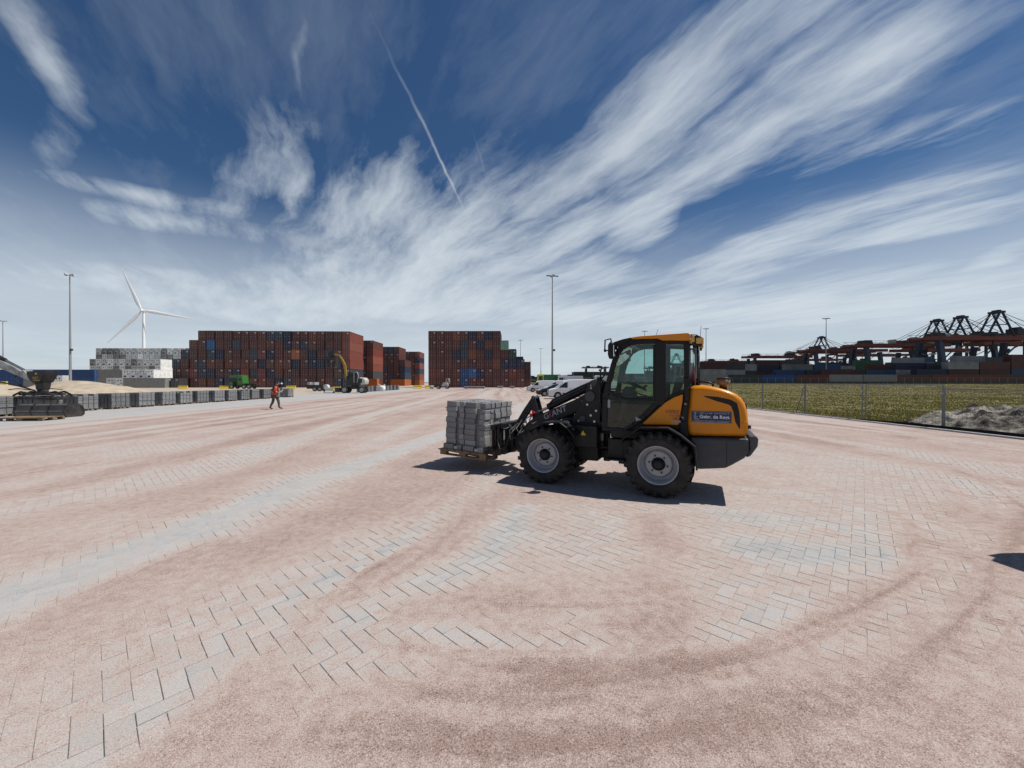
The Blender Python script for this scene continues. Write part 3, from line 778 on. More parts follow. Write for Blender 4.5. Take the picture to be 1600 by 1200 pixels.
# ---- paving stones, laid in a herringbone
def paving_stones():
    W, Lb, gap, ch = 0.11, 0.22, 0.0045, 0.0022
    th = math.atan2(-0.675, 0.74)
    e1 = np.array([math.cos(th), math.sin(th)]); e2 = np.array([-e1[1], e1[0]])
    n = 260
    I, J = np.meshgrid(np.arange(-n, n), np.arange(-n, n), indexing='ij')
    r = (I - J) % 4
    cen, hx, hy = [], [], []
    H = r == 0; V = r == 3
    for msk, (cx, cy, ax, ay) in ((H, (1.0, 0.5, Lb, W)), (V, (0.5, 1.0, W, Lb))):
        i, j = I[msk], J[msk]
        a = (i + cx) * W; b = (j + cy) * W
        c = a[:, None] * e1 + b[:, None] * e2 + np.array([0.0, 6.0])
        cen.append(c); hx.append(np.full(len(c), ax / 2 - gap / 2)); hy.append(np.full(len(c), ay / 2 - gap / 2))
    C = np.concatenate(cen); HX = np.concatenate(hx); HY = np.concatenate(hy)
    k = zone(C[:, 0], C[:, 1]) > 0.99
    C, HX, HY = C[k], HX[k], HY[k]
    nb = len(C)
    tone = rng.random(nb)
    dz = rng.normal(0, 0.0006, nb); tx = rng.normal(0, 0.0025, nb); ty = rng.normal(0, 0.0025, nb)
    jit = rng.normal(0, 0.0007, (nb, 2)); yaw = rng.normal(0, 0.004, nb)
    sgn = np.array([(-1, -1), (1, -1), (1, 1), (-1, 1)], float)
    vs = []
    for inset, zz in ((ch, 0.0), (0.0, -0.0022), (0.0, -0.03)):
        lx = sgn[:, 0][None] * (HX[:, None] - inset); ly = sgn[:, 1][None] * (HY[:, None] - inset)
        rx = lx - ly * yaw[:, None] + jit[:, :1]; ry = ly + lx * yaw[:, None] + jit[:, 1:]
        wx = C[:, :1] + rx * e1[0] + ry * e2[0]; wy = C[:, 1:] + rx * e1[1] + ry * e2[1]
        wz = zz + dz[:, None] + lx * tx[:, None] + ly * ty[:, None]
        vs.append(np.stack([wx, wy, wz], -1))
    V3 = np.concatenate(vs, 1)                       # nb,12,3
    faces = [(0, 1, 2, 3)] + [(4 + i, 4 + (i + 1) % 4, (i + 1) % 4, i) for i in range(4)] + [(8 + i, 8 + (i + 1) % 4, 4 + (i + 1) % 4, 4 + i) for i in range(4)]
    F = np.array(faces)
    sv = sand_at(V3[:, :4, 0].ravel(), V3[:, :4, 1].ravel()).reshape(nb, 4)
    # dust lies thinner on the worn upper edges
    S12 = np.concatenate([sv, sv, sv + 0.1], 1)
    inview = (np.abs(C[:, 0]) < 1.30 * C[:, 1] - 0.1) & (C[:, 1] > 1.66)
    order = np.argsort(np.where(inview, C[:, 1] + 0.12 * np.abs(C[:, 0]), 1e6))
    near = order[:300]; far = order[300:]

    def mesh(name, ids):
        v = V3[ids].reshape(-1, 3); q = (F[None] + 12 * np.arange(len(ids))[:, None, None]).reshape(-1, 4)
        me = bpy.data.meshes.new(name)
        me.vertices.add(len(v)); me.vertices.foreach_set('co', v.ravel())
        me.loops.add(q.size); me.loops.foreach_set('vertex_index', q.ravel().astype(np.int32))
        me.polygons.add(len(q)); me.polygons.foreach_set('loop_start', (np.arange(len(q)) * 4).astype(np.int32))
        me.update(calc_edges=True)
        me.polygons.foreach_set('use_smooth', np.zeros(len(q), bool))
        me.materials.append(MATS['sanded_block'])
        a = me.attributes.new('sand', 'FLOAT', 'POINT'); a.data.foreach_set('value', S12[ids].ravel().astype(np.float32))
        a = me.attributes.new('tone', 'FLOAT', 'POINT'); a.data.foreach_set('value', np.repeat(tone[ids], 12).astype(np.float32))
        o = bpy.data.objects.new(name, me); col.objects.link(o); o.parent = pavement
        return o
    for i in near: mesh('paving_block', np.array([i]))
    o = mesh('paving_blocks', far); o['kind'] = 'stuff'
paving_stones()

# ---- kerb with a dark strip behind it, along the field
def kerb():
    root = thing('kerb', 'pale concrete kerb along the edge of the grass field', 'kerb', (14.95, 0, 0))
    m = MB(); m.prism([(-0.07, -0.25), (0.07, -0.25), (0.07, 0.035), (0.055, 0.05), (-0.06, 0.05), (-0.07, 0.035)], 0, 0.985, 'y')
    me = m.mesh('kerb_stone', 'concrete_kerb')
    y = 4.0
    while y < 60:
        inst('kerb_stone', me, root, (random.gauss(0, 0.004), y, random.gauss(0, 0.003)), (0, 0, random.gauss(0, 0.003))); y += 1.0
    m = MB(); m.prism([(-0.07, -0.25), (0.07, -0.25), (0.07, 0.05), (-0.07, 0.05)], 60, 140, 'y'); m.build('kerb_run', 'concrete_kerb', root)
kerb()
grid_object('shaded_edging_strip', [15.03, 15.10, 15.28, 15.30, 15.34], list(np.arange(4, 40, 0.5)) + [60, 140], lambda X, Y: np.where(X > 15.29, 0.13 * np.clip((19 - Y) / 4, 0, 1) + 0.03 * (fnoise(X * 0 + 3, Y * 1.3, 8) - 0.5), -0.03) - 0.01, 'edge_shade_dark', smooth=False)  # raised edging; shade on its kerb side is put into the dark colour

def field_z(X, Y):
    t = np.clip((Y - 16) / 110, 0, 1); t = t * t * (3 - 2 * t)
    n = fnoise(X * 0.25, Y * 0.25, 12)
    e = np.clip((X - 15.3) / 1.5, 0, 1)
    return -0.10 + 1.1 * t * e + 0.22 * (n - 0.5) * e + 0.06 * (fnoise(X * 1.3, Y * 1.3, 14) - 0.5) * e
fx = geom(15.32, 900, 0.25, 1.05)
fy = [-20, -10, 0] + list(np.arange(4, 30, 0.5)) + geom(30, 900, 0.6, 1.06)
grid_object('field', fx, fy, field_z, 'field_soil')

def grass():
    """short rough grass: many small blades, thinner near the kerb and on the dug earth"""
    n = 190000
    u = rng.random(n)
    Y = 8 + 125 * u ** 1.9
    X = 15.6 + (np.minimum(1.42 * Y, 165) - 13.0) * rng.random(n) ** 1.1
    cl = fnoise(X * 0.35, Y * 0.35, 61); cl2 = fnoise(X * 1.5, Y * 1.5, 62)
    keep = (rng.random(n) < np.clip((cl * 0.6 + cl2 * 0.6 - 0.38) * 3 + 0.3, 0.3, 1))
    keep &= (rng.random(n) < np.clip((X - 15.6 - 1.2 * np.clip((17 - Y) / 5, 0, 1)) / 1.2, 0.03, 1))
    keep &= ~(((X - 18.9) / 3.1) ** 2 + ((Y - 12.2) / 5.5) ** 2 < 0.95)
    X, Y, cl = X[keep], Y[keep], cl[keep]
    n = len(X)
    D = np.hypot(X, Y)
    h = (0.03 + 0.07 * rng.random(n)) * (0.6 + 0.8 * cl); w = np.clip(0.0011 * D, 0.010, 0.12)
    a = rng.random(n) * 2 * PI; lean = rng.normal(0, 0.35, (n, 2)) * h[:, None]
    z = field_z(X, Y) - 0.01
    ca, sa = np.cos(a) * w, np.sin(a) * w
    v = np.stack([np.stack([X - ca, Y - sa, z], -1), np.stack([X + ca, Y + sa, z], -1), np.stack([X + lean[:, 0], Y + lean[:, 1], z + h], -1)], 1).reshape(-1, 3)
    me = bpy.data.meshes.new('grass')
    me.vertices.add(3 * n); me.vertices.foreach_set('co', v.ravel())
    me.loops.add(3 * n); me.loops.foreach_set('vertex_index', np.arange(3 * n, dtype=np.int32))
    me.polygons.add(n); me.polygons.foreach_set('loop_start', (np.arange(n) * 3).astype(np.int32))
    me.update(calc_edges=True)
    me.polygons.foreach_set('use_smooth', np.zeros(n, bool))
    t = np.clip(0.20 + 0.55 * np.clip((D - 25) / 60, 0, 1) + 0.9 * (fnoise(X * 0.12, Y * 0.12, 66) - 0.5) + rng.normal(0, 0.09, n), 0, 1)
    at = me.attributes.new('tone', 'FLOAT', 'POINT'); at.data.foreach_set('value', np.repeat(t, 3).astype(np.float32))
    me.materials.append(MATS['grass_blades'])
    o = bpy.data.objects.new('grass', me); col.objects.link(o)
    tag(o, 'short rough green and straw grass covering the field behind the fence', 'grass', kind='stuff')
grass()

def heap(name, label, cat, c, r, h, material, seed, rough=0.12, n=70, freq=0.9, z0=0.0, power=1.4):
    xs = np.linspace(-1.15, 1.15, n); X, Y = np.meshgrid(xs, xs)
    d = np.sqrt(X ** 2 + Y ** 2) * (1 + 0.5 * (fnoise(X * 1.6 + 9, Y * 1.6 + 4, seed) - 0.5))
    z = h * np.clip(1 - d ** power, -0.1, 1) ** 1.0
    wx, wy = X * r[0], Y * r[1]
    z = z + rough * h * (fnoise(wx * freq + 40, wy * freq + 40, seed + 5, 5) - 0.5) * np.clip(1.4 - d, 0, 1)
    z = np.where(d > 1, -0.15 - 0.3 * (d - 1), z)
    def zf(A, B): return z
    o = grid_object(name, xs * r[0], xs * r[1], zf, material, kind=None)
    o.location = (c[0], c[1], z0)
    tag(o, label, cat)
    return o
heap('sand_heap', 'tall pale sand heap in front of the long blue container', 'heap', (-51.0, 45, ), (8.5, 6.0), 1.88, 'heap_sand', 3)
heap('sand_heap', 'lower pale sand heap at the left edge, behind the excavator arm', 'heap', (-55.5, 41), (5.5, 4.5), 1.5, 'heap_sand', 8)
heap('earth_heap', 'churned dark and pale earth heap behind the leaning fence panel', 'heap', (18.8, 12.2), (3.1, 5.7), 0.88, 'dug_earth', 13, rough=1.15, n=220, freq=2.0, z0=-0.06, power=2.4)
# ================================================================== shipping containers
CW, CL, CH = 2.438, 12.192, 2.896

def container_meshes():
    m = MB()
    w = CW / 2
    # corrugated long walls, roof, floor
    n = 44
    for s in (-1, 1):
        pts = []
        for i in range(n):
            y0 = 0.16 + (CL - 0.32) * i / n; d = (CL - 0.32) / n
            pts += [(y0, w - 0.025), (y0 + d * 0.32, w - 0.025), (y0 + d * 0.5, w - 0.062), (y0 + d * 0.82, w - 0.062)]
        pts.append((CL - 0.16, w - 0.025))
        v = [(s * b, a, 0.14) for a, b in pts] + [(s * b, a, CH - 0.10) for a, b in pts]
        k = len(pts)
        m.add(v, [(i, i + 1, i + 1 + k, i + k) for i in range(k - 1)])
    for s in (-1, 1):
        for (y0, y1) in ((0.0, 0.16), (CL - 0.16, CL)):
            m.box(min(s * w, s * (w - 0.16)), max(s * w, s * (w - 0.16)), y0, y1, 0, CH)
        m.box(min(s * w, s * (w - 0.08)) + 0.003 * s, max(s * w, s * (w - 0.08)) - 0.003, 0.16, CL - 0.16, CH - 0.10, CH - 0.006)
        m.box(min(s * w, s * (w - 0.08)) + 0.003 * s, max(s * w, s * (w - 0.08)) - 0.003, 0.16, CL - 0.16, 0.02, 0.16)
    m.box(-w + 0.08, w - 0.08, 0.02, CL - 0.02, CH - 0.06, CH - 0.02)
    m.box(-w + 0.08, w - 0.08, 0.10, CL - 0.02, 0.06, 0.16)
    for y0, y1 in ((0.004, 0.12), (CL - 0.12, CL - 0.004)):
        m.box(-w + 0.16, w - 0.16, y0, y1, CH - 0.14, CH - 0.004)
        m.box(-w + 0.16, w - 0.16, y0, y1, 0.004, 0.16)
    # blind end wall, folded
    k = 9; pts = []
    for i in range(k):
        x0 = -w + 0.16 + (CW - 0.32) * i / k; d = (CW - 0.32) / k
        pts += [(x0, CL - 0.02), (x0 + d * 0.35, CL - 0.02), (x0 + d * 0.5, CL - 0.06), (x0 + d * 0.85, CL - 0.06)]
    pts.append((w - 0.16, CL - 0.02)); kk = len(pts)
    v = [(a, b, 0.16) for a, b in pts] + [(a, b, CH - 0.14) for a, b in pts]
    m.add(v, [(i, i + 1, i + 1 + kk, i + kk) for i in range(kk - 1)])
    body = m.mesh('container_body', 'container_paint')

    def door(s, mark):
        d = MB()
        x0, x1 = (0.012, w - 0.165) if s > 0 else (-w + 0.165, -0.012)
        d.box(x0, x1, 0.045, 0.085, 0.165, CH - 0.145)
        for zc in (0.45, 1.0, 1.6, 2.2):
            d.box(x0 + 0.06, x1 - 0.06, 0.028, 0.046, zc, zc + 0.36)          # pressed panel
        d.mi = 1
        for bx in (x0 + 0.22 * (x1 - x0), x0 + 0.74 * (x1 - x0)):
            d.cyl((bx, 0.012, 0.08), (bx, 0.012, CH - 0.08), 0.024, seg=6)
            for zb in (0.30, 1.05, 1.9, 2.6):
                d.box(bx - 0.06, bx + 0.06, 0.0, 0.03, zb - 0.03, zb + 0.03)
        d.box(x0 + 0.2, x1 - 0.2, -0.004, 0.02, 1.18, 1.22)                    # handle
        if mark:
            d.mi = 2
            d.box(x0 + 0.30, x1 - 0.14, 0.020, 0.0275, 2.27, 2.43)
            d.box(x0 + 0.42, x1 - 0.22, 0.020, 0.0275, 2.03, 2.10)
        return d.mesh('container_door', ['container_paint', 'galvanised', 'decal_white'])
    doors = {(s, k): door(s, k) for s in (-1, 1) for k in (0, 1)}

    # refrigerated container: machinery in the end wall
    r = MB()
    r.box(-w + 0.165, w - 0.165, 0.05, 0.10, 0.165, CH - 0.145)
    r.box(-w + 0.22, w - 0.22, 0.022, 0.05, 1.75, 2.55)
    r.mi = 1
    r.box(-0.72, 0.05, 0.018, 0.05, 0.40, 0.90)
    r.cyl((-0.40, 0.012, 2.12), (-0.40, 0.04, 2.12), 0.20, seg=12); r.cyl((0.45, 0.012, 2.12), (0.45, 0.04, 2.12), 0.20, seg=12)
    r.mi = 2
    r.box(0.3, 0.9, 0.02, 0.05, 1.15, 1.55)
    unit = r.mesh('cooling_unit', ['container_paint', 'container_rubber', 'galvanised'])
    return body, doors, unit
C_BODY, C_DOORS, C_UNIT = container_meshes()

RED = [(0.100, 0.023, 0.015), (0.116, 0.030, 0.018), (0.085, 0.019, 0.014), (0.128, 0.036, 0.020), (0.098, 0.028, 0.021), (0.075, 0.020, 0.017)]
TIER = ['', 'bottom', 'second', 'third', 'fourth', 'fifth', 'top']
PAL = {'rust red': None, 'orange': (0.42, 0.115, 0.022), 'navy': (0.009, 0.015, 0.046), 'slate blue': (0.030, 0.043, 0.064), 'bright blue': (0.030, 0.125, 0.29),
       'pale green': (0.20, 0.36, 0.26), 'dark green': (0.028, 0.05, 0.038), 'grey': (0.24, 0.235, 0.22), 'white': (0.78, 0.78, 0.76), 'blue': (0.012, 0.06, 0.19), 'pale': (0.56, 0.555, 0.53),
       'salmon red': (0.24, 0.064, 0.038), 'brown': (0.10, 0.040, 0.026), 'dark grey': (0.06, 0.06, 0.06), 'bright red': (0.18, 0.032, 0.019)}

def container(label, loc, rz, color, group, hs=1.0, reefer=False, ls=1.0, name=None):
    o = inst(name or ('refrigerated_container' if reefer else 'shipping_container'), C_BODY, None, loc, (0, 0, rz), (1, ls, hs))
    tag(o, label, 'container', group)
    c = PAL[color]
    if c is None: c = random.choice(RED)
    j = random.uniform(0.88, 1.12)
    o.color = (c[0] * j, c[1] * j, c[2] * j, 1)
    if reefer:
        d = inst('cooling_unit', C_UNIT, o); d.color = o.color
    else:
        k = 1 if random.random() < 0.42 else 0
        for s in (-1, 1):
            d = inst('door', C_DOORS[(s, k if s > 0 else 0)], o); d.color = o.color
    return o

# the long stack: six tiers, door ends to the yard
def long_stack():
    P0 = Vector((-50.2, 119.0, 0)); a = RAD(2.5)
    left = Vector((-math.cos(a), -math.sin(a), 0)); pitch = 2.53
    for tier, n in ((1, 21), (2, 21), (3, 21), (4, 20), (5, 19), (6, 18)):
        for c in range(n):
            colour = random.choices(['rust red', 'navy', 'slate blue', 'brown', 'bright red', 'orange'], [52, 15, 15, 11, 6, 1])[0]
            if c == 0: colour = 'rust red' if tier > 2 else 'slate blue'
            if tier == 5 and c == n - 3: colour = 'bright blue'
            if tier == 4 and c == 10: colour = 'bright red'
            k = n - c
            lab = f"{colour} container, {TIER[tier]} tier, {ORD[k-1]} from the left, long stack behind the worker"
            o = container(lab, P0 + left * (pitch * (c + 0.5)) + Vector((random.gauss(0, 0.03), random.gauss(0, 0.10), (tier - 1) * CH)), a + random.gauss(0, 0.002), colour, 'containers of the long stack')
            if c == 0 and tier > 2:
                v = (0.20, 0.048, 0.028) if tier != 5 else (0.22, 0.066, 0.042)  # right column in lighter red: its sunlit look is put into the colour
                for q in [o] + [ch for ch in o.children]: q.color = (*v, 1)
long_stack()

def side_stack(x_right, y, cols, tiers, name, right_cols, heights=None, a=RAD(1.5)):
    left = Vector((-math.cos(a), -math.sin(a), 0))
    for c in range(cols):
        for t in range(1, (heights[c] if heights else tiers) + 1):
            colour = random.choices(['rust red', 'navy', 'slate blue', 'brown'], [66, 12, 10, 12])[0]
            if c == 0 and t in right_cols: colour = right_cols[t]
            lab = f"{colour} container, {TIER[t]} tier, {ORD[c]} from the right, {name}"
            container(lab, Vector((x_right, y, (t - 1) * CH)) + left * (2.53 * (c + 0.5)), a, colour, 'containers in the receding stacks')
side_stack(-52.4, 145, 3, 6, 'first receding stack', {6: 'rust red', 5: 'bright red', 4: 'salmon red', 3: 'salmon red', 2: 'dark grey', 1: 'rust red'})
side_stack(-47.7, 171, 5, 6, 'second receding stack', {4: 'rust red', 3: 'navy', 2: 'slate blue', 1: 'orange'}, [4, 6, 6, 6, 6])
side_stack(-47.6, 198, 4, 6, 'farthest receding stack', {6: 'salmon red', 5: 'navy', 4: 'salmon red', 3: 'slate blue', 2: 'salmon red', 1: 'orange'})
container('orange container lying sideways at the foot of the receding stacks', (-48.6, 139.5, 0), RAD(91.5), 'orange', None, ls=0.55)
container('half length orange container between the two middle receding stacks', (-46.6, 168.0, 0), RAD(91.5), 'orange', None, ls=0.5)

def stepped_stack():
    x0, y0, p = -25.7, 118.0, 2.465
    rows = {6: 'rrrornrnr', 5: 'rrrrsrnrrg', 4: 'rrrnsornrrd', 3: 'rrrrbrrronnn'.replace('b', 'k'), 2: 'RrrrBLnrrrRr', 1: 'rrrrBrrrrrrr'}
    key = {'r': 'rust red', 'o': 'orange', 'n': 'navy', 's': 'slate blue', 'g': 'pale green', 'd': 'dark green', 'k': 'brown', 'R': 'bright red', 'B': 'blue', 'L': 'bright blue'}
    for t, row in rows.items():
        for c, ch in enumerate(row):
            colour = key[ch]
            lab = f"{colour} container, {TIER[t]} tier, {ORD[c]} from the left, stepped stack beside the vans"
            o = container(lab, (x0 + p * (c + 0.5), y0 + random.gauss(0, 0.05), (t - 1) * CH), random.gauss(0, 0.002), colour, 'containers of the stepped stack')
            if ch == 'o':
                for q in [o] + list(o.children): q.color = (0.19, 0.055, 0.022, 1)
    for c, n, hs in ((10, 5, 0.895), (11, 4, 0.895), (12, 3, 0.99)):
        for t in range(n):
            colour = 'dark green' if t == n - 1 and c < 12 else 'rust red'
            lab = f"{colour} container, {TIER[t+1]} tier, {['third','second','first'][c-10]} from the right, behind the stepped stack"
            container(lab, (x0 + p * (c + 0.5), y0 + 13.0, t * CH * hs), 0, colour, 'containers of the stepped stack', hs=hs)
stepped_stack()

# white refrigerated stacks on the left
for t in (4, 5, 6):
    for c in range(16):
        container(f"refrigerated container, {TIER[t]} tier, {ORD[c]} from the left, rear pale stack under the turbine", (-193.0 + 2.76 * (c + 0.5), 178, (t - 1) * CH), 0, random.choice(['pale', 'pale', 'white', 'pale', 'grey']), 'refrigerated containers, rear pale stack', reefer=True)
for t in (1, 2, 3, 4):
    for c in range(12):
        container(f"refrigerated container, {TIER[t]} tier, {ORD[c]} from the left, lower pale stack in front", (-181.5 + 2.55 * (c + 0.5), 165, (t - 1) * CH), 0, 'white' if c > 10 else random.choice(['pale', 'pale', 'white', 'grey']), 'refrigerated containers, front pale stack', reefer=True)
for t in (1, 2):
    for c in range(4):
        container(f"clean white refrigerated container, {'upper' if t == 2 else 'lower'} tier, {ORD[c]} from the left, beside grey box", (-127.0 + 2.62 * (c + 0.5), 125, (t - 1) * CH), 0, 'white', 'clean white refrigerated containers', reefer=True)
    container(f"grey container on the {'upper' if t == 2 else 'lower'} tier, broadside, left of the clean white boxes", (-127.2, 126.3, (t - 1) * CH), RAD(90), 'grey', None, ls=0.62)
container('long grey container standing broadside below the white boxes', (-101.3, 113.3, 0), RAD(90), 'grey', None)
for c in range(2):
    container(f"white refrigerated container at ground level, {['left','right'][c]} one beside the long grey container", (-118.6 + 2.55 * (c + 0.5), 112.2, 0), 0, 'white', None, reefer=True)
container('dark container end in the shade left of the long stack', (-99.7, 113.5, 0), 0, 'dark grey', None, ls=0.4)
for t in (1, 2):
    for c in range(3):
        container(f"blue container, {'upper' if t == 2 else 'lower'} tier, {['right','middle','left'][c]} of the broadside row behind the sand heap", (-137.2 - 12.25 * c, 127.3, (t - 1) * CH), RAD(90), 'blue', 'long blue containers')
container('white container end above the sand heap, in front of the blue row', (-118.3, 100.0, 0.5), 0, 'white', None, reefer=True, ls=0.12)
container('pale grey broadside container above the sand heap', (-119.8, 101.3, 0.5), RAD(90), 'grey', None, ls=0.62)

# the row along the terminal fence, broadside to the yard
def terminal_row():
    cols = ['slate blue', 'grey', 'dark green', 'blue', 'rust red', 'grey', 'grey', 'brown', 'rust red', 'rust red', 'brown', 'navy']
    x = 54.0
    for i, c in enumerate(cols):
        o = container(f"{c} container, {ORD[i]} from the left, low row along the terminal fence beyond the field", (x + 12.2, 141.2 + random.gauss(0, 0.1), 1.15), RAD(90), c, 'containers along the terminal fence', hs=1.12)
        x += 12.35
terminal_row()

# everything farther into the terminal reads as one mass of boxes
def far_yard():
    cols = [(0.085, 0.022, 0.016), (0.008, 0.014, 0.040), (0.012, 0.050, 0.12), (0.24, 0.24, 0.235), (0.018, 0.085, 0.030), (0.035, 0.037, 0.042), (0.12, 0.115, 0.105), (0.055, 0.013, 0.011)]
    for i, c in enumerate(cols): mat(f'far_box_{i}', c, 0.6, var=0.25, scale=0.4)
    m = MB()
    r = random.Random(5)
    def stack(x, y, n):
        for t in range(n):
            m.mi = r.choices(range(8), [20, 12, 10, 9, 6, 14, 8, 14])[0]
            m.box(x, x + 12.1, y, y + 2.44, 1.0 + t * 2.9, 1.0 + t * 2.9 + 2.86)
    for y in (152, 160, 172):
        x = 60
        while x < 240:
            stack(x + r.uniform(0, .2), y, r.choice([1, 1, 2, 2, 3]) if x < 150 else r.choice([2, 3, 3, 4])); x += 12.5
    for y in range(190, 700, 22):
        x = 0.30 * y + 40 if y > 260 else 120
        while x < 320:
            if r.random() < 0.85:
                n = r.choice([2, 3, 3, 4, 4, 5])
                stack(x, y, n)
            x += 12.6
    for i in range(110):
        x = r.uniform(-20, 420); y = r.uniform(560, 900)
        stack(x, y, r.choice([2, 3, 4, 4, 5]))
    m.mi = 5
    for i in range(30):
        x = r.uniform(40, 500); y = r.uniform(640, 1100); h = r.uniform(8, 20)
        m.box(x, x + r.uniform(25, 70), y, y + 30, 0, h)
    o = m.build('container_yard', [f'far_box_{i}' for i in range(8)])
    tag(o, 'distant mass of stacked containers under the red stacking cranes', 'container yard', kind='stuff')
far_yard()

# ================================================================== masts, turbine, cranes
def mast_meshes():
    H = 30.0
    p = MB(); p.cyl((0, 0, 0), (0, 0, H), 0.30, 0.11, seg=14); p.cyl((0, 0, 0), (0, 0, 0.05), 0.5, seg=14)
    pole = p.mesh('pole', 'mast_grey')
    a = MB(); a.box(-1.5, 1.5, -0.06, 0.06, H - 0.06, H + 0.06); a.box(-0.06, 0.06, -0.8, 0.8, H - 0.19, H - 0.07)
    arm = a.mesh('crossarm', 'mast_grey')
    l = MB(); l.prism([(-0.32, 0.0), (0.32, 0.0), (0.26, 0.16), (-0.2, 0.2)], -0.28, 0.28); lamp = l.mesh('lamp_head', 'galvanised')
    b = MB(); b.box(0.2, 0.75, -0.2, 0.2, 10.0, 10.5); b.tube([(0, 0, 10.1), (0.3, 0, 10.2)], 0.05, 6); box = b.mesh('camera_box', 'machine_black')
    return pole, arm, lamp, box
MAST = mast_meshes()

def mast(label, x, y, s=1.0):
    t = thing('light_mast', label, 'light mast', (x, y, 0), random.uniform(-0.3, 0.3), 'tall light masts')
    t.scale = (s, s, s)
    inst('pole', MAST[0], t); inst('crossarm', MAST[1], t)
    for (lx, ly) in ((-1.35, 0), (-0.6, 0), (0.6, 0), (1.35, 0), (0, -0.75), (0, 0.75)):
        inst('lamp_head', MAST[2], t, (lx, ly, 30.05), (0, 0, 0 if lx > 0 else PI))
    inst('camera_box', MAST[3], t)
mast('tall grey light mast left of the wind turbine', -1.15 * 102, 102)
mast('tall grey light mast rising behind the parked vans', 0.105 * 103, 103)
mast('light mast in the field right of the loader', 0.8175 * 172, 172)
mast('light mast at the left edge of the view', -1.325 * 179, 179)
mast('distant light mast beside the stepped stack, taller looking one', 0.022 * 261, 261)
mast('distant light mast between stepped stack and the van mast', 0.075 * 327, 327)
mast('faint far light mast low at the stepped stack edge', 0.049 * 520, 520)
mast('thin light mast seen through the loader cab', 0.345 * 215, 215)
mast('thin light mast beside the loader roof lamps', 0.505 * 205, 205)
mast('thin far light mast just left of the loader mirror', 0.212 * 560, 560, 0.75)
mast('thin far light mast among the red cranes left of centre', 0.629 * 330, 330, 0.75)

def turbine():
    t = thing('wind_turbine', 'white three bladed wind turbine behind the pale containers', 'wind turbine', (-575, 600, 0), RAD(18))
    p = MB()
    p.cyl((0, 0, 0), (0, 0, 111.5), 2.6, 1.5, seg=28); p.build('tower', 'turbine_white', t)
    n = MB(); n.prism([(-1.9, 110.5), (1.9, 110.5), (2.0, 112), (1.6, 114.6), (-1.6, 114.6), (-2.0, 112)], -3.0, 8.0, 'y'); n.build('nacelle', 'turbine_white', t, bevel=0.5)
    h = MB(); h.lathe([(-6.2, 0.01), (-5.9, 0.8), (-5.0, 1.6), (-3.0, 1.9)], 20, 'y', (0, 0, 112.6)); h.build('hub', 'turbine_white', t)
    for a0 in (111, -9, 231):
        a = RAD(a0)
        b = MB(); b.sm = True
        Lb = 66.0; secs = [(0.0, 1.5, 1.4), (0.04, 1.6, 1.4), (0.14, 3.0, 1.0), (0.22, 3.3, 0.8), (0.5, 2.2, 0.45), (0.8, 1.2, 0.25), (0.97, 0.6, 0.12), (1.0, 0.15, 0.05)]
        v, fs, k = [], [], 10
        for (s, ch, th) in secs:
            for i in range(k):
                q = 2 * PI * i / k
                v.append((s * Lb + 1.0, math.sin(q) * th * 0.5 - 0.8 * s * s, (math.cos(q) + 0.25) * ch * 0.8))
        for j in range(len(secs) - 1):
            for i in range(k): fs.append((j * k + i, j * k + (i + 1) % k, (j + 1) * k + (i + 1) % k, (j + 1) * k + i))
        fs.append(tuple(range((len(secs) - 1) * k, len(secs) * k)))
        b.add(v, fs)
        b.build('blade', 'turbine_white', t, (0, -4.6, 112.6), (0, -a, 0))
turbine()

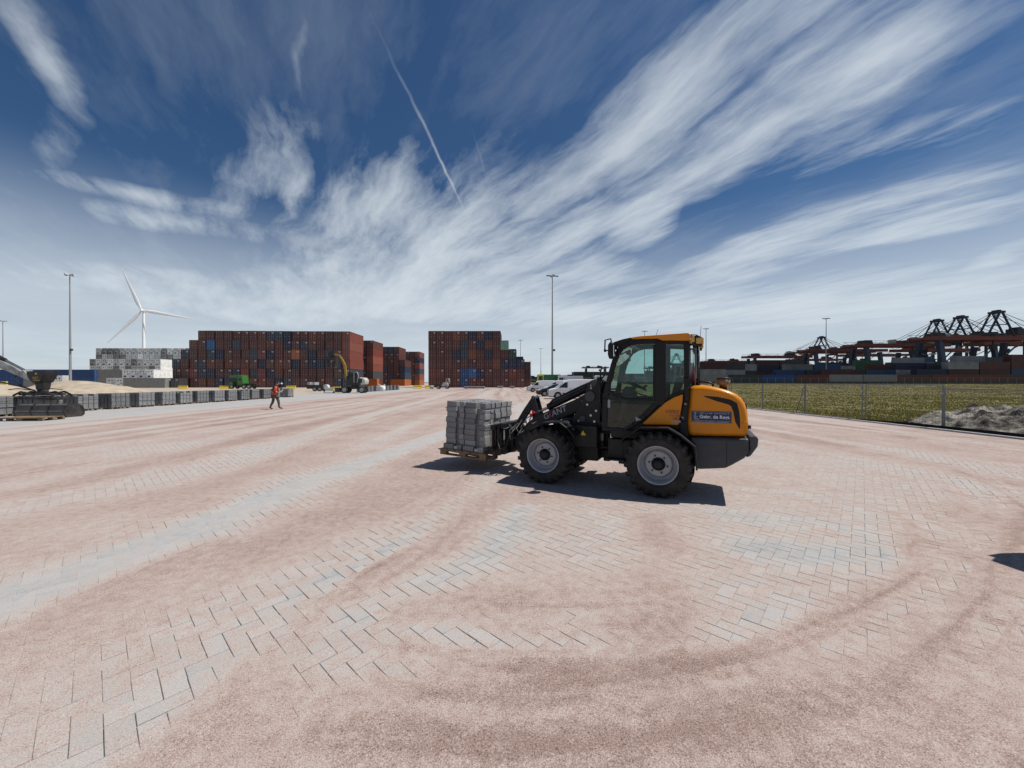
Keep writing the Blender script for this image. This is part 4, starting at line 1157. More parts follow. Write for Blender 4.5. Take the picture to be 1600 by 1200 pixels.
def quay_crane(label, x, y):
    t = thing('quay_crane', label, 'crane', (x, y, 1.0), 0, 'ship to shore cranes on the quay')
    for lx in (-16, 16):
        for ly in (-9, 9):
            m = MB(); m.prism([(lx - 1.0, 0), (lx + 1.0, 0), (lx + 0.8, 47), (lx - 0.8, 47)], ly - 1.0, ly + 1.0); m.build('leg', 'crane_blue', t)
    m = MB()
    for ly in (-9, 9):
        m.box(-15, 15, ly - 0.8, ly + 0.8, 15, 17.5); m.strip([(-15, 17), (15, 45)], 1.0, ly - 0.5, ly + 0.5)
    for lx in (-16, 16):
        m.box(lx - 0.8, lx + 0.8, -8, 8, 15.3, 17.8); m.box(lx - 0.8, lx + 0.8, -8, 8, 44, 46.8)
    m.build('portal_frame', 'crane_blue', t)
    m = MB()
    for ly in (-3.2, 3.2): m.box(-54, 62, ly - 0.7, ly + 0.7, 46.9, 49.6)
    for i in range(14): m.box(-52 + i * 8.5, -51.2 + i * 8.5, -2.5, 2.5, 47.5, 48.6)
    m.build('boom', 'crane_red', t)
    m = MB(); m.box(-56, -54, -4, 4, 46, 51); m.box(-60, -56, -1.5, 1.5, 48.6, 49.6); m.build('boom_tip', 'crane_pale', t)
    m = MB()
    for ly in (-4, 4):
        m.strip([(-16, 48), (-3, 73)], 1.4, ly - 0.6, ly + 0.6); m.strip([(12, 48), (-1, 73)], 1.4, ly - 0.6, ly + 0.6)
        m.strip([(-10, 60), (6, 60)], 0.8, ly - 0.4, ly + 0.4)
    m.box(-5, 1.5, -5, 5, 72, 74.2); m.box(-3.5, -0.5, -3, 3, 74.2, 75.5)
    m.build('apex_frame', 'crane_blue', t)
    for (ex, r) in ((-50, 0.28), (-30, 0.28), (30, 0.28), (58, 0.28)):
        m = MB()
        for ly in (-3.4, 3.4): m.tube([(-2, ly, 73), (ex, ly, 49.4)], r, 6)
        m.build('stay', 'crane_dark', t)
    m = MB(); m.box(14, 30, -5, 5, 49.7, 56); m.box(16, 20, -4, 4, 56, 57.5); m.build('machinery_house', 'crane_dark', t)
    m = MB(); m.box(-36, -30, -4, 4, 45.2, 46.8); m.box(-34, -31, -1.3, 1.3, 41.5, 45.2); m.tube([(-33, 0, 45), (-33, 0, 33)], 0.25, 6); m.box(-36, -30, -1.2, 1.2, 31.5, 33); m.build('trolley', 'crane_pale', t)
for lab, y in (('nearest quay crane with the tallest dark apex, far right', 400), ('second quay crane apex from the right', 432), ('third quay crane apex from the right', 456),
               ('lone far quay crane behind the field light mast', 626)):
    quay_crane(lab, 506, y)
quay_crane('small far quay crane seen through the loader cab', 430, 1000)

def stacking_crane(label, x, y, span=50.0, hgt=27.0, rz=0.0):
    t = thing('stacking_crane', label, 'crane', (x, y, 1.0), rz, 'red rail mounted stacking cranes')
    s = span / 2
    m = MB()
    for ly in (-5, 5): m.box(-s - 7, s + 6, ly - 0.7, ly + 0.7, hgt - 2.6, hgt - 0.5)
    for lx in (-s - 6, -s / 2, 0, s / 2, s + 5): m.box(lx - 0.6, lx + 0.6, -4.1, 4.1, hgt - 2.2, hgt - 0.9)
    m.build('girder', 'crane_red', t)
    for lx in (-s, s):
        for ly in (-1, 1):
            g = MB(); g.strip([(ly * 8.5, 0.8), (ly * 5.0, hgt - 3.05)], [1.5, 2.4], lx - 1.0, lx + 1.0, 'x'); g.build('leg', 'crane_blue', t)
        g = MB(); g.box(lx - 1.1, lx + 1.1, -11, 11, 0, 1.5); g.box(lx - 0.7, lx + 0.7, -6, 6, 11, 12.2); g.build('bogie_beam', 'crane_blue', t)
    m = MB(); c = random.uniform(-0.3, 0.3) * span
    m.box(c - 4, c + 4, -4.5, 4.5, hgt - 0.45, hgt + 0.4); m.box(c - 3.2, c - 0.6, -3, 3, hgt + 0.4, hgt + 2.4); m.box(c + 0.4, c + 2.6, -2, 2.5, hgt + 0.4, hgt + 1.6); m.cyl((c + 3.2, -2.5, hgt + 0.9), (c + 3.2, 2.5, hgt + 0.9), 0.8, seg=10); m.build('trolley', 'crane_dark', t)
    m = MB(); m.box(-s + 1, -s + 5.5, -3.5, 3.0, hgt - 0.45, hgt + 1.9); m.box(-s + 6.2, -s + 7.4, -2, 2, hgt - 0.45, hgt + 1.0); m.build('machinery_house', 'crane_dark', t)
    for lx in (-s, s):
        g = MB()
        for k in range(4):
            z0, z1 = 1.6 + k * 5.4, 1.6 + (k + 1) * 5.4; sg = 1 if k % 2 else -1
            w0, w1 = 8.0 - 0.14 * z0, 8.0 - 0.14 * z1
            g.tube([(lx, sg * w0, z0), (lx, -sg * w1, z1)], 0.22, 5)
        for k in range(9): g.box(lx + 1.05, lx + 1.5, 4.6, 6.2, 2.0 + k * 2.4, 2.1 + k * 2.4)
        g.build('bracing', 'crane_dark', t)
    g = MB()
    n = 14
    for k in range(n):
        x0 = -s - 6 + (span + 11) * k / n; x1 = x0 + (span + 11) / n; sg = 1 if k % 2 else -1
        g.tube([(x0, 5.9, hgt - 0.5 + (0 if k % 2 else 1.7)), (x1, 5.9, hgt - 0.5 + (1.7 if k % 2 else 0))], 0.12, 4)
    g.box(-s - 6, s + 5, 5.8, 6.0, hgt + 1.2, hgt + 1.35)
    g.build('lattice', 'crane_dark', t)
    m = MB(); m.box(c - 1.2, c + 1.2, -1.2, 1.2, hgt - 7.5, hgt - 4.6); m.tube([(c, 0, hgt), (c, 0, hgt - 5)], 0.3, 6); m.build('cab', 'crane_dark', t)
    m = MB()
    for i in range(12): m.box(-s - 6 + i * (span + 11) / 11 - 0.05, -s - 6 + i * (span + 11) / 11 + 0.05, -6.2, -6.1, hgt, hgt + 1.2)
    m.box(-s - 6, s + 5, -6.2, -6.1, hgt + 1.2, hgt + 1.3); m.build('handrail', 'crane_dark', t)
for lab, x, y in (('nearest red stacking crane, at the right edge', 266, 222), ('second nearest red stacking crane with a thick girder', 262, 262), ('third red stacking crane, under the lone quay crane', 262, 305),
                  ('fourth red stacking crane, above the long low container row', 262, 380), ('fifth red stacking crane, right of the loader bonnet', 265, 470),
                  ('sixth red stacking crane, smallest beside the loader', 280, 560), ('seventh red stacking crane, hidden low behind the cab', 270, 690)):
    stacking_crane(lab, x, y)
for lab, x, y in (('red stacking crane behind the second one, partly hidden', 330, 300), ('red stacking crane behind the third one, partly hidden', 335, 355), ('red stacking crane deep in the terminal centre', 340, 430), ('red stacking crane deep in the terminal, farther left', 330, 520),
                  ('rightmost red stacking crane deep in the terminal', 330, 250)):
    stacking_crane(lab, x, y, 46, 27)
stacking_crane('brown portal crane far behind the parked white van', 150, 690, 34, 28)
# ================================================================== the wheel loader (x forward, y to its left, z up; origin under the rear axle)
def build_loader():
    ang = math.atan2(0.44139, -0.89731)
    t = thing('wheel_loader', 'orange and black compact wheel loader carrying a pallet of grey blocks', 'wheel loader', (2.472, 6.246, 0), ang)
    BK, DK, OR, GY = 'loader_black', 'loader_dark', 'loader_orange', 'loader_grey'

    # ---- wheels
    def tyre_mesh(R, W):
        m = MB(); m.sm = True; h = W / 2
        m.lathe([(h - 0.045, 0.275), (h - 0.015, 0.30), (h, 0.345), (h - 0.004, 0.385), (h - 0.03, R - 0.055), (h - 0.065, R - 0.036), (0.0, R - 0.030),
                 (-h + 0.065, R - 0.036), (-h + 0.03, R - 0.055), (-h + 0.004, 0.385), (-h, 0.345), (-h + 0.015, 0.30), (-h + 0.045, 0.275)], 64, 'y')
        m.sm = False
        n = 22
        for side in (-1, 1):
            for k in range(n):
                a = 2 * PI * (k + (0.5 if side > 0 else 0)) / n
                # a lug: runs from the middle out over the shoulder, slanting
                da = 0.115; sl = 0.10
                pts = [(0.015, R, -sl), (h - 0.055, R - 0.002, 0.0), (h - 0.012, R - 0.042, 0.03), (h - 0.006, R - 0.085, 0.04)]
                v = []
                for (yy, rr, ao) in pts:
                    for sg in (-1, 1):
                        for rad in (rr, min(rr, R - 0.0) - 0.05):
                            th = a + ao * 0.9 + sg * da * 0.5
                            v.append((rad * math.cos(th), side * yy, rad * math.sin(th)))
                fs = []
                for i in range(len(pts) - 1):
                    o = i * 4; q = o + 4
                    fs += [(o, q, q + 2, o + 2), (o, o + 1, q + 1, q), (o + 2, q + 2, q + 3, o + 3)]
                fs += [(0, 2, 3, 1), (12, 13, 15, 14)]
                m.add(v, fs)
        # raised letters ring and bead line on the side wall
        m.sm = True
        for s in (-1, 1):
            m.lathe([(s * (h - 0.002), 0.36), (s * (h + 0.006), 0.366), (s * (h + 0.006), 0.374), (s * (h - 0.002), 0.38)], 64, 'y')
        return m.mesh('tyre', 'rubber')

    def rim_mesh(W):
        m = MB(); m.sm = True; h = W / 2
        m.lathe([(h - 0.05, 0.262), (h - 0.02, 0.284), (h - 0.012, 0.280), (h - 0.022, 0.266), (h - 0.05, 0.258), (h - 0.11, 0.248), (h - 0.165, 0.236),
                 (h - 0.175, 0.200), (h - 0.140, 0.186), (h - 0.132, 0.172), (h - 0.130, 0.085), (h - 0.13, 0.0)], 56, 'y')
        m.lathe([(-h + 0.05, 0.262), (-h + 0.02, 0.284), (-h + 0.012, 0.280), (-h + 0.06, 0.25), (-h + 0.2, 0.22), (h - 0.14, 0.2)], 56, 'y')
        return m.mesh('rim', 'rim_paint')

    def hub_mesh(W):
        m = MB(); h = W / 2
        m.lathe([(h - 0.132, 0.098), (h - 0.105, 0.094), (h - 0.10, 0.072), (h - 0.062, 0.066), (h - 0.055, 0.05), (h - 0.053, 0.0)], 28, 'y')
        for k in range(6):
            a = 2 * PI * k / 6 + 0.3
            m.cyl((0.128 * math.cos(a), h - 0.135, 0.128 * math.sin(a)), (0.128 * math.cos(a), h - 0.108, 0.128 * math.sin(a)), 0.013, seg=6)
        return m.mesh('hub', DK)
    W = 0.44
    for (x, R) in ((0.02, 0.488), (1.80, 0.480)):
        ty, ri, hb = tyre_mesh(R, W), rim_mesh(W), hub_mesh(W)
        for s in (1, -1):
            w = inst('wheel', ty, t, (x, s * (0.82 - W / 2), R - 0.012), (0, random.uniform(0, 6), 0 if s > 0 else PI))
            inst('rim', ri, w); inst('hub', hb, w)
    # ---- axles, shaft, articulated frame
    for x in (0.02, 1.80):
        m = MB(); m.cyl((x, -0.5, 0.475), (x, 0.5, 0.475), 0.085, seg=14); m.lathe([(-0.2, 0.05), (-0.13, 0.15), (0.13, 0.15), (0.2, 0.05)], 18, 'y', (x, 0, 0.475))
        for s in (-1, 1): m.cyl((x, s * 0.28, 0.475), (x, s * 0.46, 0.475), 0.14, 0.17, seg=18)
        m.build('axle', DK, t)
    m = MB(); m.cyl((0.2, 0, 0.47), (1.6, 0, 0.47), 0.045, seg=10); m.build('drive_shaft', DK, t)
    m = MB()
    m.prism([(-0.9, 0.5), (0.55, 0.46), (0.72, 0.55), (0.78, 0.92), (-0.3, 0.95), (-0.9, 0.9)], -0.36, 0.36)
    m.box(0.1, 0.75, -0.52, 0.52, 0.80, 0.93)
    m.build('rear_frame', DK, t, bevel=0.012)
    m = MB(); m.box(0.42, 0.78, 0.36, 0.50, 0.44, 0.78); m.build('side_tank', DK, t, bevel=0.015)
    m = MB(); m.box(0.46, 0.74, -0.5, -0.36, 0.44, 0.78); m.build('side_tank', DK, t, bevel=0.015)
    m = MB(); m.box(0.16, 0.62, 0.40, 0.56, 0.40, 0.45); m.build('skid_plate', DK, t, bevel=0.01)
    m = MB()
    m.box(0.72, 1.05, -0.09, 0.09, 0.38, 0.50); m.box(0.72, 1.05, -0.09, 0.09, 0.80, 0.92); m.cyl((0.92, 0, 0.32), (0.92, 0, 0.98), 0.06, seg=14)
    m.cyl((0.62, 0.26, 0.58), (1.25, 0.20, 0.60), 0.035, seg=10); m.cyl((0.62, -0.26, 0.58), (1.25, -0.20, 0.60), 0.035, seg=10)
    m.build('articulation_joint', DK, t)
    m = MB()
    m.prism([(1.00, 0.36), (2.12, 0.36), (2.22, 0.55), (2.18, 0.72), (1.55, 0.98), (1.00, 1.0)], -0.33, 0.33)
    m.prism([(0.98, 0.60), (1.42, 0.60), (1.42, 0.96), (0.98, 0.96)], 0.33, 0.48); m.prism([(0.98, 0.60), (1.42, 0.60), (1.42, 0.96), (0.98, 0.96)], -0.48, -0.33)
    m.build('front_frame', DK, t, bevel=0.012)
    for s in (1, -1):
        m = MB()
        prof = [(0.965, 0.92), (0.965, 1.58), (0.985, 1.67), (1.04, 1.725), (1.11, 1.715), (1.17, 1.65), (1.22, 1.50), (1.30, 1.30), (1.42, 1.10), (1.46, 0.95)]
        m.prism(prof, s * 0.275, s * 0.315)
        m.build('tower_plate', DK, t, bevel=0.008)
    m = MB(); m.cyl((1.07, -0.34, 1.66), (1.07, 0.34, 1.66), 0.05, seg=16); m.cyl((1.13, -0.34, 1.44), (1.13, 0.34, 1.44), 0.062, seg=18); m.cyl((1.26, -0.34, 1.06), (1.26, 0.34, 1.06), 0.05, seg=16)
    m.cyl((1.13, 0.335, 1.44), (1.13, 0.352, 1.44), 0.085, seg=20)
    m.build('pivot_pin', GY, t)
    m = MB()     # small fixings that catch the light
    for (x, z) in ((1.03, 1.20), (1.12, 1.12), (1.33, 1.02), (1.06, 1.02), (1.18, 1.30)):
        m.cyl((x, 0.315, z), (x, 0.332, z), 0.02, seg=6)
    m.build('bolt', 'bare_steel', t)
    # ---- lift arm (a pair of plates joined by cross tubes)
    arm = [(1.06, 1.36), (1.10, 1.50), (1.20, 1.50), (1.40, 1.385), (1.75, 1.235), (2.10, 1.085), (2.30, 0.955), (2.46, 0.78), (2.58, 0.60), (2.66, 0.46), (2.60, 0.40), (2.50, 0.42), (2.40, 0.58),
           (2.27, 0.74), (2.06, 0.875), (1.72, 1.02), (1.46, 1.13), (1.30, 1.225)]
    for s in (1, -1):
        m = MB(); m.prism(arm, s * 0.14, s * 0.245); a_ = m.build('lift_arm', DK, t, bevel=0.012)
        if s > 0: left_arm = a_
    m = MB()
    for (x, z) in ((1.6, 1.17), (2.12, 0.99), (2.45, 0.64)): m.cyl((x, -0.14, z), (x, 0.14, z), 0.055, seg=14)
    m.build('cross_tube', DK, t)
    for s in (1, -1):
        m = MB(); m.cyl((1.26, s * 0.195, 1.02), (1.66, s * 0.195, 1.035), 0.05, seg=14); m.build('lift_cylinder', DK, t)
    m = MB(); m.cyl((1.07, 0, 1.66), (1.18, 0, 1.61), 0.05, seg=14); m.cyl((1.16, 0, 1.62), (1.98, 0, 1.222), 0.062, seg=18); m.cyl((1.94, 0, 1.241), (2.0, 0, 1.212), 0.07, seg=18)
    tc = m.build('tilt_cylinder', DK, t)
    m = MB(); m.cyl((1.98, 0, 1.222), (2.19, 0, 1.12), 0.026, seg=12); m.build('rod', 'bare_steel', tc)
    m = MB(); m.tube([(1.2, 0.05, 1.68), (1.5, 0.06, 1.54), (1.9, 0.06, 1.345), (1.96, 0.04, 1.28)], 0.018, 8); m.tube([(1.2, -0.04, 1.69), (1.6, -0.05, 1.50), (1.94, -0.05, 1.30)], 0.016, 8); m.build('oil_pipe', DK, tc)
    for s in (1, -1):
        m = MB(); m.prism([(2.23, 1.40), (2.255, 1.43), (2.29, 1.42), (2.305, 1.385), (2.29, 1.12), (2.27, 0.97), (2.20, 0.92), (2.14, 0.97), (2.15, 1.12)], s * 0.085, s * 0.115)
        m.build('lever_plate', DK, t, bevel=0.006)
        m = MB(); m.strip([(2.265, 1.39), (2.45, 1.11), (2.66, 0.80)], [0.075, 0.10, 0.075], s * 0.04, s * 0.08); m.build('push_link', DK, t, bevel=0.008)
    m = MB(); m.cyl((2.265, -0.13, 1.39), (2.265, 0.13, 1.39), 0.028, seg=12); m.cyl((2.19, -0.13, 1.12), (2.19, 0.13, 1.12), 0.03, seg=12); m.cyl((2.66, -0.2, 0.80), (2.66, 0.2, 0.80), 0.03, seg=12); m.cyl((2.60, -0.28, 0.45), (2.60, 0.28, 0.45), 0.035, seg=12)
    m.build('linkage_pin', GY, t)
    # couplings and red caps by the lever
    m = MB(); m.cyl((2.23, 0.12, 1.10), (2.23, 0.20, 1.13), 0.024, seg=8); m.cyl((2.28, 0.12, 1.06), (2.28, 0.20, 1.09), 0.022, seg=8); m.build('coupling_cap', 'warning_red', t)
    m = MB()
    m.tube([(2.24, 0.16, 1.10), (2.30, 0.20, 0.98), (2.22, 0.24, 0.92), (2.12, 0.25, 0.97)], 0.013, 6); m.tube([(2.28, 0.17, 1.06), (2.36, 0.22, 1.00), (2.33, 0.26, 0.90)], 0.012, 6)
    m.build('coupling_hose', 'bare_steel', t)
    # ---- quick hitch, carriage, forks
    m = MB()
    for s in (1, -1):
        m.prism([(2.58, 0.38), (2.70, 0.36), (2.76, 0.86), (2.68, 0.90), (2.58, 0.78)], s * 0.22, s * 0.30)
        m.prism([(2.70, 0.36), (2.80, 0.36), (2.82, 0.90), (2.76, 0.92)], s * 0.46, s * 0.52)
    m.box(2.68, 2.78, -0.5, 0.5, 0.84, 0.92); m.box(2.66, 2.74, -0.5, 0.5, 0.36, 0.44); m.box(2.72, 2.76, -0.30, 0.30, 0.44, 0.84)
    m.build('quick_hitch', BK, t, bevel=0.008)
    m = MB()
    m.box(2.83, 2.90, -0.60, 0.60, 0.80, 0.90); m.box(2.84, 2.90, -0.60, 0.60, 0.40, 0.48)
    for y in (-0.58, -0.2, 0.2, 0.55): m.box(2.85, 2.89, y - 0.03, y + 0.03, 0.48, 0.80)
    m.build('fork_carriage', BK, t, bevel=0.006)
    m = MB()
    m.tube([(2.62, 0.30, 0.86), (2.72, 0.44, 0.80), (2.78, 0.55, 0.62), (2.72, 0.57, 0.46), (2.60, 0.55, 0.50), (2.56, 0.50, 0.72), (2.50, 0.34, 0.86)], 0.014, 8)
    m.tube([(2.50, 0.26, 0.92), (2.58, 0.46, 0.80), (2.54, 0.52, 0.64), (2.44, 0.44, 0.70), (2.40, 0.30, 0.84)], 0.013, 8)
    m.tube([(2.42, 0.27, 0.98), (2.46, 0.42, 0.84), (2.40, 0.44, 0.74), (2.34, 0.34, 0.80)], 0.013, 8)
    m.build('hydraulic_hose', 'hose_rubber', t)
    tilt = RAD(-2.6)
    for y in (0.36, -0.52):
        f = MB(); f.prism([(2.905, 0.90), (2.955, 0.90), (2.965, 0.275), (4.22, 0.282), (4.22, 0.270), (2.965, 0.222), (2.905, 0.235)], y - 0.06, y + 0.06)
        o = f.build('fork', 'fork_steel', t, bevel=0.006)
        piv = Vector((2.93, 0, 0.24)); Rm = Matrix.Rotation(tilt, 4, 'Y')
        o.matrix_local = Matrix.Translation(piv) @ Rm @ Matrix.Translation(-piv)
    # ---- counterweight and bonnet
    cw = [(-0.40, 0.872), (-1.135, 0.905), (-1.14, 0.72), (-1.08, 0.63), (-0.93, 0.52), (-0.85, 0.47), (-0.50, 0.42), (-0.40, 0.55)]
    m = MB(); m.prism(cw, -0.56, 0.56); o = m.build('counterweight', GY, t, bevel=0.035, seg=3)
    m = MB(); m.box(-0.868, -0.862, 0.552, 0.563, 0.49, 0.86); m.build('seam', BK, o)
    m = MB(); m.prism([(-1.135, 0.93), (-1.22, 0.945), (-1.245, 0.90), (-1.235, 0.80), (-1.15, 0.66), (-1.10, 0.64), (-1.145, 0.76)], -0.54, 0.54); m.build('rear_bumper', GY, t, bevel=0.02)
    hood = [(-0.362, 0.885), (-0.340, 1.08), (-0.372, 1.35), (-0.384, 1.55), (-0.40, 1.60), (-0.45, 1.627), (-0.56, 1.632), (-0.68, 1.615), (-0.80, 1.588), (-0.90, 1.556), (-0.985, 1.512), (-1.05, 1.452), (-1.092, 1.38),
            (-1.116, 1.29), (-1.128, 1.18), (-1.134, 1.05), (-1.136, 0.915)]
    m = MB(); m.prism(hood, -0.50, 0.50)
    hd = m.build('bonnet', OR, t, bevel=0.075, seg=6, angle=50)
    for p in hd.data.polygons: p.use_smooth = True
    hd.modifiers['bevel'].harden_normals = True
    m = MB(); m.strip([(-0.585, 1.475), (-0.74, 1.440), (-0.90, 1.398), (-0.955, 1.365), (-0.985, 1.26), (-1.0, 1.13), (-1.025, 1.03)], [0.012, 0.062, 0.074, 0.085, 0.070, 0.060, 0.01], 0.47, 0.5035)
    m.build('vent_stripe', BK, hd)
    m = MB(); m.strip([(-0.585, 1.475), (-0.74, 1.440), (-0.90, 1.398), (-0.955, 1.365), (-0.985, 1.26), (-1.0, 1.13), (-1.025, 1.03)], [0.012, 0.062, 0.074, 0.085, 0.070, 0.060, 0.01], -0.5035, -0.47)
    m.build('vent_stripe', BK, hd)
    m = MB(); m.prism([(-1.13, 1.02), (-1.15, 1.02), (-1.125, 1.36), (-1.105, 1.38)], -0.30, 0.30); m.build('rear_grille', BK, hd)
    m = MB(); m.cyl((-1.09, 0.47, 1.10), (-1.09, 0.52, 1.10), 0.03, seg=14); m.build('bonnet_catch', OR, hd)
    m = MB(); m.box(-1.165, -1.12, 0.38, 0.46, 1.03, 1.075); m.box(-1.165, -1.12, -0.46, -0.38, 1.03, 1.075); m.build('tail_lamp', BK, hd)
    m = MB(); m.tube([(-0.50, 0.22, 1.62), (-0.50, 0.22, 1.665), (-0.54, 0.22, 1.685), (-0.66, 0.22, 1.672), (-0.70, 0.22, 1.645), (-0.70, 0.22, 1.60)], 0.016, 8); m.build('bonnet_handle', BK, hd)
    pc = MB(); pc.lathe([(1.55, 0.0), (1.55, 0.05), (1.635, 0.05), (1.64, 0.085), (1.655, 0.093), (1.725, 0.093), (1.728, 0.0)], 28, 'z', (-0.84, 0.1, 0)); pc.mi = 1; pc.lathe([(1.727, 0.0), (1.727, 0.099), (1.742, 0.099), (1.748, 0.07), (1.75, 0.0)], 28, 'z', (-0.84, 0.1, 0)); pc.mi = 1; pc.lathe([(1.55, 0.055), (1.60, 0.055), (1.60, 0.0)], 20, 'z', (-0.84, 0.1, 0))
    pc.build('air_pre_cleaner', ['cleaner_brown', BK], t)
    # company board on the bonnet side
    m = MB(); m.box(-0.925, -0.415, 0.5005, 0.508, 1.095, 1.262); sg = m.build('side_sign', 'decal_blue', t)
    m = MB(); m.box(-0.92, -0.42, 0.508, 0.5092, 1.098, 1.103); m.box(-0.92, -0.42, 0.508, 0.5092, 1.122, 1.126); m.box(-0.92, -0.42, 0.508, 0.5092, 1.252, 1.256)
    m.build('sign_line', 'decal_grey', sg)

    def side_matrix(x, y, z, rot=0.0):
        # text plane facing +y, reading towards -x
        return Matrix.Translation((x, y, z)) @ Matrix.Rotation(PI, 4, 'Z') @ Matrix.Rotation(PI / 2, 4, 'X') @ Matrix.Rotation(rot, 4, 'Z')
    text_part('sign_text', 'Gebr. de Regt', 0.066, 'decal_white', sg, side_matrix(-0.522, 0.5085, 1.160), bold=0.0012)
    # lines of print too small to read
    def tiny_print(par, y, rows):
        m = MB(); r = random.Random(3)
        for (x0, x1, z, h) in rows:
            x = x0
            while x > x1:
                w = r.uniform(0.6, 1.5) * h; m.box(x - w, x, y, y + 0.001, z, z + h * r.uniform(0.65, 1.0)); x -= w + h * r.choice([0.35, 0.35, 0.35, 1.2])
        m.build('fine_print', 'decal_grey', par)
    tiny_print(sg, 0.5085, [(-0.52, -0.68, 1.226, 0.013), (-0.71, -0.90, 1.226, 0.013), (-0.45, -0.71, 1.107, 0.009), (-0.75, -0.90, 1.107, 0.009), (-0.868, -0.90, 1.162, 0.010)])
    m = MB()
    m.cyl((-0.468, 0.5085, 1.232), (-0.468, 0.5095, 1.232), 0.013, seg=10)
    m.strip([(-0.463, 1.215), (-0.458, 1.175), (-0.468, 1.140)], 0.014, 0.5085, 0.5095); m.strip([(-0.468, 1.145), (-0.500, 1.150), (-0.51, 1.135)], 0.012, 0.5085, 0.5095); m.strip([(-0.458, 1.195), (-0.485, 1.175), (-0.500, 1.182)], 0.009, 0.5085, 0.5095)
    m.build('sign_emblem', 'decal_grey', sg)
    # ---- cab
    yl = 0.52
    for s in (1, -1):
        a, b = s * 0.455, s * yl
        m = MB()
        m.strip([(0.850, 0.94), (0.838, 1.42), (0.792, 1.66), (0.705, 1.98), (0.655, 2.12), (0.59, 2.22), (0.48, 2.285), (0.36, 2.305)], [0.085, 0.085, 0.08, 0.08, 0.085, 0.095, 0.095, 0.08], a, b)
        m.strip([(0.40, 2.303), (0.0, 2.298), (-0.37, 2.262)], [0.075, 0.075, 0.07], a, b)
        m.strip([(0.012, 2.30), (0.012, 1.33)], [0.15, 0.15], a, b + s * 0.004)
        m.strip([(-0.345, 2.27), (-0.352, 1.75), (-0.348, 1.45), (-0.315, 1.06), (-0.325, 0.92)], [0.075, 0.07, 0.075, 0.085, 0.11], a, b)
        m.strip([(0.89, 0.93), (0.55, 0.93), (0.40, 1.02), (0.235, 1.17), (0.06, 1.36), (-0.10, 1.45), (-0.32, 1.55)], [0.06, 0.055, 0.06, 0.085, 0.075, 0.05, 0.05], a, b + s * 0.002)
        m.strip([(0.80, 1.545), (0.66, 1.475), (0.53, 1.415), (0.05, 1.415)], 0.034, a + s * 0.03, b + s * 0.006)
        m.strip([(0.10, 1.40), (0.10, 2.25)], 0.03, a + s * 0.03, b + s * 0.008)
        m.build('cab_frame', BK, t, bevel=0.01)
        # glazing
        g = MB(); g.prism([(0.80, 1.54), (0.53, 1.41), (0.085, 1.41), (0.085, 2.27), (0.45, 2.27), (0.58, 2.20), (0.665, 2.06), (0.75, 1.76)], s * 0.496, s * 0.500); g.build('door_glass', 'cab_glass', t)
        g = MB(); g.prism([(0.82, 1.52), (0.53, 1.40), (0.03, 1.40), (0.05, 1.34), (0.23, 1.17), (0.40, 1.01), (0.56, 0.95), (0.83, 0.95)], s * 0.496, s * 0.500); g.build('lower_door_glass' if s > 0 else 'lower_side_panel', 'cab_glass' if s > 0 else BK, t)
        g = MB(); g.prism([(-0.06, 1.43), (-0.30, 1.54), (-0.315, 1.75), (-0.31, 2.25), (-0.06, 2.27)], s * 0.496, s * 0.500); g.build('quarter_glass', 'cab_glass', t)
        pan = MB(); pan.prism([(0.262, 1.03), (0.245, 1.06), (0.10, 1.215), (-0.075, 1.388), (-0.19, 1.462), (-0.305, 1.508), (-0.300, 1.40), (-0.268, 1.20), (-0.240, 1.045)], s * 0.45, s * 0.562); pn = pan.build('side_panel', OR, t, bevel=0.02, seg=3)
        if s > 0: left_panel = pn
        m = MB(); m.strip([(-0.358, 1.60), (-0.350, 1.40), (-0.305, 1.10), (-0.318, 0.88)], [0.05, 0.055, 0.075, 0.12], s * 0.40, s * 0.545); m.build('corner_post', BK, t, bevel=0.008)
        m = MB()
        for (x, z) in ((-0.335, 1.36), (-0.30, 1.16)): m.lathe([(s * 0.545, 0.017), (s * 0.552, 0.015), (s * 0.556, 0.0)], 12, 'y', (x, 0, z))
        m.build('post_bolt', 'bare_steel', t)
        m = MB(); m.strip([(0.795, 1.66), (0.735, 1.68), (0.70, 1.84), (0.735, 1.87)], 0.016, s * 0.515, s * 0.53); m.build('grab_handle', BK, t)
        m = MB(); m.box(0.76, 0.815, s * 0.503 - 0.006, s * 0.503 + 0.006, 1.27, 1.40); m.build('door_window_tag', 'decal_grey', t, bevel=0.012)
    # floor, bulkheads and inner parts of the cab
    for s in (1, -1):
        m = MB(); m.prism([(0.56, 0.935), (0.40, 1.0), (0.22, 1.16), (0.05, 1.34), (-0.10, 1.44), (-0.32, 1.54), (-0.33, 0.935)], s * 0.436, s * 0.449); m.build('inner_panel', BK, t)
    m = MB(); m.box(-0.33, 0.80, -0.45, 0.45, 0.93, 0.975); m.prism([(-0.36, 0.95), (-0.28, 0.95), (-0.30, 1.56), (-0.36, 1.60)], -0.45, 0.45); m.box(-0.30, 0.14, -0.44, 0.44, 0.975, 1.16); m.build('cab_floor', BK, t)
    m = MB()
    for y in (-0.485, 0.41): m.box(0.80, 0.885, y, y + 0.075, 0.90, 1.50)
    m.box(0.80, 0.88, -0.41, 0.41, 0.90, 1.30); m.box(0.80, 0.86, -0.41, 0.41, 1.30, 1.345)
    m.box(0.42, 0.56, -0.455, 0.455, 2.255, 2.315)
    m.build('front_bulkhead', BK, t)
    g = MB(); g.add([(0.862, -0.45, 1.345), (0.862, 0.45, 1.345), (0.73, 0.45, 1.96), (0.73, -0.45, 1.96), (0.52, 0.45, 2.27), (0.52, -0.45, 2.27)], [(0, 1, 2, 3), (3, 2, 4, 5)]); g.build('windscreen', 'cab_glass', t)
    g = MB(); g.sm = True
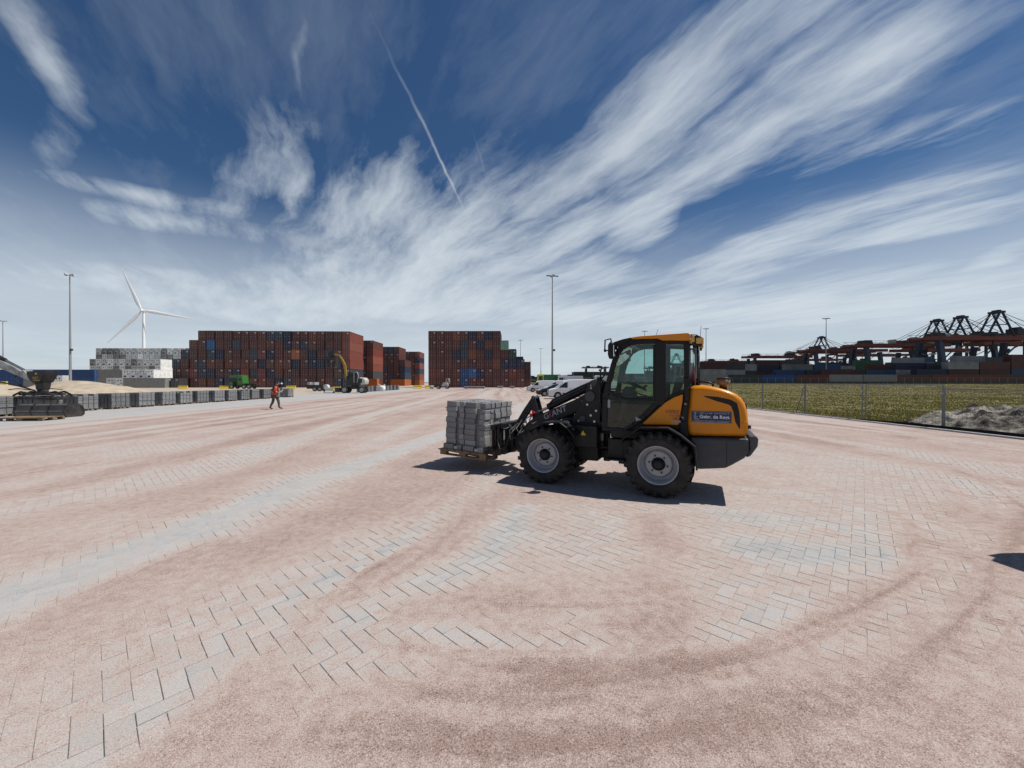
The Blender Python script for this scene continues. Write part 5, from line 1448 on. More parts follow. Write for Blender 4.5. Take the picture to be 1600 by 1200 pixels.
    prof = [(-0.365, 0.45), (-0.45, 0.40), (-0.505, 0.30), (-0.53, 0.12), (-0.53, -0.12), (-0.505, -0.30), (-0.45, -0.40), (-0.365, -0.45)]
    g.add([(x, y, 1.60) for x, y in prof] + [(x * 0.98, y, 2.24) for x, y in prof], [(i, i + 1, i + 9, i + 8) for i in range(7)]); g.build('rear_window', 'clear_glass', t)
    m = MB(); m.tube([(-0.50, 0.30, 1.60), (-0.497, 0.30, 1.9), (-0.49, 0.30, 2.24)], 0.012, 8); m.tube([(-0.50, -0.30, 1.60), (-0.49, -0.30, 2.24)], 0.012, 8)
    for z in (1.60, 2.235): m.tube([(x, y, z) for x, y in prof], 0.014, 8)
    m.build('rear_window_frame', BK, t)
    rf = [(0.43, 2.345), (0.43, 2.372), (0.30, 2.384), (-0.36, 2.397), (-0.40, 2.385), (-0.392, 2.285), (-0.30, 2.288), (-0.10, 2.300), (-0.02, 2.302), (0.05, 2.335)]
    m = MB(); m.prism(rf, -0.555, 0.555); m.build('roof', OR, t, bevel=0.022, seg=3, angle=30)
    m = MB(); m.prism([(0.43, 2.374), (0.56, 2.352), (0.70, 2.312), (0.735, 2.285), (0.70, 2.255), (0.62, 2.24), (0.52, 2.30), (0.42, 2.335)], -0.54, 0.54); m.build('roof_visor', BK, t, bevel=0.012)
    for y in (-0.40, 0.40):
        m = MB(); m.box(0.68, 0.75, y - 0.07, y + 0.07, 2.205, 2.285); m.build('front_work_lamp', BK, t, bevel=0.01)
    # rear work lamps and indicators on the roof edge
    for s in (-1, 1):
        m = MB(); m.prism([(-0.40, 2.38), (-0.47, 2.375), (-0.56, 2.325), (-0.555, 2.20), (-0.42, 2.23)], s * 0.25, s * 0.52); rl = m.build('rear_lamp_housing', BK, t, bevel=0.012)
        y = s * 0.36
        m = MB(); m.box(-0.575, -0.47, y - 0.10, y + 0.165, 2.235, 2.325); m.build('rear_work_lamp', 'lamp_amber', rl, bevel=0.015)
    m = MB(); m.box(-0.455, -0.415, 0.515, 0.532, 2.26, 2.365); m.box(-0.545, -0.485, 0.527, 0.535, 2.235, 2.31); m.build('lamp_cover', 'lamp_amber', rl)
    m = MB(); m.box(-0.47, -0.43, 0.52, 0.536, 2.35, 2.372); m.build('white_reflector', 'lamp_lens', rl)
    m = MB(); m.tube([(0.20, -0.4, 2.38), (0.13, -0.42, 2.60)], 0.004, 5); m.tube([(-0.52, -0.46, 2.33), (-0.54, -0.46, 2.62)], 0.004, 5); m.build('aerial', BK, t)
    # mirrors
    for s in (1, -1):
        m = MB(); m.tube([(0.66, s * 0.53, 2.26), (0.70, s * 0.68, 2.28), (0.705, s * 0.74, 2.345), (0.785, s * 0.76, 2.325), (0.79, s * 0.76, 2.17), (0.74, s * 0.74, 2.165)], 0.012, 8)
        m.cyl((0.80, s * 0.76, 2.16), (0.77, s * 0.76, 2.165), 0.022, seg=10)
        mm = m.build('mirror_bracket', BK, t)
        m = MB(); m.prism([(0.655, 2.20), (0.665, 2.27), (0.70, 2.295), (0.735, 2.25), (0.738, 2.10), (0.72, 2.04), (0.70, 2.03), (0.67, 2.07)], s * 0.66, s * 0.80); ms = m.build('mirror', BK, t, bevel=0.02)
        m = MB(); m.box(0.647, 0.655, s * 0.73 - 0.05, s * 0.73 + 0.05, 2.07, 2.24); m.build('mirror_face', 'mirror_glass', ms)
        m = MB(); m.tube([(0.66, s * 0.50, 2.20), (0.70, s * 0.60, 2.22), (0.71, s * 0.68, 2.22)], 0.016, 8); m.tube([(0.70, s * 0.55, 2.12), (0.71, s * 0.60, 2.16)], 0.02, 8); m.build('mirror_joint', BK, ms)
    # steering column, wheel, seat, levers
    m = MB(); m.prism([(0.66, 0.975), (0.72, 0.975), (0.62, 1.52), (0.50, 1.58), (0.46, 1.54), (0.54, 1.40)], -0.10, 0.10); m.prism([(0.60, 1.40), (0.42, 1.42), (0.40, 1.50), (0.46, 1.60), (0.56, 1.61), (0.63, 1.55)], 0.02, 0.22)
    m.build('steering_console', 'console_plastic', t, bevel=0.02)
    m = MB()
    c = Vector((0.44, 0, 1.63)); ax = Vector((-0.42, 0, 0.9)).normalized(); e1 = Vector((0, 1, 0)); e2 = ax.cross(e1)
    ring = [c + (e1 * math.cos(2 * PI * i / 28) + e2 * math.sin(2 * PI * i / 28)) * 0.18 for i in range(29)]
    m.tube(ring, 0.016, 8)
    for k in range(3): m.tube([c - ax * 0.04, c + (e1 * math.cos(2.1 * k + 0.5) + e2 * math.sin(2.1 * k + 0.5)) * 0.18], 0.012, 6)
    m.cyl(c - ax * 0.2, c, 0.03, seg=10); m.tube([c + e2 * 0.12, c + e2 * 0.16 + ax * 0.07], 0.02, 8)
    m.build('steering_wheel', BK, t)
    m = MB(); m.tube([(0.52, -0.05, 1.56), (0.40, -0.22, 1.47), (0.30, -0.30, 1.44)], 0.012, 6); m.tube([(0.10, -0.34, 1.2), (0.14, -0.34, 1.46)], 0.014, 6); m.cyl((0.14, -0.34, 1.45), (0.15, -0.34, 1.54), 0.028, seg=8); m.box(-0.25, 0.16, -0.40, -0.27, 1.16, 1.34); m.build('control_lever', BK, t)
    m = MB(); m.prism([(-0.26, 1.16), (0.24, 1.16), (0.28, 1.28), (0.22, 1.32), (-0.16, 1.32)], -0.22, 0.22); m.prism([(-0.18, 1.30), (-0.08, 1.32), (-0.19, 1.74), (-0.25, 1.79), (-0.30, 1.74)], -0.21, 0.21); m.prism([(-0.235, 1.78), (-0.185, 1.78), (-0.205, 1.93), (-0.26, 1.93)], -0.12, 0.12); m.box(-0.14, 0.16, 0.23, 0.29, 1.42, 1.46)
    m.build('driver_seat', 'seat_fabric', t, bevel=0.03, seg=3)
    # orange things inside: a cone on the rear shelf, a bundle hanging at the screen
    m = MB(); m.box(-0.355, -0.37, -0.45, 0.45, 1.58, 1.60); m.prism([(-0.47, 1.585), (-0.36, 1.585), (-0.36, 1.60), (-0.47, 1.60)], -0.34, 0.34); m.build('rear_shelf', BK, t)
    m = MB(); m.cyl((-0.435, 0.16, 1.68), (-0.435, 0.16, 1.98), 0.048, 0.007, seg=16); m.build('warning_cone', 'warning_red', t)
    m = MB(); m.cyl((-0.435, 0.16, 1.60), (-0.435, 0.16, 1.68), 0.03, seg=12); m.build('beacon_base', 'loader_grey', t)
    m = MB(); m.lathe([(0.0, 0.0), (0.005, 0.05), (0.03, 0.06), (0.055, 0.045), (0.06, 0.0)], 16, 'x', (0.55, -0.10, 2.20)); m.tube([(0.55, -0.1, 2.30), (0.55, -0.1, 2.15), (0.56, -0.08, 2.05)], 0.012, 6); m.build('inside_mirror', 'loader_grey', t)
    m = MB(); m.tube([(0.78, -0.2, 1.40), (0.72, -0.1, 1.62), (0.66, 0.0, 1.86)], 0.010, 6); m.build('wiper', BK, t)
    # hoses and lamp guards in front of the cab
    m = MB()
    for k, (y, z) in enumerate(((0.20, 1.30), (0.12, 1.42), (-0.05, 1.38), (-0.18, 1.32))):
        m.tube([(1.12, y, z + 0.2), (0.99, y + 0.02, z + 0.02), (0.93, y + 0.05, z - 0.25), (0.90, y + 0.05, 0.95)], 0.016, 8)
    m.tube([(0.88, 0.36, 1.55), (0.95, 0.40, 1.82), (0.92, 0.42, 1.90), (0.84, 0.44, 1.92)], 0.014, 8); m.tube([(0.90, 0.38, 1.0), (0.95, 0.40, 1.4), (0.94, 0.42, 1.7), (0.86, 0.44, 1.8)], 0.012, 8)
    m.build('hose_bundle', 'hose_rubber', t)
    m = MB(); m.prism([(0.93, 1.60), (0.99, 1.60), (1.0, 1.74), (0.94, 1.76)], 0.36, 0.44); m.prism([(0.93, 1.60), (0.99, 1.60), (1.0, 1.74), (0.94, 1.76)], -0.44, -0.36); m.build('head_lamp', BK, t, bevel=0.01)
    # ---- fenders
    for s in (1, -1):
        a, b = s * 0.40, s * 0.83
        m = MB()
        m.strip([(0.56, 0.74), (0.50, 0.84), (0.26, 1.01), (-0.12, 1.02), (-0.29, 0.92), (-0.465, 0.775), (-0.49, 0.46)], 0.022, a, b)
        m.prism([(0.55, 0.75), (0.26, 1.0), (-0.12, 1.01), (-0.46, 0.77), (-0.48, 0.5), (-0.40, 0.75), (-0.12, 0.93), (0.24, 0.93)], s * 0.40, s * 0.425)
        m.build('rear_fender', BK, t, bevel=0.006)
        m = MB(); m.strip([(0.26, 1.022), (-0.12, 1.033), (-0.295, 0.932), (-0.475, 0.785), (-0.502, 0.47)], 0.008, s * 0.80, s * 0.834); m.build('fender_lip', GY, t)
        m = MB()
        m.strip([(2.10, 0.89), (1.97, 0.955), (1.78, 1.012), (1.50, 1.025), (1.36, 0.93), (1.24, 0.80)], 0.022, a, b)
        m.prism([(1.52, 1.01), (1.36, 0.90), (1.25, 0.79), (1.22, 0.70), (1.36, 0.80), (1.52, 0.93)], s * 0.40, s * 0.425)
        m.build('front_fender', BK, t, bevel=0.008)
        m = MB(); m.box(1.38, 1.46, s * 0.70 - 0.05, s * 0.70 + 0.05, 1.005, 1.03); m.box(1.30, 1.335, s * 0.68 - 0.02, s * 0.68 + 0.02, 0.90, 0.94); m.build('fender_mount', GY, t)
        # step below the door
        m = MB(); m.box(0.52, 0.80, s * 0.46, s * 0.64, 0.455, 0.475); m.box(0.54, 0.56, s * 0.46, s * 0.50, 0.45, 0.80); m.box(0.77, 0.79, s * 0.46, s * 0.50, 0.45, 0.80); m.build('step', DK, t)
    m = MB(); m.box(1.06, 1.10, -0.62, -0.32, 0.30, 0.58); m.build('mud_flap', 'loader_grey', t)
    # ---- markings
    lm = Matrix.Translation((1.985, 0.2465, 1.000)) @ Matrix.Rotation(PI, 4, 'Z') @ Matrix.Rotation(PI / 2, 4, 'X') @ Matrix.Rotation(RAD(23.2), 4, 'Z')
    text_part('arm_lettering', 'G', 0.145, 'decal_grey', left_arm, lm, shear=0.15, bold=0.002)
    text_part('arm_lettering', 'i', 0.145, 'decal_red', left_arm, lm @ Matrix.Translation((0.115, 0, 0)), shear=0.15, bold=0.004)
    text_part('arm_lettering', 'ANT', 0.145, 'decal_grey', left_arm, lm @ Matrix.Translation((0.165, 0, 0)), shear=0.15, bold=0.002)
    m = MB(); m.prism([(1.30, 1.36), (1.22, 1.40), (1.24, 1.28), (1.31, 1.25)], 0.2455, 0.247); m.build('arm_sticker', 'decal_yellow', left_arm)
    for txt, x, z, sz in (('V5003', -0.058, 1.218, 0.074), ('T X-TRA', -0.118, 1.172, 0.044), ('HD', -0.165, 1.122, 0.058)):
        text_part('model_lettering', txt, sz, 'decal_brown', left_panel, side_matrix(x, 0.5625, z), shear=0.2, bold=0.001)
    tiny_print(left_panel, 0.5625, [(-0.150, -0.245, 1.085, 0.030), (-0.150, -0.245, 1.065, 0.012)])
    m = MB(); m.prism([(1.16, 0.80), (1.26, 0.80), (1.21, 0.88)], 0.4805, 0.482); m.build('warning_sticker', 'decal_yellow', t)
    m = MB(); m.prism([(0.36, 1.075), (0.28, 1.10), (0.37, 1.145)], 0.523, 0.525); m.build('door_sticker', 'decal_grey', t)
    m = MB(); m.box(1.105, 1.135, 0.3155, 0.317, 1.56, 1.60); m.box(1.105, 1.135, 0.3155, 0.317, 1.61, 1.64); m.build('tower_sticker', 'decal_grey', t)
    return t
loader = build_loader()

# ---- the load: a pallet of concrete blocks on the forks
def loader_matrix(): return Matrix.Translation(loader.location) @ Matrix.Rotation(loader.rotation_euler.z, 4, 'Z')

def pallet_mesh(lx, ly):
    m = MB()
    n = 6
    for i in range(n):
        x = lx * i / n; m.box(x + 0.008, x + lx / n - 0.012, 0, ly, 0.098, 0.120)
    for y in (0, ly / 2 - 0.05, ly - 0.10): m.box(0, lx, y, y + 0.10, 0.076, 0.0975)
    for y in (0, ly / 2 - 0.05, ly - 0.10):
        for x in (0, lx / 2 - 0.07, lx - 0.14): m.box(x, x + 0.14, y + 0.003, y + 0.097, 0.022, 0.0755)
        m.box(0, lx, y, y + 0.10, 0.0, 0.0215)
    return m.mesh('pallet', 'pallet_wood')

def load_on_forks():
    T = loader_matrix() @ Matrix.Translation((3.06, -0.67, 0.216)) @ Matrix.Rotation(RAD(-2.2), 4, 'Y')
    p = bpy.data.objects.new('pallet', pallet_mesh(1.04, 1.17)); col.objects.link(p); p.matrix_world = T
    tag(p, 'brown wooden pallet resting on the loader forks', 'pallet')
    pk = bpy.data.objects.new('block_pack', None); col.objects.link(pk)
    pk.matrix_world = T @ Matrix.Translation((0.07, 0, 0.122))
    tag(pk, 'banded pack of grey concrete paving blocks carried by the loader', 'block pack')
    # near end first: x runs away from the loader, y to its left (the shaded face is y = 1.17)
    xs = [0.12, -0.095, 0.235, -0.028, 0.105, -0.075, 0.225]
    ys = [0.20, -0.045, 0.21, -0.055, 0.20, -0.06, 0.11, -0.03, 0.20]
    def cells(seg):
        out, a = [], 0
        for s in seg:
            if s > 0: out.append((a, a + s))
            a += abs(s)
        return out, a
    cx, tx = cells(xs); cy, ty = cells(ys)
    base = {}
    def block(dx, dy, dz):
        k = (round(dx, 3), round(dy, 3), round(dz, 3))
        if k not in base:
            c = 0.006
            m = MB()
            a = [(c, c), (dx - c, c), (dx - c, dy - c), (c, dy - c)]; o = [(0, 0), (dx, 0), (dx, dy), (0, dy)]
            v = [(x, y, 0) for x, y in o] + [(x, y, dz - c) for x, y in o] + [(x, y, dz) for x, y in a]
            m.add(v, [(3, 2, 1, 0), (8, 9, 10, 11)] + [(i, (i + 1) % 4, 4 + (i + 1) % 4, 4 + i) for i in range(4)] + [(4 + i, 4 + (i + 1) % 4, 8 + (i + 1) % 4, 8 + i) for i in range(4)])
            base[k] = m.mesh('block', 'concrete_block')
        return base[k]
    dz = 0.1045; nl = 9
    for l in range(nl):
        sx = random.uniform(-0.014, 0.014); sy = random.uniform(-0.012, 0.012)
        for i, (x0, x1) in enumerate(cx):
            for j, (y0, y1) in enumerate(cy):
                if 0 < i < len(cx) - 1 and 0 < j < len(cy) - 1 and l < nl - 1: continue
                g = 0.016 if l else 0.0
                b = inst('block', block(x1 - x0, y1 - y0, dz - 0.004), pk, (x0 + sx + random.gauss(0, 0.004) - (g if i == 0 else 0) * 0, y0 + sy + random.gauss(0, 0.004), l * dz), (0, 0, random.gauss(0, 0.006)))
                if l == 0:
                    b.location.x += 0.012 if i == len(cx) - 1 else (-0.012 if i == 0 else 0); b.location.y += 0.02 if j == len(cy) - 1 else 0
    # closed core so that no light shows through
    m = MB(); m.box(0.06, tx - 0.06, 0.06, ty - 0.06, 0.01, nl * dz - 0.115); m.build('inner_blocks', 'concrete_block', pk)
    m = MB()
    for (x0, x1) in ((0.125, 0.205), (0.60, 0.675)): m.box(x0, x1, ty - 0.13, ty + 0.018, 0.004, 0.062)
    m.build('spacer', 'concrete_light', pk)
    for z in (0.53, 0.80):
        m = MB(); e = 0.028
        m.tube([(-e, -e, z), (tx + e, -e, z), (tx + e, ty + e, z), (-e, ty + e, z), (-e, -e, z)], 0.0035, 5); m.build('band', 'strap_wire', pk)
load_on_forks()
# ================================================================== vans and cars
def wheel_mesh(R, W, name='tyre'):
    m = MB(); m.sm = True; h = W / 2
    m.lathe([(h - 0.02, R * 0.62), (h, R * 0.72), (h - 0.015, R * 0.95), (h - 0.045, R), (-h + 0.045, R), (-h + 0.015, R * 0.95), (-h, R * 0.72), (-h + 0.02, R * 0.62)], 28, 'y')
    m.mi = 1; m.lathe([(h - 0.02, R * 0.64), (h - 0.03, R * 0.58), (h - 0.06, R * 0.5), (h - 0.03, R * 0.2), (h - 0.02, 0)], 28, 'y')
    m.lathe([(-h + 0.02, R * 0.64), (-h + 0.05, R * 0.3), (-h + 0.05, 0)], 28, 'y')
    return m.mesh(name, ['rubber', 'galvanised'])

def road_vehicle(name, label, cat, loc, rz, prof, width, paint, wheels, R, side_glass, screen, rear_glass=None, doors=(), dark_sill=0.33, group=None):
    """Lower body and a cabin drawn in by tumblehome; x forward. prof: side outline (x, z) from front bottom, over the roof, to rear bottom."""
    t = thing(name, label, cat, loc, rz, group)
    w = width / 2
    def half(z):   # sides lean in above the belt line
        return w - 0.02 * max(0, (0.75 - z)) - (0.155 * max(0, z - 1.02)) 
    # skin: rows across the outline
    m = MB(); m.sm = True
    ys = (-1, -0.985, -0.93, -0.6, 0, 0.6, 0.93, 0.985, 1)
    drop = (0.075, 0.02, 0.0, -0.012, -0.018, -0.012, 0.0, 0.02, 0.075)
    v = []
    zc = 0.75
    for (x, z) in prof:
        for yy, d in zip(ys, drop):
            k = min(1.0, max(0.0, (z - 0.6) / 0.5))
            cx = x * (1 - 0.012 * abs(yy) ** 6)
            v.append((cx, yy * half(z), z - d * k))
    n = len(ys)
    fs = [(i * n + j, (i + 1) * n + j, (i + 1) * n + j + 1, i * n + j + 1) for i in range(len(prof) - 1) for j in range(n - 1)]
    m.add(v, fs)
    m.sm = False
    # flat sides: fan from outline to wheel-cut lower edge
    for s in (-1, 1):
        base = 0.28
        pts = [(x, s * half(z), z - 0.075 * min(1.0, max(0.0, (z - 0.6) / 0.5))) for x, z in prof]
        xs = sorted(set([p[0] for p in prof]))
        def top_at(x):
            zt = base
            for (a, b) in zip(prof[:-1], prof[1:]):
                lo, hi = min(a[0], b[0]), max(a[0], b[0])
                if lo <= x <= hi and hi > lo:
                    z = a[1] + (b[1] - a[1]) * (x - a[0]) / (b[0] - a[0]); zt = max(zt, z)
            return zt - 0.075 * min(1.0, max(0.0, (zt - 0.6) / 0.5))
        def bot_at(x):
            z = base
            for wx in wheels:
                d = abs(x - wx); rr = R + 0.06
                if d < rr: z = max(z, R + math.sqrt(rr * rr - d * d))
            return z
        x0, x1 = min(p[0] for p in prof) + 0.01, max(p[0] for p in prof) - 0.01
        N = 90; grid = []
        for i in range(N + 1):
            x = x0 + (x1 - x0) * i / N
            zb, zt = bot_at(x), top_at(x)
            col_ = []
            for k in range(9):
                z = zb + (zt - zb) * k / 8
                col_.append((x, s * (half(z)), z))
            grid.append(col_)
        vv = [p for c in grid for p in c]
        m.sm = True
        m.add(vv, [(i * 9 + k, (i + 1) * 9 + k, (i + 1) * 9 + k + 1, i * 9 + k + 1) for i in range(N) for k in range(8)])
        m.sm = False
    body = m.build('body', paint, t)
    m = MB(); m.box(min(p[0] for p in prof) + 0.1, max(p[0] for p in prof) - 0.12, -w + 0.12, w - 0.12, 0.2, 0.62); m.build('underbody', 'car_plastic', t)
    wm = wheel_mesh(R, 0.21)
    for wx in wheels:
        for s in (1, -1):
            inst('wheel', wm, t, (wx, s * (w - 0.12), R), (0, 0, 0 if s > 0 else PI))
        m = MB(); m.box(wx - R - 0.05, wx + R + 0.05, -w + 0.24, w - 0.24, 0.3, R * 2 + 0.05); m.build('wheel_house', 'car_plastic', t)
    for s in (1, -1):
        for g in side_glass:
            m = MB(); q = [(x, s * (half(z) + 0.006), z) for x, z in g]; q2 = [(x, s * (half(z) - 0.01), z) for x, z in g]
            k = len(g); m.add(q + q2, [tuple(range(k))] + [(i, (i + 1) % k, k + (i + 1) % k, k + i) for i in range(k)]); m.build('side_window', 'dark_glass', t)
        m = MB()
        for dx in doors:
            q = [(dx, 0.42), (dx + 0.014, 0.42), (dx + 0.014, 1.0), (dx + 0.014, 1.55), (dx, 1.55), (dx, 1.0)]
            m.add([(x, s * (half(z) + 0.004), z) for x, z in q], [tuple(range(6))])
        m.box(doors[0] - 0.25, doors[0] - 0.08, s * (half(0.95)) - 0.01, s * half(0.95) + 0.02, 0.98, 1.01)
        m.box(wheels[0] + R + 0.08, wheels[1] - R - 0.08, s * (w + 0.004) - 0.006, s * (w + 0.004) + 0.006, 0.52, 0.62) if wheels[0] < wheels[1] else m.box(wheels[1] + R + 0.08, wheels[0] - R - 0.08, s * (w + 0.004) - 0.006, s * (w + 0.004) + 0.006, 0.52, 0.62)
        m.build('door_trim', 'car_plastic', t)
        fx = max(p[0] for p in prof)
        m = MB(); sx = screen[0][0]
        m.prism([(sx - 0.42, screen[0][1] + 0.02), (sx - 0.30, screen[0][1] + 0.0), (sx - 0.30, screen[0][1] + 0.20), (sx - 0.40, screen[0][1] + 0.22)], s * (w - 0.03), s * (w + 0.17)); m.build('wing_mirror', 'car_plastic', t, bevel=0.03)
        m = MB(); m.prism([(fx - 0.06, 0.74), (fx - 0.50, 0.92), (fx - 0.46, 0.80), (fx - 0.05, 0.64)], s * (w - 0.36), s * (w + 0.004)); m.build('headlight', 'lamp_lens', t, bevel=0.02)
        rx = min(p[0] for p in prof)
        m = MB(); m.box(rx - 0.012, rx + 0.05, s * (w - 0.10) - 0.09, s * (w - 0.10) + 0.09, 0.85, 1.35); m.build('tail_light', 'lamp_red', t)
    def pane(a, b, nm):
        (x0, z0), (x1, z1) = a, b
        d = Vector((z1 - z0, 0, -(x1 - x0))).normalized() * 0.012
        if d.z < 0: d = -d
        v = [(x0 + d.x, -half(z0) + 0.10, z0 + d.z), (x0 + d.x, half(z0) - 0.10, z0 + d.z), (x1 + d.x, half(z1) - 0.10, z1 + d.z), (x1 + d.x, -half(z1) + 0.10, z1 + d.z)]
        m = MB(); m.add(v, [(0, 1, 2, 3)]); m.build(nm, 'dark_glass', t)
    pane(*screen, 'windscreen')
    if rear_glass: pane(*rear_glass, 'rear_window')
    fx = max(p[0] for p in prof); rx = min(p[0] for p in prof)
    m = MB(); m.prism([(fx - 0.16, 0.26), (fx - 0.02, 0.28), (fx + 0.02, 0.40), (fx + 0.01, 0.60), (fx - 0.10, 0.62)], -w + 0.05, w - 0.05); m.build('front_bumper', 'car_plastic', t, bevel=0.02)
    m = MB(); m.box(rx - 0.03, rx + 0.1, -w + 0.05, w - 0.05, 0.30, 0.52); m.build('rear_bumper', 'car_plastic', t, bevel=0.02)
    return t

VAN = [(2.42, 0.34), (2.46, 0.50), (2.44, 0.72), (2.36, 0.88), (2.05, 1.00), (1.62, 1.10), (1.30, 1.34), (0.86, 1.72), (0.62, 1.86), (0.30, 1.92), (-0.8, 1.945), (-2.1, 1.93), (-2.38, 1.87), (-2.44, 1.60), (-2.50, 0.95), (-2.50, 0.55), (-2.46, 0.34)]
CAR = [(2.08, 0.30), (2.13, 0.45), (2.10, 0.64), (1.98, 0.76), (1.50, 0.90), (1.02, 0.98), (0.62, 1.20), (0.20, 1.39), (-0.10, 1.45), (-0.75, 1.45), (-1.45, 1.36), (-1.85, 1.05), (-2.04, 0.95), (-2.08, 0.60), (-2.03, 0.32)]
VG = [[(1.42, 1.14), (0.55, 1.12), (0.55, 1.66), (0.80, 1.64), (1.12, 1.42)]]
CG = [[(0.92, 1.00), (-0.05, 0.98), (-0.05, 1.32), (0.22, 1.31), (0.60, 1.16)], [(-0.15, 0.98), (-1.25, 1.0), (-1.35, 1.10), (-1.05, 1.30), (-0.15, 1.33)]]

def van(label, loc, rz=PI, paint='van_white'):
    return road_vehicle('parked_van', label, 'van', loc, rz, VAN, 1.92, paint, (1.52, -1.55), 0.335, VG, ((1.60, 1.13), (0.90, 1.70)), doors=(0.42, -0.75), group='vehicles parked side by side')

def car(label, loc, rz=PI, paint='car_dark'):
    return road_vehicle('parked_car', label, 'car', loc, rz, CAR, 1.78, paint, (1.28, -1.30), 0.315, CG, ((1.00, 1.0), (0.26, 1.38)), ((-1.42, 1.36), (-1.80, 1.08)), doors=(-0.10,), group='vehicles parked side by side')
van('white van parked behind the loader arm, the nearest of the row', (6.05, 38.8, 0))
car('dark blue hatchback parked between the two white vans', (5.05, 45.6, 0), PI + 0.03)
van('second white van with a dark sill, behind the dark hatchback', (5.0, 65.6, 0), PI + 0.02)
van('white van mostly hidden behind the dark hatchback', (6.9, 56.0, 0), PI - 0.03)
car('small dark car showing only its nose by the stepped stack', (5.1, 76.0, 0), PI)
van('dark van parked out of view right of the camera, casting a shadow', (6.855, 1.53, 0), -PI / 2 + 0.233, 'car_dark')

# lime truck, green box trailer and white truck cab behind the vans
def box_lorry(name, label, cat, x, y, cab_mat, box_mat, cab_w, L, hz, cab_first=True):
    t = thing(name, label, cat, (x, y, 0), 0)
    wm = wheel_mesh(0.5, 0.3)
    m = MB(); m.box(cab_w + 0.1, L, -1.2, 1.2, 1.1, hz - 0.1); m.build('cargo_box', box_mat, t, bevel=0.03)
    m = MB(); m.prism([(0.0, 0.6), (0.05, 1.6), (0.35, hz - 0.15), (0.6, hz), (cab_w, hz), (cab_w, 0.6)], -1.2, 1.2); m.build('cab', cab_mat, t, bevel=0.06)
    m = MB(); m.prism([(0.5, 1.75), (0.6, hz - 0.5), (cab_w - 0.25, hz - 0.5), (cab_w - 0.25, 1.75)], -1.206, 1.206); m.prism([(0.02, 1.7), (0.30, hz - 0.4), (0.33, hz - 0.4), (0.06, 1.7)], -1.0, 1.0); m.build('window', 'dark_glass', t)
    m = MB(); m.box(0.3, L, -0.5, 0.5, 0.7, 1.05); m.build('chassis', 'car_plastic', t)
    for wx in (0.9, L - 1.8, L - 0.6):
        for s in (-1, 1): inst('wheel', wm, t, (wx, s * 1.0, 0.5), (0, 0, 0 if s > 0 else PI))
    return t
box_lorry('tall_lorry', 'lime yellow lorry with dark window and green cargo box behind the vans', 'lorry', 6.2, 99, 'lime_paint', 'hazard_green', 1.9, 6.2, 3.7)
box_lorry('tall_lorry', 'white lorry behind the parked vans, right of the green box', 'lorry', 11.2, 97, 'van_white', 'van_white', 1.9, 6.5, 3.3)
box_lorry('tall_lorry', 'white lorry farther right, peeking over the nearest van', 'lorry', 24.0, 112, 'van_white', 'van_white', 1.9, 8.0, 3.6)

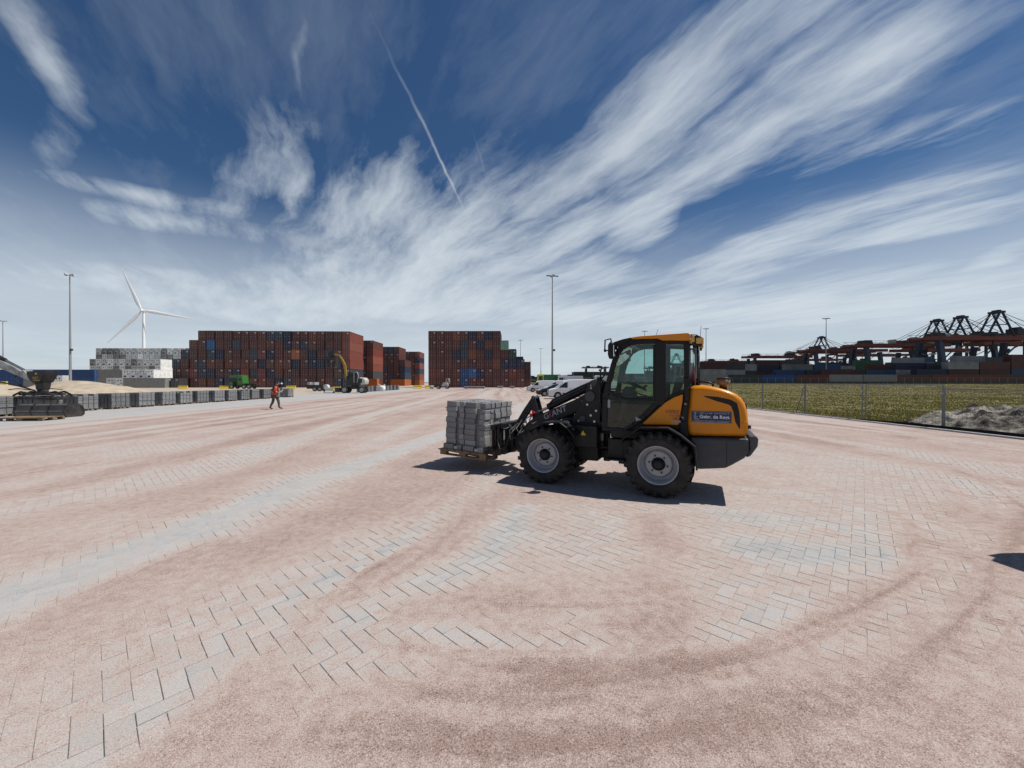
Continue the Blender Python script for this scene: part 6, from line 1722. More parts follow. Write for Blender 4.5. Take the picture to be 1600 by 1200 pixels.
# ================================================================== site machines
def wheeled_excavator():
    t = thing('wheeled_excavator', 'wheeled excavator with raised yellow boom and pale rear at the block row', 'excavator', (-24.2, 59.2, 0), RAD(8))
    wm = wheel_mesh(0.50, 0.45)
    for wx in (-1.25, 1.25):
        for s in (-1, 1): inst('wheel', wm, t, (wx, s * 1.0, 0.5), (0, 0, 0 if s > 0 else PI))
    m = MB(); m.box(-1.9, 1.9, -0.5, 0.5, 0.6, 1.0); m.cyl((-1.25, -1, 0.5), (-1.25, 1, 0.5), 0.15); m.cyl((1.25, -1, 0.5), (1.25, 1, 0.5), 0.15); m.cyl((0, 0, 0.95), (0, 0, 1.2), 0.6, seg=20); m.box(-2.6, -1.9, -1.2, 1.2, 0.15, 0.8); m.build('undercarriage', 'machine_black', t)
    m = MB(); m.box(-0.9, 1.1, -1.2, 1.2, 1.2, 1.55); m.box(0.2, 1.3, -1.2, 0.3, 1.55, 2.2); m.build('upper_frame', 'machine_black', t, bevel=0.04)
    m = MB(); m.prism([(1.1, 1.2), (1.75, 1.35), (1.85, 1.9), (1.55, 2.35), (0.9, 2.4), (0.9, 1.2)], -1.15, 1.15); m.build('counterweight', 'excavator_white', t, bevel=0.12, seg=3)
    m = MB(); m.prism([(-0.95, 1.5), (0.65, 1.5), (0.75, 2.6), (0.6, 3.15), (-0.6, 3.15), (-0.98, 2.4)], -1.18, -0.2); cb = m.build('cab', 'machine_black', t, bevel=0.06)
    m = MB(); m.prism([(-0.80, 2.0), (0.10, 2.0), (0.10, 3.0), (-0.55, 3.0), (-0.86, 2.4)], -1.19, -1.184); m.prism([(0.20, 2.0), (0.55, 2.0), (0.62, 2.6), (0.52, 3.0), (0.20, 3.0)], -1.19, -1.184); m.build('cab_window', 'dark_glass', cb)
    m = MB(); m.tube([(0.62, -1.2, 1.6), (0.78, -1.2, 2.6), (0.66, -1.2, 3.15), (0.16, -1.2, 3.17), (0.16, -1.2, 1.6)], 0.05, 6); m.build('door_frame', 'excavator_white', cb)
    def link(name, pts, w, y0, y1, mm='excavator_yellow'):
        m = MB(); m.strip(pts, w, y0, y1); return m.build(name, mm, t, bevel=0.03)
    link('boom', [(-0.85, 1.55), (-1.35, 2.3), (-1.45, 3.4)], [0.34, 0.36, 0.30], 0.0, 0.38)
    link('boom', [(-1.45, 3.35), (-1.55, 4.2), (-1.95, 5.2)], [0.32, 0.38, 0.28], 0.02, 0.36)
    link('arm', [(-1.93, 5.15), (-2.35, 5.75), (-3.1, 5.95)], [0.28, 0.32, 0.2], 0.06, 0.32)
    m = MB(); m.cyl((-1.0, 0.19, 1.5), (-1.75, 0.19, 3.1), 0.10, seg=10); m.cyl((-1.75, 0.19, 3.1), (-1.85, 0.19, 4.4), 0.06, seg=10); m.build('boom_cylinder', 'machine_black', t)
    m = MB(); m.prism([(-3.0, 6.5), (-3.6, 6.4), (-3.9, 5.9), (-3.5, 5.5), (-3.1, 5.7)], -0.1, 0.48); m.box(-4.1, -2.7, -0.4, 0.8, 5.0, 5.5); m.prism([(-4.0, 5.0), (-3.8, 5.0), (-3.7, 3.9), (-4.0, 4.0)], -0.4, 0.8); m.prism([(-2.9, 5.0), (-2.7, 5.0), (-2.75, 4.0), (-3.0, 3.9)], -0.4, 0.8); m.build('clamp', 'machine_black', t)
wheeled_excavator()

def terminal_tractor():
    t = thing('terminal_tractor', 'bright green tractor unit in front of the long container stack', 'tractor', (-69.2, 95, 0), 0)
    wm = wheel_mesh(0.52, 0.35)
    for wx in (0.6, 3.6, 4.8):
        for s in (-1, 1): inst('wheel', wm, t, (wx, s * 1.0, 0.52), (0, 0, 0 if s > 0 else PI))
    m = MB(); m.box(0.0, 6.2, -0.55, 0.55, 0.75, 1.15); m.box(3.2, 6.0, -0.9, 0.9, 1.15, 1.35); m.prism([(6.0, 1.15), (7.6, 0.75), (7.6, 0.65), (6.0, 0.85)], -0.5, 0.5); m.build('chassis', 'machine_black', t)
    m = MB(); m.prism([(2.0, 1.0), (2.0, 3.2), (2.2, 3.45), (3.2, 3.3), (3.45, 1.2), (3.2, 1.0)], -1.1, 1.1); m.build('cab', 'truck_green', t, bevel=0.1, seg=3)
    m = MB(); m.box(0.0, 2.0, -1.05, 1.05, 2.75, 3.3); m.prism([(-0.1, 0.9), (0.9, 0.9), (0.8, 1.75), (0.1, 1.8)], -1.05, 1.05); m.build('roof_deflector', 'truck_green', t, bevel=0.08)
    m = MB(); m.box(0.3, 1.95, -0.98, 0.98, 1.8, 2.75); m.box(2.3, 3.0, -1.108, -1.09, 2.0, 2.6); m.build('window', 'dark_glass', t)
terminal_tractor()

def flat_trailer():
    t = thing('flat_trailer', 'dark low trailer with a white drum beside the yellow barrier', 'trailer', (-36.6, 71, 0), RAD(4))
    wm = wheel_mesh(0.38, 0.28)
    for wx in (0.5, 1.4):
        for s in (-1, 1): inst('wheel', wm, t, (wx, s * 0.9, 0.38), (0, 0, 0 if s > 0 else PI))
    m = MB(); m.box(-0.9, 1.9, -0.95, 0.95, 0.45, 0.85); m.box(-0.9, 1.9, -1.0, -0.92, 0.85, 1.15); m.build('bed', 'machine_black', t)
    m = MB(); m.box(-0.8, -0.35, -0.9, 0.9, 1.15, 1.65); m.box(0.1, 0.5, -0.9, 0.9, 1.15, 1.65); m.box(-0.36, 0.12, -0.5, -0.3, 1.35, 1.42); m.build('headboard', 'crane_pale', t)
    m = MB(); m.cyl((2.2, -0.5, 0.75), (2.2, 0.5, 0.75), 0.48, seg=20); m.box(1.9, 2.6, -0.4, 0.4, 0.1, 0.4); m.build('drum', 'van_white', t)
flat_trailer()

def yard_buggy():
    t = thing('small_dumper', 'small white dumper with a roll frame before the stepped stack', 'dumper', (-17.2, 95, 0), 0)
    wm = wheel_mesh(0.42, 0.32)
    for wx in (-0.9, 1.2):
        for s in (-1, 1): inst('wheel', wm, t, (wx, s * 0.7, 0.42), (0, 0, 0 if s > 0 else PI))
    m = MB(); m.box(-1.6, 1.4, -0.6, 0.6, 0.4, 0.75); m.prism([(-1.7, 0.75), (-0.5, 0.75), (-0.3, 1.15), (-1.9, 1.15)], -0.8, 0.8); m.build('skip', 'machine_black', t)
    m = MB(); m.prism([(-0.1, 0.6), (1.35, 0.6), (1.4, 1.2), (1.2, 1.55), (0.4, 1.6), (0.0, 1.1)], -0.7, 0.7); m.build('bonnet', 'excavator_white', t, bevel=0.06)
    m = MB(); 
    for y in (-0.6, 0.6): m.tube([(1.3, y, 0.9), (1.7, y, 1.6), (1.65, y, 2.5), (1.0, y, 2.55), (1.0, y, 1.5)], 0.06, 6)
    m.tube([(1.65, -0.6, 2.5), (1.65, 0.6, 2.5)], 0.06, 6); m.build('roll_frame', 'excavator_white', t)
    m = MB(); m.lathe([(-0.3, 0.0), (-0.3, 0.42), (0.3, 0.42), (0.3, 0)], 20, 'y', (-2.7, 0, 0.42)); m.build('drum', 'crane_pale', t); m = MB(); m.strip([(-2.7, 0.5), (-1.6, 0.6)], 0.1, -0.1, 0.1); m.build('tow_bar', 'machine_black', t)
yard_buggy()

def slab_pile(label, x, y, n, L, W=1.2):
    t = thing('slab_pile', label, 'slab pile', (x, y, 0))
    for i in range(n):
        m = MB(); m.box(random.uniform(0, 0.2), L - random.uniform(0, 0.2), 0, W, 0.10 + i * 0.30, 0.32 + i * 0.30); m.build('slab', 'concrete_light' if i % 2 else 'concrete_block', t)
    m = MB()
    for x0 in (0.5, L - 0.7): m.box(x0, x0 + 0.2, 0.1, W - 0.1, 0, 0.1)
    m.build('bearer', 'pallet_wood', t)
slab_pile('low pile of long grey slabs before the stepped stack', -12.0, 95, 2, 5.4)
slab_pile('small heap of slabs at the stepped stack foot, left of centre', -4.0, 104, 2, 1.6)
slab_pile('small heap of slabs at the stepped stack foot, nearer the vans', -0.7, 104, 2, 1.5)

def barrier(label, x, y, rz, material, L=2.3, s=1.0):
    m = MB(); m.prism([(-0.30, 0.0), (0.30, 0.0), (0.30, 0.12), (0.14, 0.35), (0.09, 0.80), (-0.09, 0.80), (-0.14, 0.35), (-0.30, 0.12)], 0, L, 'x')
    o = m.build('concrete_barrier', material, None, (x, y, 0), (0, 0, rz), bevel=0.02); o.scale = (1, 1, s)
    tag(o, label, 'barrier')
barrier('yellow barrier leftmost, behind the block packs', -83.4, 96, 0, 'barrier_yellow')
barrier('yellow barrier just left of the green tractor', -71.6, 94, 0, 'barrier_yellow')
barrier('yellow barrier right of the walking worker', -55.8, 95, 0, 'barrier_yellow')
barrier('yellow barrier right behind the dark trailer', -34.6, 74, 0, 'barrier_yellow', 1.6)
barrier('yellow barrier before the farthest receding stack', -25.0, 97, 0, 'barrier_yellow')
barrier('yellow barrier touching the left foot of the stepped stack', -22.2, 98, 0, 'barrier_yellow')
barrier('short pale concrete barrier left of the wheeled excavator', -28.2, 58, 0, 'concrete_kerb', 1.3)
barrier('yellow barrier behind the excavator arm at the left edge', -63, 47, 0, 'barrier_yellow', 1.2, 2.2)

def black_crate():
    m = MB(); m.box(-0.45, 0.45, -0.35, 0.35, 0.05, 0.55); m.box(-0.5, 0.5, -0.4, 0.4, 0.5, 0.6)
    for x in (-0.4, 0.4): m.box(x - 0.06, x + 0.06, -0.3, 0.3, 0, 0.05)
    tag(m.build('tool_crate', 'machine_black', None, (-28.8, 60, 0), bevel=0.02), 'small black crate on the paving left of the wheeled excavator', 'crate')
black_crate()

# ================================================================== packs of blocks along the edge of the new paving
def pack_meshes():
    out = []
    for seed in range(4):
        r = random.Random(seed)
        m = MB()
        segs_x = [(0.0, 0.24), (0.28, 0.50), (0.53, 0.72), (0.76, 1.0)]
        segs_y = [(0.0, 0.22), (0.26, 0.52), (0.55, 0.80), (0.84, 1.06)]
        for l in range(8):
            ox, oy = r.uniform(-0.012, 0.012), r.uniform(-0.012, 0.012)
            for i, (x0, x1) in enumerate(segs_x):
                for j, (y0, y1) in enumerate(segs_y):
                    if 0 < i < 3 and 0 < j < 3 and l < 7: continue
                    if l == 7 and seed == 2 and r.random() < 0.4: continue
                    m.box(x0 + ox + r.gauss(0, .003), x1 + ox, y0 + oy, y1 + oy + r.gauss(0, .003), l * 0.107, l * 0.107 + 0.101)
        m.box(0.1, 0.9, 0.1, 0.96, 0.0, 0.74)
        s = MB()
        for z in (0.33, 0.64): s.tube([(-0.02, -0.02, z), (1.02, -0.02, z), (1.02, 1.08, z), (-0.02, 1.08, z), (-0.02, -0.02, z)], 0.006, 4)
        for (x0, x1) in ((0.245, 0.275), (0.725, 0.755)): s.box(x0, x1, -0.016, -0.010, 0.0, 0.86); s.box(x0, x1, -0.016, 1.07, 0.862, 0.866)
        out.append((m.mesh('blocks', 'concrete_block'), s.mesh('straps', 'strap')))
    return out, pallet_mesh(1.0, 1.08)
PACKS, PPAL = pack_meshes()

def pack(label, x, y, k, rz=0.0, group='block packs in the row'):
    t = thing('block_pack', label, 'block pack', (x, y, 0), rz, group)
    b, s = PACKS[k % 4]
    inst('pallet_base', PPAL, t); inst('blocks', b, t, (0, 0, 0.122)); inst('strap', s, t, (0, 0, 0.122))
py = [18.2, 19.9, 21.9, 23.7, 25.5, 27.1, 28.6, 30.3, 31.9, 33.4, 35.0, 36.6, 38.2, 39.8, 42.3]
for i, y in enumerate(py):
    pos = ['cut by the left edge of the view', 'behind the dark steel bucket', 'just right of the dark steel bucket'][i] if i < 3 else f"{ORD[i-3]} right of the gap"
    pack(f"strapped pack of grey blocks on a pallet, {pos}", -25.7 + random.gauss(0, 0.06), y, i, random.gauss(0, 0.03))
for i, y in enumerate([63.5, 65.6, 67.6, 69.5, 74.0, 76.2, 78.4, 80.6, 83.0]):
    pack(f"distant pack of grey blocks, {ORD[i]} in the row beyond the wheeled excavator", -25.7 + random.gauss(0, 0.08), y, i + 1, random.gauss(0, 0.04), 'far block packs')

def big_bag():
    xs = np.linspace(0, 2 * PI, 28, endpoint=False); v = []; fs = []
    prof = [(0.0, 0.42), (0.08, 0.50), (0.4, 0.56), (0.75, 0.53), (0.95, 0.46), (1.02, 0.30), (1.0, 0.05)]
    for (z, r) in prof:
        for a in xs:
            k = 1 / max(abs(math.cos(a)), abs(math.sin(a))) ** 0.55
            v.append((r * k * math.cos(a) * (1 + 0.05 * math.sin(7 * a + z * 5)), r * k * math.sin(a), z + 0.03 * math.sin(3 * a)))
    n = len(xs)
    for i in range(len(prof) - 1):
        for j in range(n): fs.append((i * n + j, i * n + (j + 1) % n, (i + 1) * n + (j + 1) % n, (i + 1) * n + j))
    fs.append(tuple(range((len(prof) - 1) * n, len(prof) * n)))
    m = MB(); m.sm = True; m.add(v, fs)
    for sx in (-0.45, 0.45): m.tube([(sx, -0.35, 0.92), (sx, -0.3, 1.2), (sx * 0.9, 0.0, 1.28), (sx, 0.3, 1.2), (sx, 0.35, 0.92)], 0.03, 6)
    tag(m.build('bulk_bag', 'bag_white', None, (-24.2, 71.5, 0.0)), 'white bulk bag standing among the distant block packs', 'bag')
big_bag()

# ================================================================== left foreground: excavator arm with its paving clamp, bucket, empty pallet
def arm_and_clamp():
    t = thing('excavator_arm', 'grey excavator arm with black tilt rotator and paving clamp at left', 'excavator', (-24.1, 19.5, 0), 0)
    def bar(name, pts, w, y0, y1, mm):
        m = MB(); m.strip(pts, w, y0, y1); return m.build(name, mm, t, bevel=0.02)
    bar('boom', [(-6.5, 1.2), (-5.6, 3.0), (-3.6, 3.6)], [0.5, 0.55, 0.4], -0.22, 0.22, 'arm_steel')
    bar('arm', [(-3.9, 3.7), (-2.9, 3.05), (-1.2, 2.35), (-0.2, 1.85)], [0.3, 0.46, 0.34, 0.22], -0.16, 0.16, 'arm_steel')
    m = MB(); m.cyl((-3.4, 0, 3.75), (-1.6, 0, 2.80), 0.075, seg=12); m.build('bucket_cylinder', 'machine_black', t); m = MB(); m.cyl((-1.6, 0, 2.80), (-0.5, 0, 2.22), 0.045, seg=10); m.build('rod', 'bare_steel', t)
    bar('tipping_link', [(-0.55, 2.25), (-0.05, 1.78)], 0.14, -0.2, 0.2, 'arm_steel')
    m = MB(); m.prism([(-0.22, 2.22), (0.80, 2.26), (0.72, 2.06), (0.46, 1.66), (0.15, 1.60), (-0.12, 1.88)], -0.30, 0.30); m.prism([(0.10, 1.68), (0.5, 1.68), (0.42, 1.29), (0.15, 1.29)], -0.2, 0.2); ro = m.build('tilt_rotator', 'machine_black', t, bevel=0.03)
    text_part('maker_mark', 'CAT', 0.15, 'decal_yellow', ro, Matrix.Translation((0.12, -0.307, 1.84)) @ Matrix.Rotation(PI / 2, 4, 'X'))
    m = MB(); m.cyl((0.30, -0.308, 2.10), (0.30, -0.302, 2.10), 0.05, seg=10); m.prism([(0.14, 1.76), (0.50, 1.76), (0.46, 1.79), (0.18, 1.79)], -0.306, -0.302); m.build('lamp_mark', 'lamp_amber', ro)
    m = MB(); m.lathe([(1.14, 0.0), (1.14, 0.18), (1.22, 0.20), (1.30, 0.18), (1.31, 0.0)], 20, 'z', (0.28, 0, 0)); m.box(-0.6, 1.1, -0.30, 0.30, 1.02, 1.12); m.build('clamp_head', 'machine_black', t, bevel=0.015)
    for s in (-1, 1):
        m = MB()
        for yy in (-0.42, -0.02, 0.38):
            m.strip([(0.28 + s * 0.15, 1.10), (0.28 + s * 0.62, 1.19), (0.28 + s * 0.98, 1.02), (0.28 + s * 1.02, 0.80)], [0.07, 0.09, 0.08, 0.06], yy, yy + 0.05)
        m.tube([(0.28 + s * 0.3, -0.3, 1.28), (0.28 + s * 0.8, -0.35, 1.36), (0.28 + s * 1.35, -0.3, 1.30)], 0.022, 6); m.cyl((0.28 + s * 0.2, 0.1, 1.16), (0.28 + s * 0.85, 0.1, 1.10), 0.035, seg=8); m.box(0.28 + s * 1.0 - 0.03, 0.28 + s * 1.0 + 0.03, -0.5, 0.5, 0.80, 0.86)
        m.build('clamp_jaw', 'machine_black', t)
    m = MB()
    for k in range(7):
        x = -0.6 + k * 0.3; m.box(x, x + 0.12, -0.5, 0.5, 0.82, 0.94)
    m.tube([(-0.9, -0.42, 0.9), (0.2, -0.5, 0.86), (1.5, -0.42, 0.92)], 0.04, 6); m.build('clamp_finger', 'machine_black', t)
    m = MB(); m.tube([(-2.2, -0.2, 2.5), (-1.6, -0.3, 1.7), (-0.8, -0.3, 1.55), (-0.1, -0.3, 1.35), (0.3, -0.3, 1.22)], 0.035, 8); m.tube([(-1.2, 0.2, 2.2), (-0.9, -0.2, 1.85), (-0.4, -0.3, 1.45), (0.2, -0.25, 1.25)], 0.03, 8); m.build('hydraulic_hose', 'hose_rubber', t)
    # the machine it belongs to stands outside the picture
    m = MB(); m.box(-9.2, -6.3, -1.2, 1.2, 1.1, 2.2); m.prism([(-7.6, 2.2), (-6.4, 2.2), (-6.5, 3.2), (-7.4, 3.3)], -1.2, -0.2); m.build('upper_body', 'excavator_yellow', t, bevel=0.06)
    for s in (-1, 1):
        m = MB(); m.prism([(-9.4, 0.35), (-9.0, 0.0), (-6.4, 0.0), (-6.0, 0.35), (-6.2, 0.85), (-9.2, 0.85)], s * 0.75, s * 1.3); m.build('track', 'rubber', t, bevel=0.05)
    m = MB(); m.box(-8.6, -6.9, -0.74, 0.74, 0.45, 1.08); m.build('undercarriage', 'machine_black', t)
arm_and_clamp()

def clamp_load():
    pack('dark strapped pack of blocks directly below the paving clamp', -24.55, 19.05, 0, 0.02, None)
clamp_load()

def steel_bucket():
    t = thing('ditch_bucket', 'wide dark steel bucket with ribbed back lying before the block packs', 'bucket', (-23.40, 18.45, 0), RAD(4))
    prof = [(-0.42, 0.0), (0.30, 0.0), (0.44, 0.10), (0.47, 0.34), (0.36, 0.60), (0.12, 0.74), (-0.28, 0.76), (-0.44, 0.60), (-0.52, 0.30)]
    prof = [(a_ * 0.92, b_ * 0.84) for a_, b_ in prof]
    L = 2.25
    m = MB(); m.prism(prof, 0, L, 'x'); m.build('shell', 'bucket_steel', t, bevel=0.02)
    for x in (0.0, 0.73, 1.46, L - 0.05):
        pr = [(a * 1.045 + 0.0, 0.0 if b == 0 else b * 1.035) for a, b in prof]
        m = MB(); m.prism(pr, x - 0.015, x + 0.05, 'x'); m.build('rib', 'machine_black', t)
    m = MB(); m.box(0.02, L - 0.02, -0.455, -0.40, 0.52, 0.58); m.box(0.03, L - 0.06, -0.515, -0.46, 0.22, 0.26); m.build('edge_strip', 'machine_black', t)
steel_bucket()

o = inst('empty_pallet', pallet_mesh(1.2, 0.9), None, (-22.05, 16.35, 0.001), (0, 0, RAD(5)), (1.55, 1, 1.3))
tag(o, 'empty wooden pallet lying on the grey paving at the left edge', 'pallet')

# ================================================================== temporary fence along the field
def fence():
    Ys = [10.5, 13.97, 17.1, 20.5, 24.0, 27.5, 31.0, 34.5]
    def panel(label, y0, y1, x, drop, lean=0.0):
        t = thing('site_fence', label, 'fence', (x, y0, -0.12), 0, 'temporary fence panels along the field')
        L = y1 - y0 - 0.10; H = 1.72 - drop
        t.rotation_euler = (0, lean, math.atan2(-0.10, L) * 0)
        for yy in (0.0, L):
            m = MB(); m.cyl((0, yy, 0), (0, yy, H), 0.024, seg=8); m.build('post', 'fence_steel', t)
        for z in (H - 0.02, 0.12):
            m = MB(); m.cyl((0, 0, z), (0, L, z), 0.02, seg=8); m.build('rail', 'fence_steel', t)
        m = MB()
        n = int(L / 0.11)
        for i in range(1, n): 
            y = L * i / n; m.box(-0.0018, 0.0018, y - 0.0018, y + 0.0018, 0.12, H - 0.02)
        for k in range(1, 7): m.box(-0.0022, 0.0018, 0, L, 0.12 + (H - 0.14) * k / 7 - 0.002, 0.12 + (H - 0.14) * k / 7 + 0.002)
        m.build('wire_mesh', 'fence_steel', t)
        m = MB(); m.prism([(-0.12, -0.06), (0.12, -0.06), (0.10, 0.06), (-0.10, 0.06)], -0.32, 0.22); m.build('foot_block', 'concrete_kerb', t)
        m = MB(); m.box(-0.035, 0.035, -0.075, 0.035, H - 0.36, H - 0.30); m.build('clip', 'galvanised', t)
        return t
    names = ['low sagging fence before the earth heap, cut by the right edge', 'mesh fence just left of the low sagging one', 'mesh fence between the double post and the slanting brace', 'mesh fence just left of the slanting brace',
             'mesh fence nearest the loader bonnet', 'far mesh fence hidden behind the loader bonnet', 'farthest mesh fence seen under the loader cab']
    for i in range(7):
        panel(names[i], Ys[i], Ys[i + 1], 15.62 + 0.05 * math.sin(i * 2.1), 0.14 if i == 0 else 0.0, random.gauss(0, 0.01))
    m = MB(); m.tube([(15.64, 20.5, 1.55), (15.85, 21.4, 0.0)], 0.022, 8)
    m.tube([(15.7, 21.4, 0.0), (16.0, 21.4, 0.0)], 0.03, 6)
    tag(m.build('fence_brace', 'fence_steel'), 'slanting steel brace propping the temporary fence', 'brace')
    # line fence of the terminal far behind the field
    t = thing('terminal_fence', 'dark mesh fence before the low row of terminal containers', 'fence', (0, 134, 0.95))
    m = MB()
    for i in range(60): x = 20 + i * 3.0; m.box(x - 0.05, x + 0.05, -0.05, 0.05, 0, 2.2)
    m.build('post_row', 'fence_steel', t); t.children[0]['kind'] = 'stuff'
    m = MB(); m.box(20, 200, -0.03, 0.03, 0.0, 0.9); m.build('base_board', 'crane_dark', t)
    m = MB(); m.box(20, 200, -0.03, 0.03, 2.15, 2.22); m.box(20, 200, -0.02, 0.02, 1.5, 1.53); m.build('rail', 'fence_steel', t)
fence()

# ================================================================== people
def person(name, label, loc, rz, joints, radii, edges, vest, head, hat=None, scale=1.0, paper=None):
    t = thing(name, label, 'person', loc, rz)
    t.scale = (scale,) * 3
    names = list(joints)
    me = bpy.data.meshes.new('body')
    me.from_pydata([joints[n] for n in names], [(names.index(a), names.index(b)) for a, b in edges], [])
    o = bpy.data.objects.new('body', me); col.objects.link(o); o.parent = t
    sk = o.modifiers.new('skin', 'SKIN'); sk.use_smooth_shade = True
    for i, n in enumerate(names):
        r = radii[n]; me.skin_vertices[0].data[i].radius = r if isinstance(r, tuple) else (r, r)
    me.skin_vertices[0].data[names.index('pelvis')].use_root = True
    sb = o.modifiers.new('sub', 'SUBSURF'); sb.levels = 2; sb.render_levels = 2
    # bake, then colour by height and place
    dg = bpy.context.evaluated_depsgraph_get(); dg.update()
    m2 = bpy.data.meshes.new_from_object(o.evaluated_get(dg))
    o.modifiers.clear(); o.data = m2
    m2.materials.clear()
    for k in ('cloth_dark', 'cloth_olive', 'skin', 'machine_black'): m2.materials.append(MATS[k])
    hz, wr, wl = Vector(joints['neck']).z, Vector(joints['hand_r']), Vector(joints['hand_l'])
    for p in m2.polygons:
        c = p.center; p.use_smooth = True
        if c.z > hz + 0.02: p.material_index = 2
        elif (c - wr).length < 0.12 or (c - wl).length < 0.12: p.material_index = 2
        elif c.z < 0.13: p.material_index = 3
        elif c.z < Vector(joints['pelvis']).z - 0.02: p.material_index = 1
        else: p.material_index = 0
    # fingers
    for hn, el in (('hand_r', 'elbow_r'), ('hand_l', 'elbow_l')):
        h = Vector(joints[hn]); d = (h - Vector(joints[el])).normalized(); side = d.cross(Vector((0, 0, 1))).normalized(); dn = side.cross(d)
        m = MB()
        for i, (o_, ln) in enumerate(((-0.028, 0.055), (-0.010, 0.07), (0.009, 0.068), (0.027, 0.055))):
            b0 = h + d * 0.05 + side * o_
            m.tube([h + side * o_ * 0.8, b0, b0 + d * ln * 0.55 - dn * 0.012, b0 + d * ln * 0.8 - dn * 0.035], [0.011, 0.010, 0.009, 0.007], 6)
        m.tube([h + side * -0.035, h + side * -0.06 + d * 0.03, h + side * -0.06 + d * 0.07 - dn * 0.01], [0.012, 0.011, 0.008], 6)
        m.build('fingers', 'skin', t)
    # head with face
    hc = Vector(head)
    bm = bmesh.new(); bmesh.ops.create_icosphere(bm, subdivisions=3, radius=1.0)
    for v in bm.verts:
        x, y, z = v.co
        sx = 0.098 + (0.012 if x > 0 and z < 0 else 0); v.co = Vector((x * sx, y * 0.076 * (1 - 0.18 * max(0, -z)), z * 0.118))
        if x > 0.75 and abs(y) < 0.35 and -0.35 < z < 0.15: v.co.x += 0.022       # nose
        if x > 0.6 and abs(y) < 0.5 and 0.1 < z < 0.35: v.co.x -= 0.006           # eye line
        if abs(y) > 0.9 and abs(x) < 0.25 and abs(z) < 0.3: v.co.y *= 1.16          # ears
    bm.to_mesh(m3 := bpy.data.meshes.new('head')); bm.free()
    for p in m3.polygons: p.use_smooth = True
    m3.materials.append(MATS['skin']); h = inst('head', m3, t, hc, (0, RAD(22), 0))
    m = MB()
    for s in (-1, 1): m.lathe([(-0.006, 0.0), (-0.004, 0.010), (0.004, 0.010), (0.006, 0.0)], 10, 'x', (0.094, s * 0.032, 0.018))
    m.box(0.096, 0.101, -0.022, 0.022, -0.058, -0.051); m.build('face_features', 'machine_black', h)
    m = MB(); m.sm = True
    if hat:
        m.lathe([(0.015, 0.118), (0.03, 0.112), (0.08, 0.100), (0.118, 0.065), (0.135, 0.0)], 20, 'z'); m.lathe([(0.012, 0.118), (0.012, 0.135), (0.02, 0.118)], 20, 'z'); m.build('helmet', hat, h)
    else:
        m.lathe([(-0.02, 0.102), (0.03, 0.104), (0.08, 0.088), (0.115, 0.05), (0.125, 0.0)], 18, 'z', (-0.014, 0, 0)); m.build('hair', 'cloth_dark', h)
    # waistcoat: shells round the chest
    if vest:
        m = MB(); m.sm = True
        rings = []
        for (c, rx, ry) in vest:
            c = Vector(c); rings.append([(c.x + rx * math.cos(a), c.y + ry * math.sin(a), c.z) for a in np.linspace(0, 2 * PI, 20, endpoint=False)])
        n = 20; v = [p for r_ in rings for p in r_]
        fs = []
        for i in range(len(rings) - 1):
            for j in range(n):
                if j in (0, 19, 1): continue       # open at the front
                if i == len(rings) - 2 and j in (4, 5, 14, 15): continue
                fs.append((i * n + j, i * n + (j + 1) % n, (i + 1) * n + (j + 1) % n, (i + 1) * n + j))
        m.add(v, fs); ob = m.build('safety_vest', 'hivis_orange', t)
        so = ob.modifiers.new('thick', 'SOLIDIFY'); so.thickness = 0.012
        m = MB(); m.sm = True
        (c, rx, ry) = vest[1]; c = Vector(c)
        for dz in (-0.02, 0.03):
            pass
        r0 = [(c.x + (rx + 0.012) * math.cos(a), c.y + (ry + 0.012) * math.sin(a), c.z - 0.025) for a in np.linspace(0.4, 2 * PI - 0.4, 18)]
        r1 = [(x, y, z + 0.05) for x, y, z in r0]
        m.add(r0 + r1, [(i, i + 1, i + 19, i + 18) for i in range(17)]); m.build('reflective_band', 'decal_white', ob)
    if paper:
        m = MB(); m.T = Matrix.Translation(paper) @ Matrix.Rotation(RAD(-35), 4, 'Y'); m.box(-0.11, 0.11, -0.08, 0.08, -0.006, 0.006); sh = m.build('paper_sheet', 'paper')
        sh.location = t.location; sh.rotation_euler = t.rotation_euler; sh.scale = t.scale
        tag(sh, 'white sheet held in the walking worker\'s hands', 'paper')
    return t
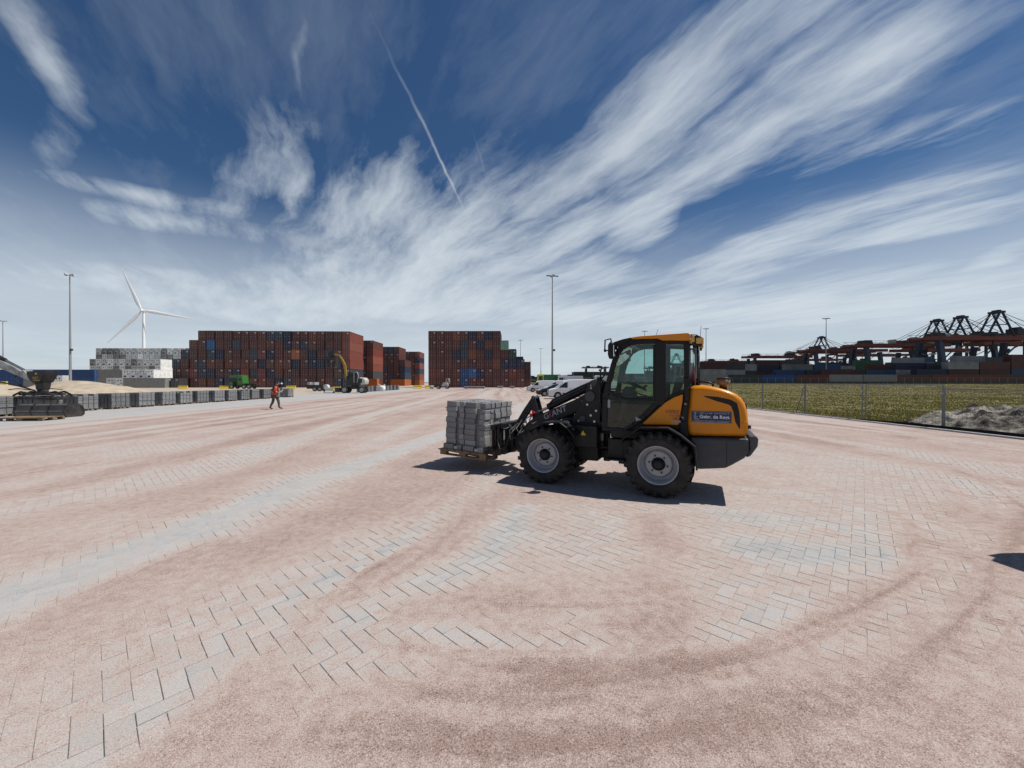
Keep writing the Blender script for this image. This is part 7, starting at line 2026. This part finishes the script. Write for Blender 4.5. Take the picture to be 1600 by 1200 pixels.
J = {'pelvis': (0, 0, 0.93), 'waist': (0.0, 0, 1.08), 'chest': (0.05, 0, 1.30), 'neck': (0.11, 0, 1.46), 'skull': (0.15, 0, 1.56),
     'hip_l': (0.0, 0.10, 0.90), 'knee_l': (0.17, 0.10, 0.52), 'ankle_l': (0.22, 0.10, 0.10), 'toe_l': (0.42, 0.11, 0.045),
     'hip_r': (0.0, -0.10, 0.90), 'knee_r': (-0.03, -0.11, 0.50), 'ankle_r': (-0.23, -0.11, 0.11), 'toe_r': (-0.05, -0.12, 0.045),
     'sh_l': (0.06, 0.19, 1.38), 'elbow_l': (0.02, 0.25, 1.10), 'hand_l': (0.28, 0.14, 1.08), 'sh_r': (0.06, -0.19, 1.38), 'elbow_r': (0.02, -0.26, 1.10), 'hand_r': (0.28, -0.15, 1.06)}
Rr = {'pelvis': (0.15, 0.12), 'waist': (0.14, 0.105), 'chest': (0.17, 0.12), 'neck': 0.06, 'skull': 0.06, 'hip_l': 0.10, 'knee_l': 0.085, 'ankle_l': 0.048, 'toe_l': 0.04, 'hip_r': 0.10, 'knee_r': 0.085, 'ankle_r': 0.048, 'toe_r': 0.04,
      'sh_l': 0.065, 'elbow_l': 0.048, 'hand_l': 0.036, 'sh_r': 0.065, 'elbow_r': 0.048, 'hand_r': 0.036}
Ed = [('pelvis', 'waist'), ('waist', 'chest'), ('chest', 'neck'), ('neck', 'skull'), ('pelvis', 'hip_l'), ('hip_l', 'knee_l'), ('knee_l', 'ankle_l'), ('ankle_l', 'toe_l'), ('pelvis', 'hip_r'), ('hip_r', 'knee_r'), ('knee_r', 'ankle_r'), ('ankle_r', 'toe_r'),
      ('chest', 'sh_l'), ('sh_l', 'elbow_l'), ('elbow_l', 'hand_l'), ('chest', 'sh_r'), ('sh_r', 'elbow_r'), ('elbow_r', 'hand_r')]
VEST = [((0.0, 0, 0.90), 0.175, 0.185), ((0.01, 0, 1.08), 0.17, 0.18), ((0.04, 0, 1.28), 0.175, 0.20), ((0.08, 0, 1.43), 0.10, 0.16)]
person('person', 'person in dark clothes and orange vest walking right, reading a white sheet', (-14.65, 23.7, 0), 0.05, J, Rr, Ed, VEST, (0.165, 0, 1.615), paper=(0.40, 0, 1.13))
J2 = dict(J); J2.update({'ankle_r': (-0.05, -0.12, 0.11), 'toe_r': (0.13, -0.13, 0.045), 'knee_r': (0.03, -0.11, 0.5), 'knee_l': (0.04, 0.10, 0.5), 'ankle_l': (0.0, 0.11, 0.10), 'toe_l': (0.19, 0.12, 0.045)})
person('person', 'person in dark clothes with a white helmet behind the last block pack', (-27.2, 45.2, 0), -0.6, J2, Rr, Ed, None, (0.165, 0, 1.615), hat='van_white', scale=0.92)
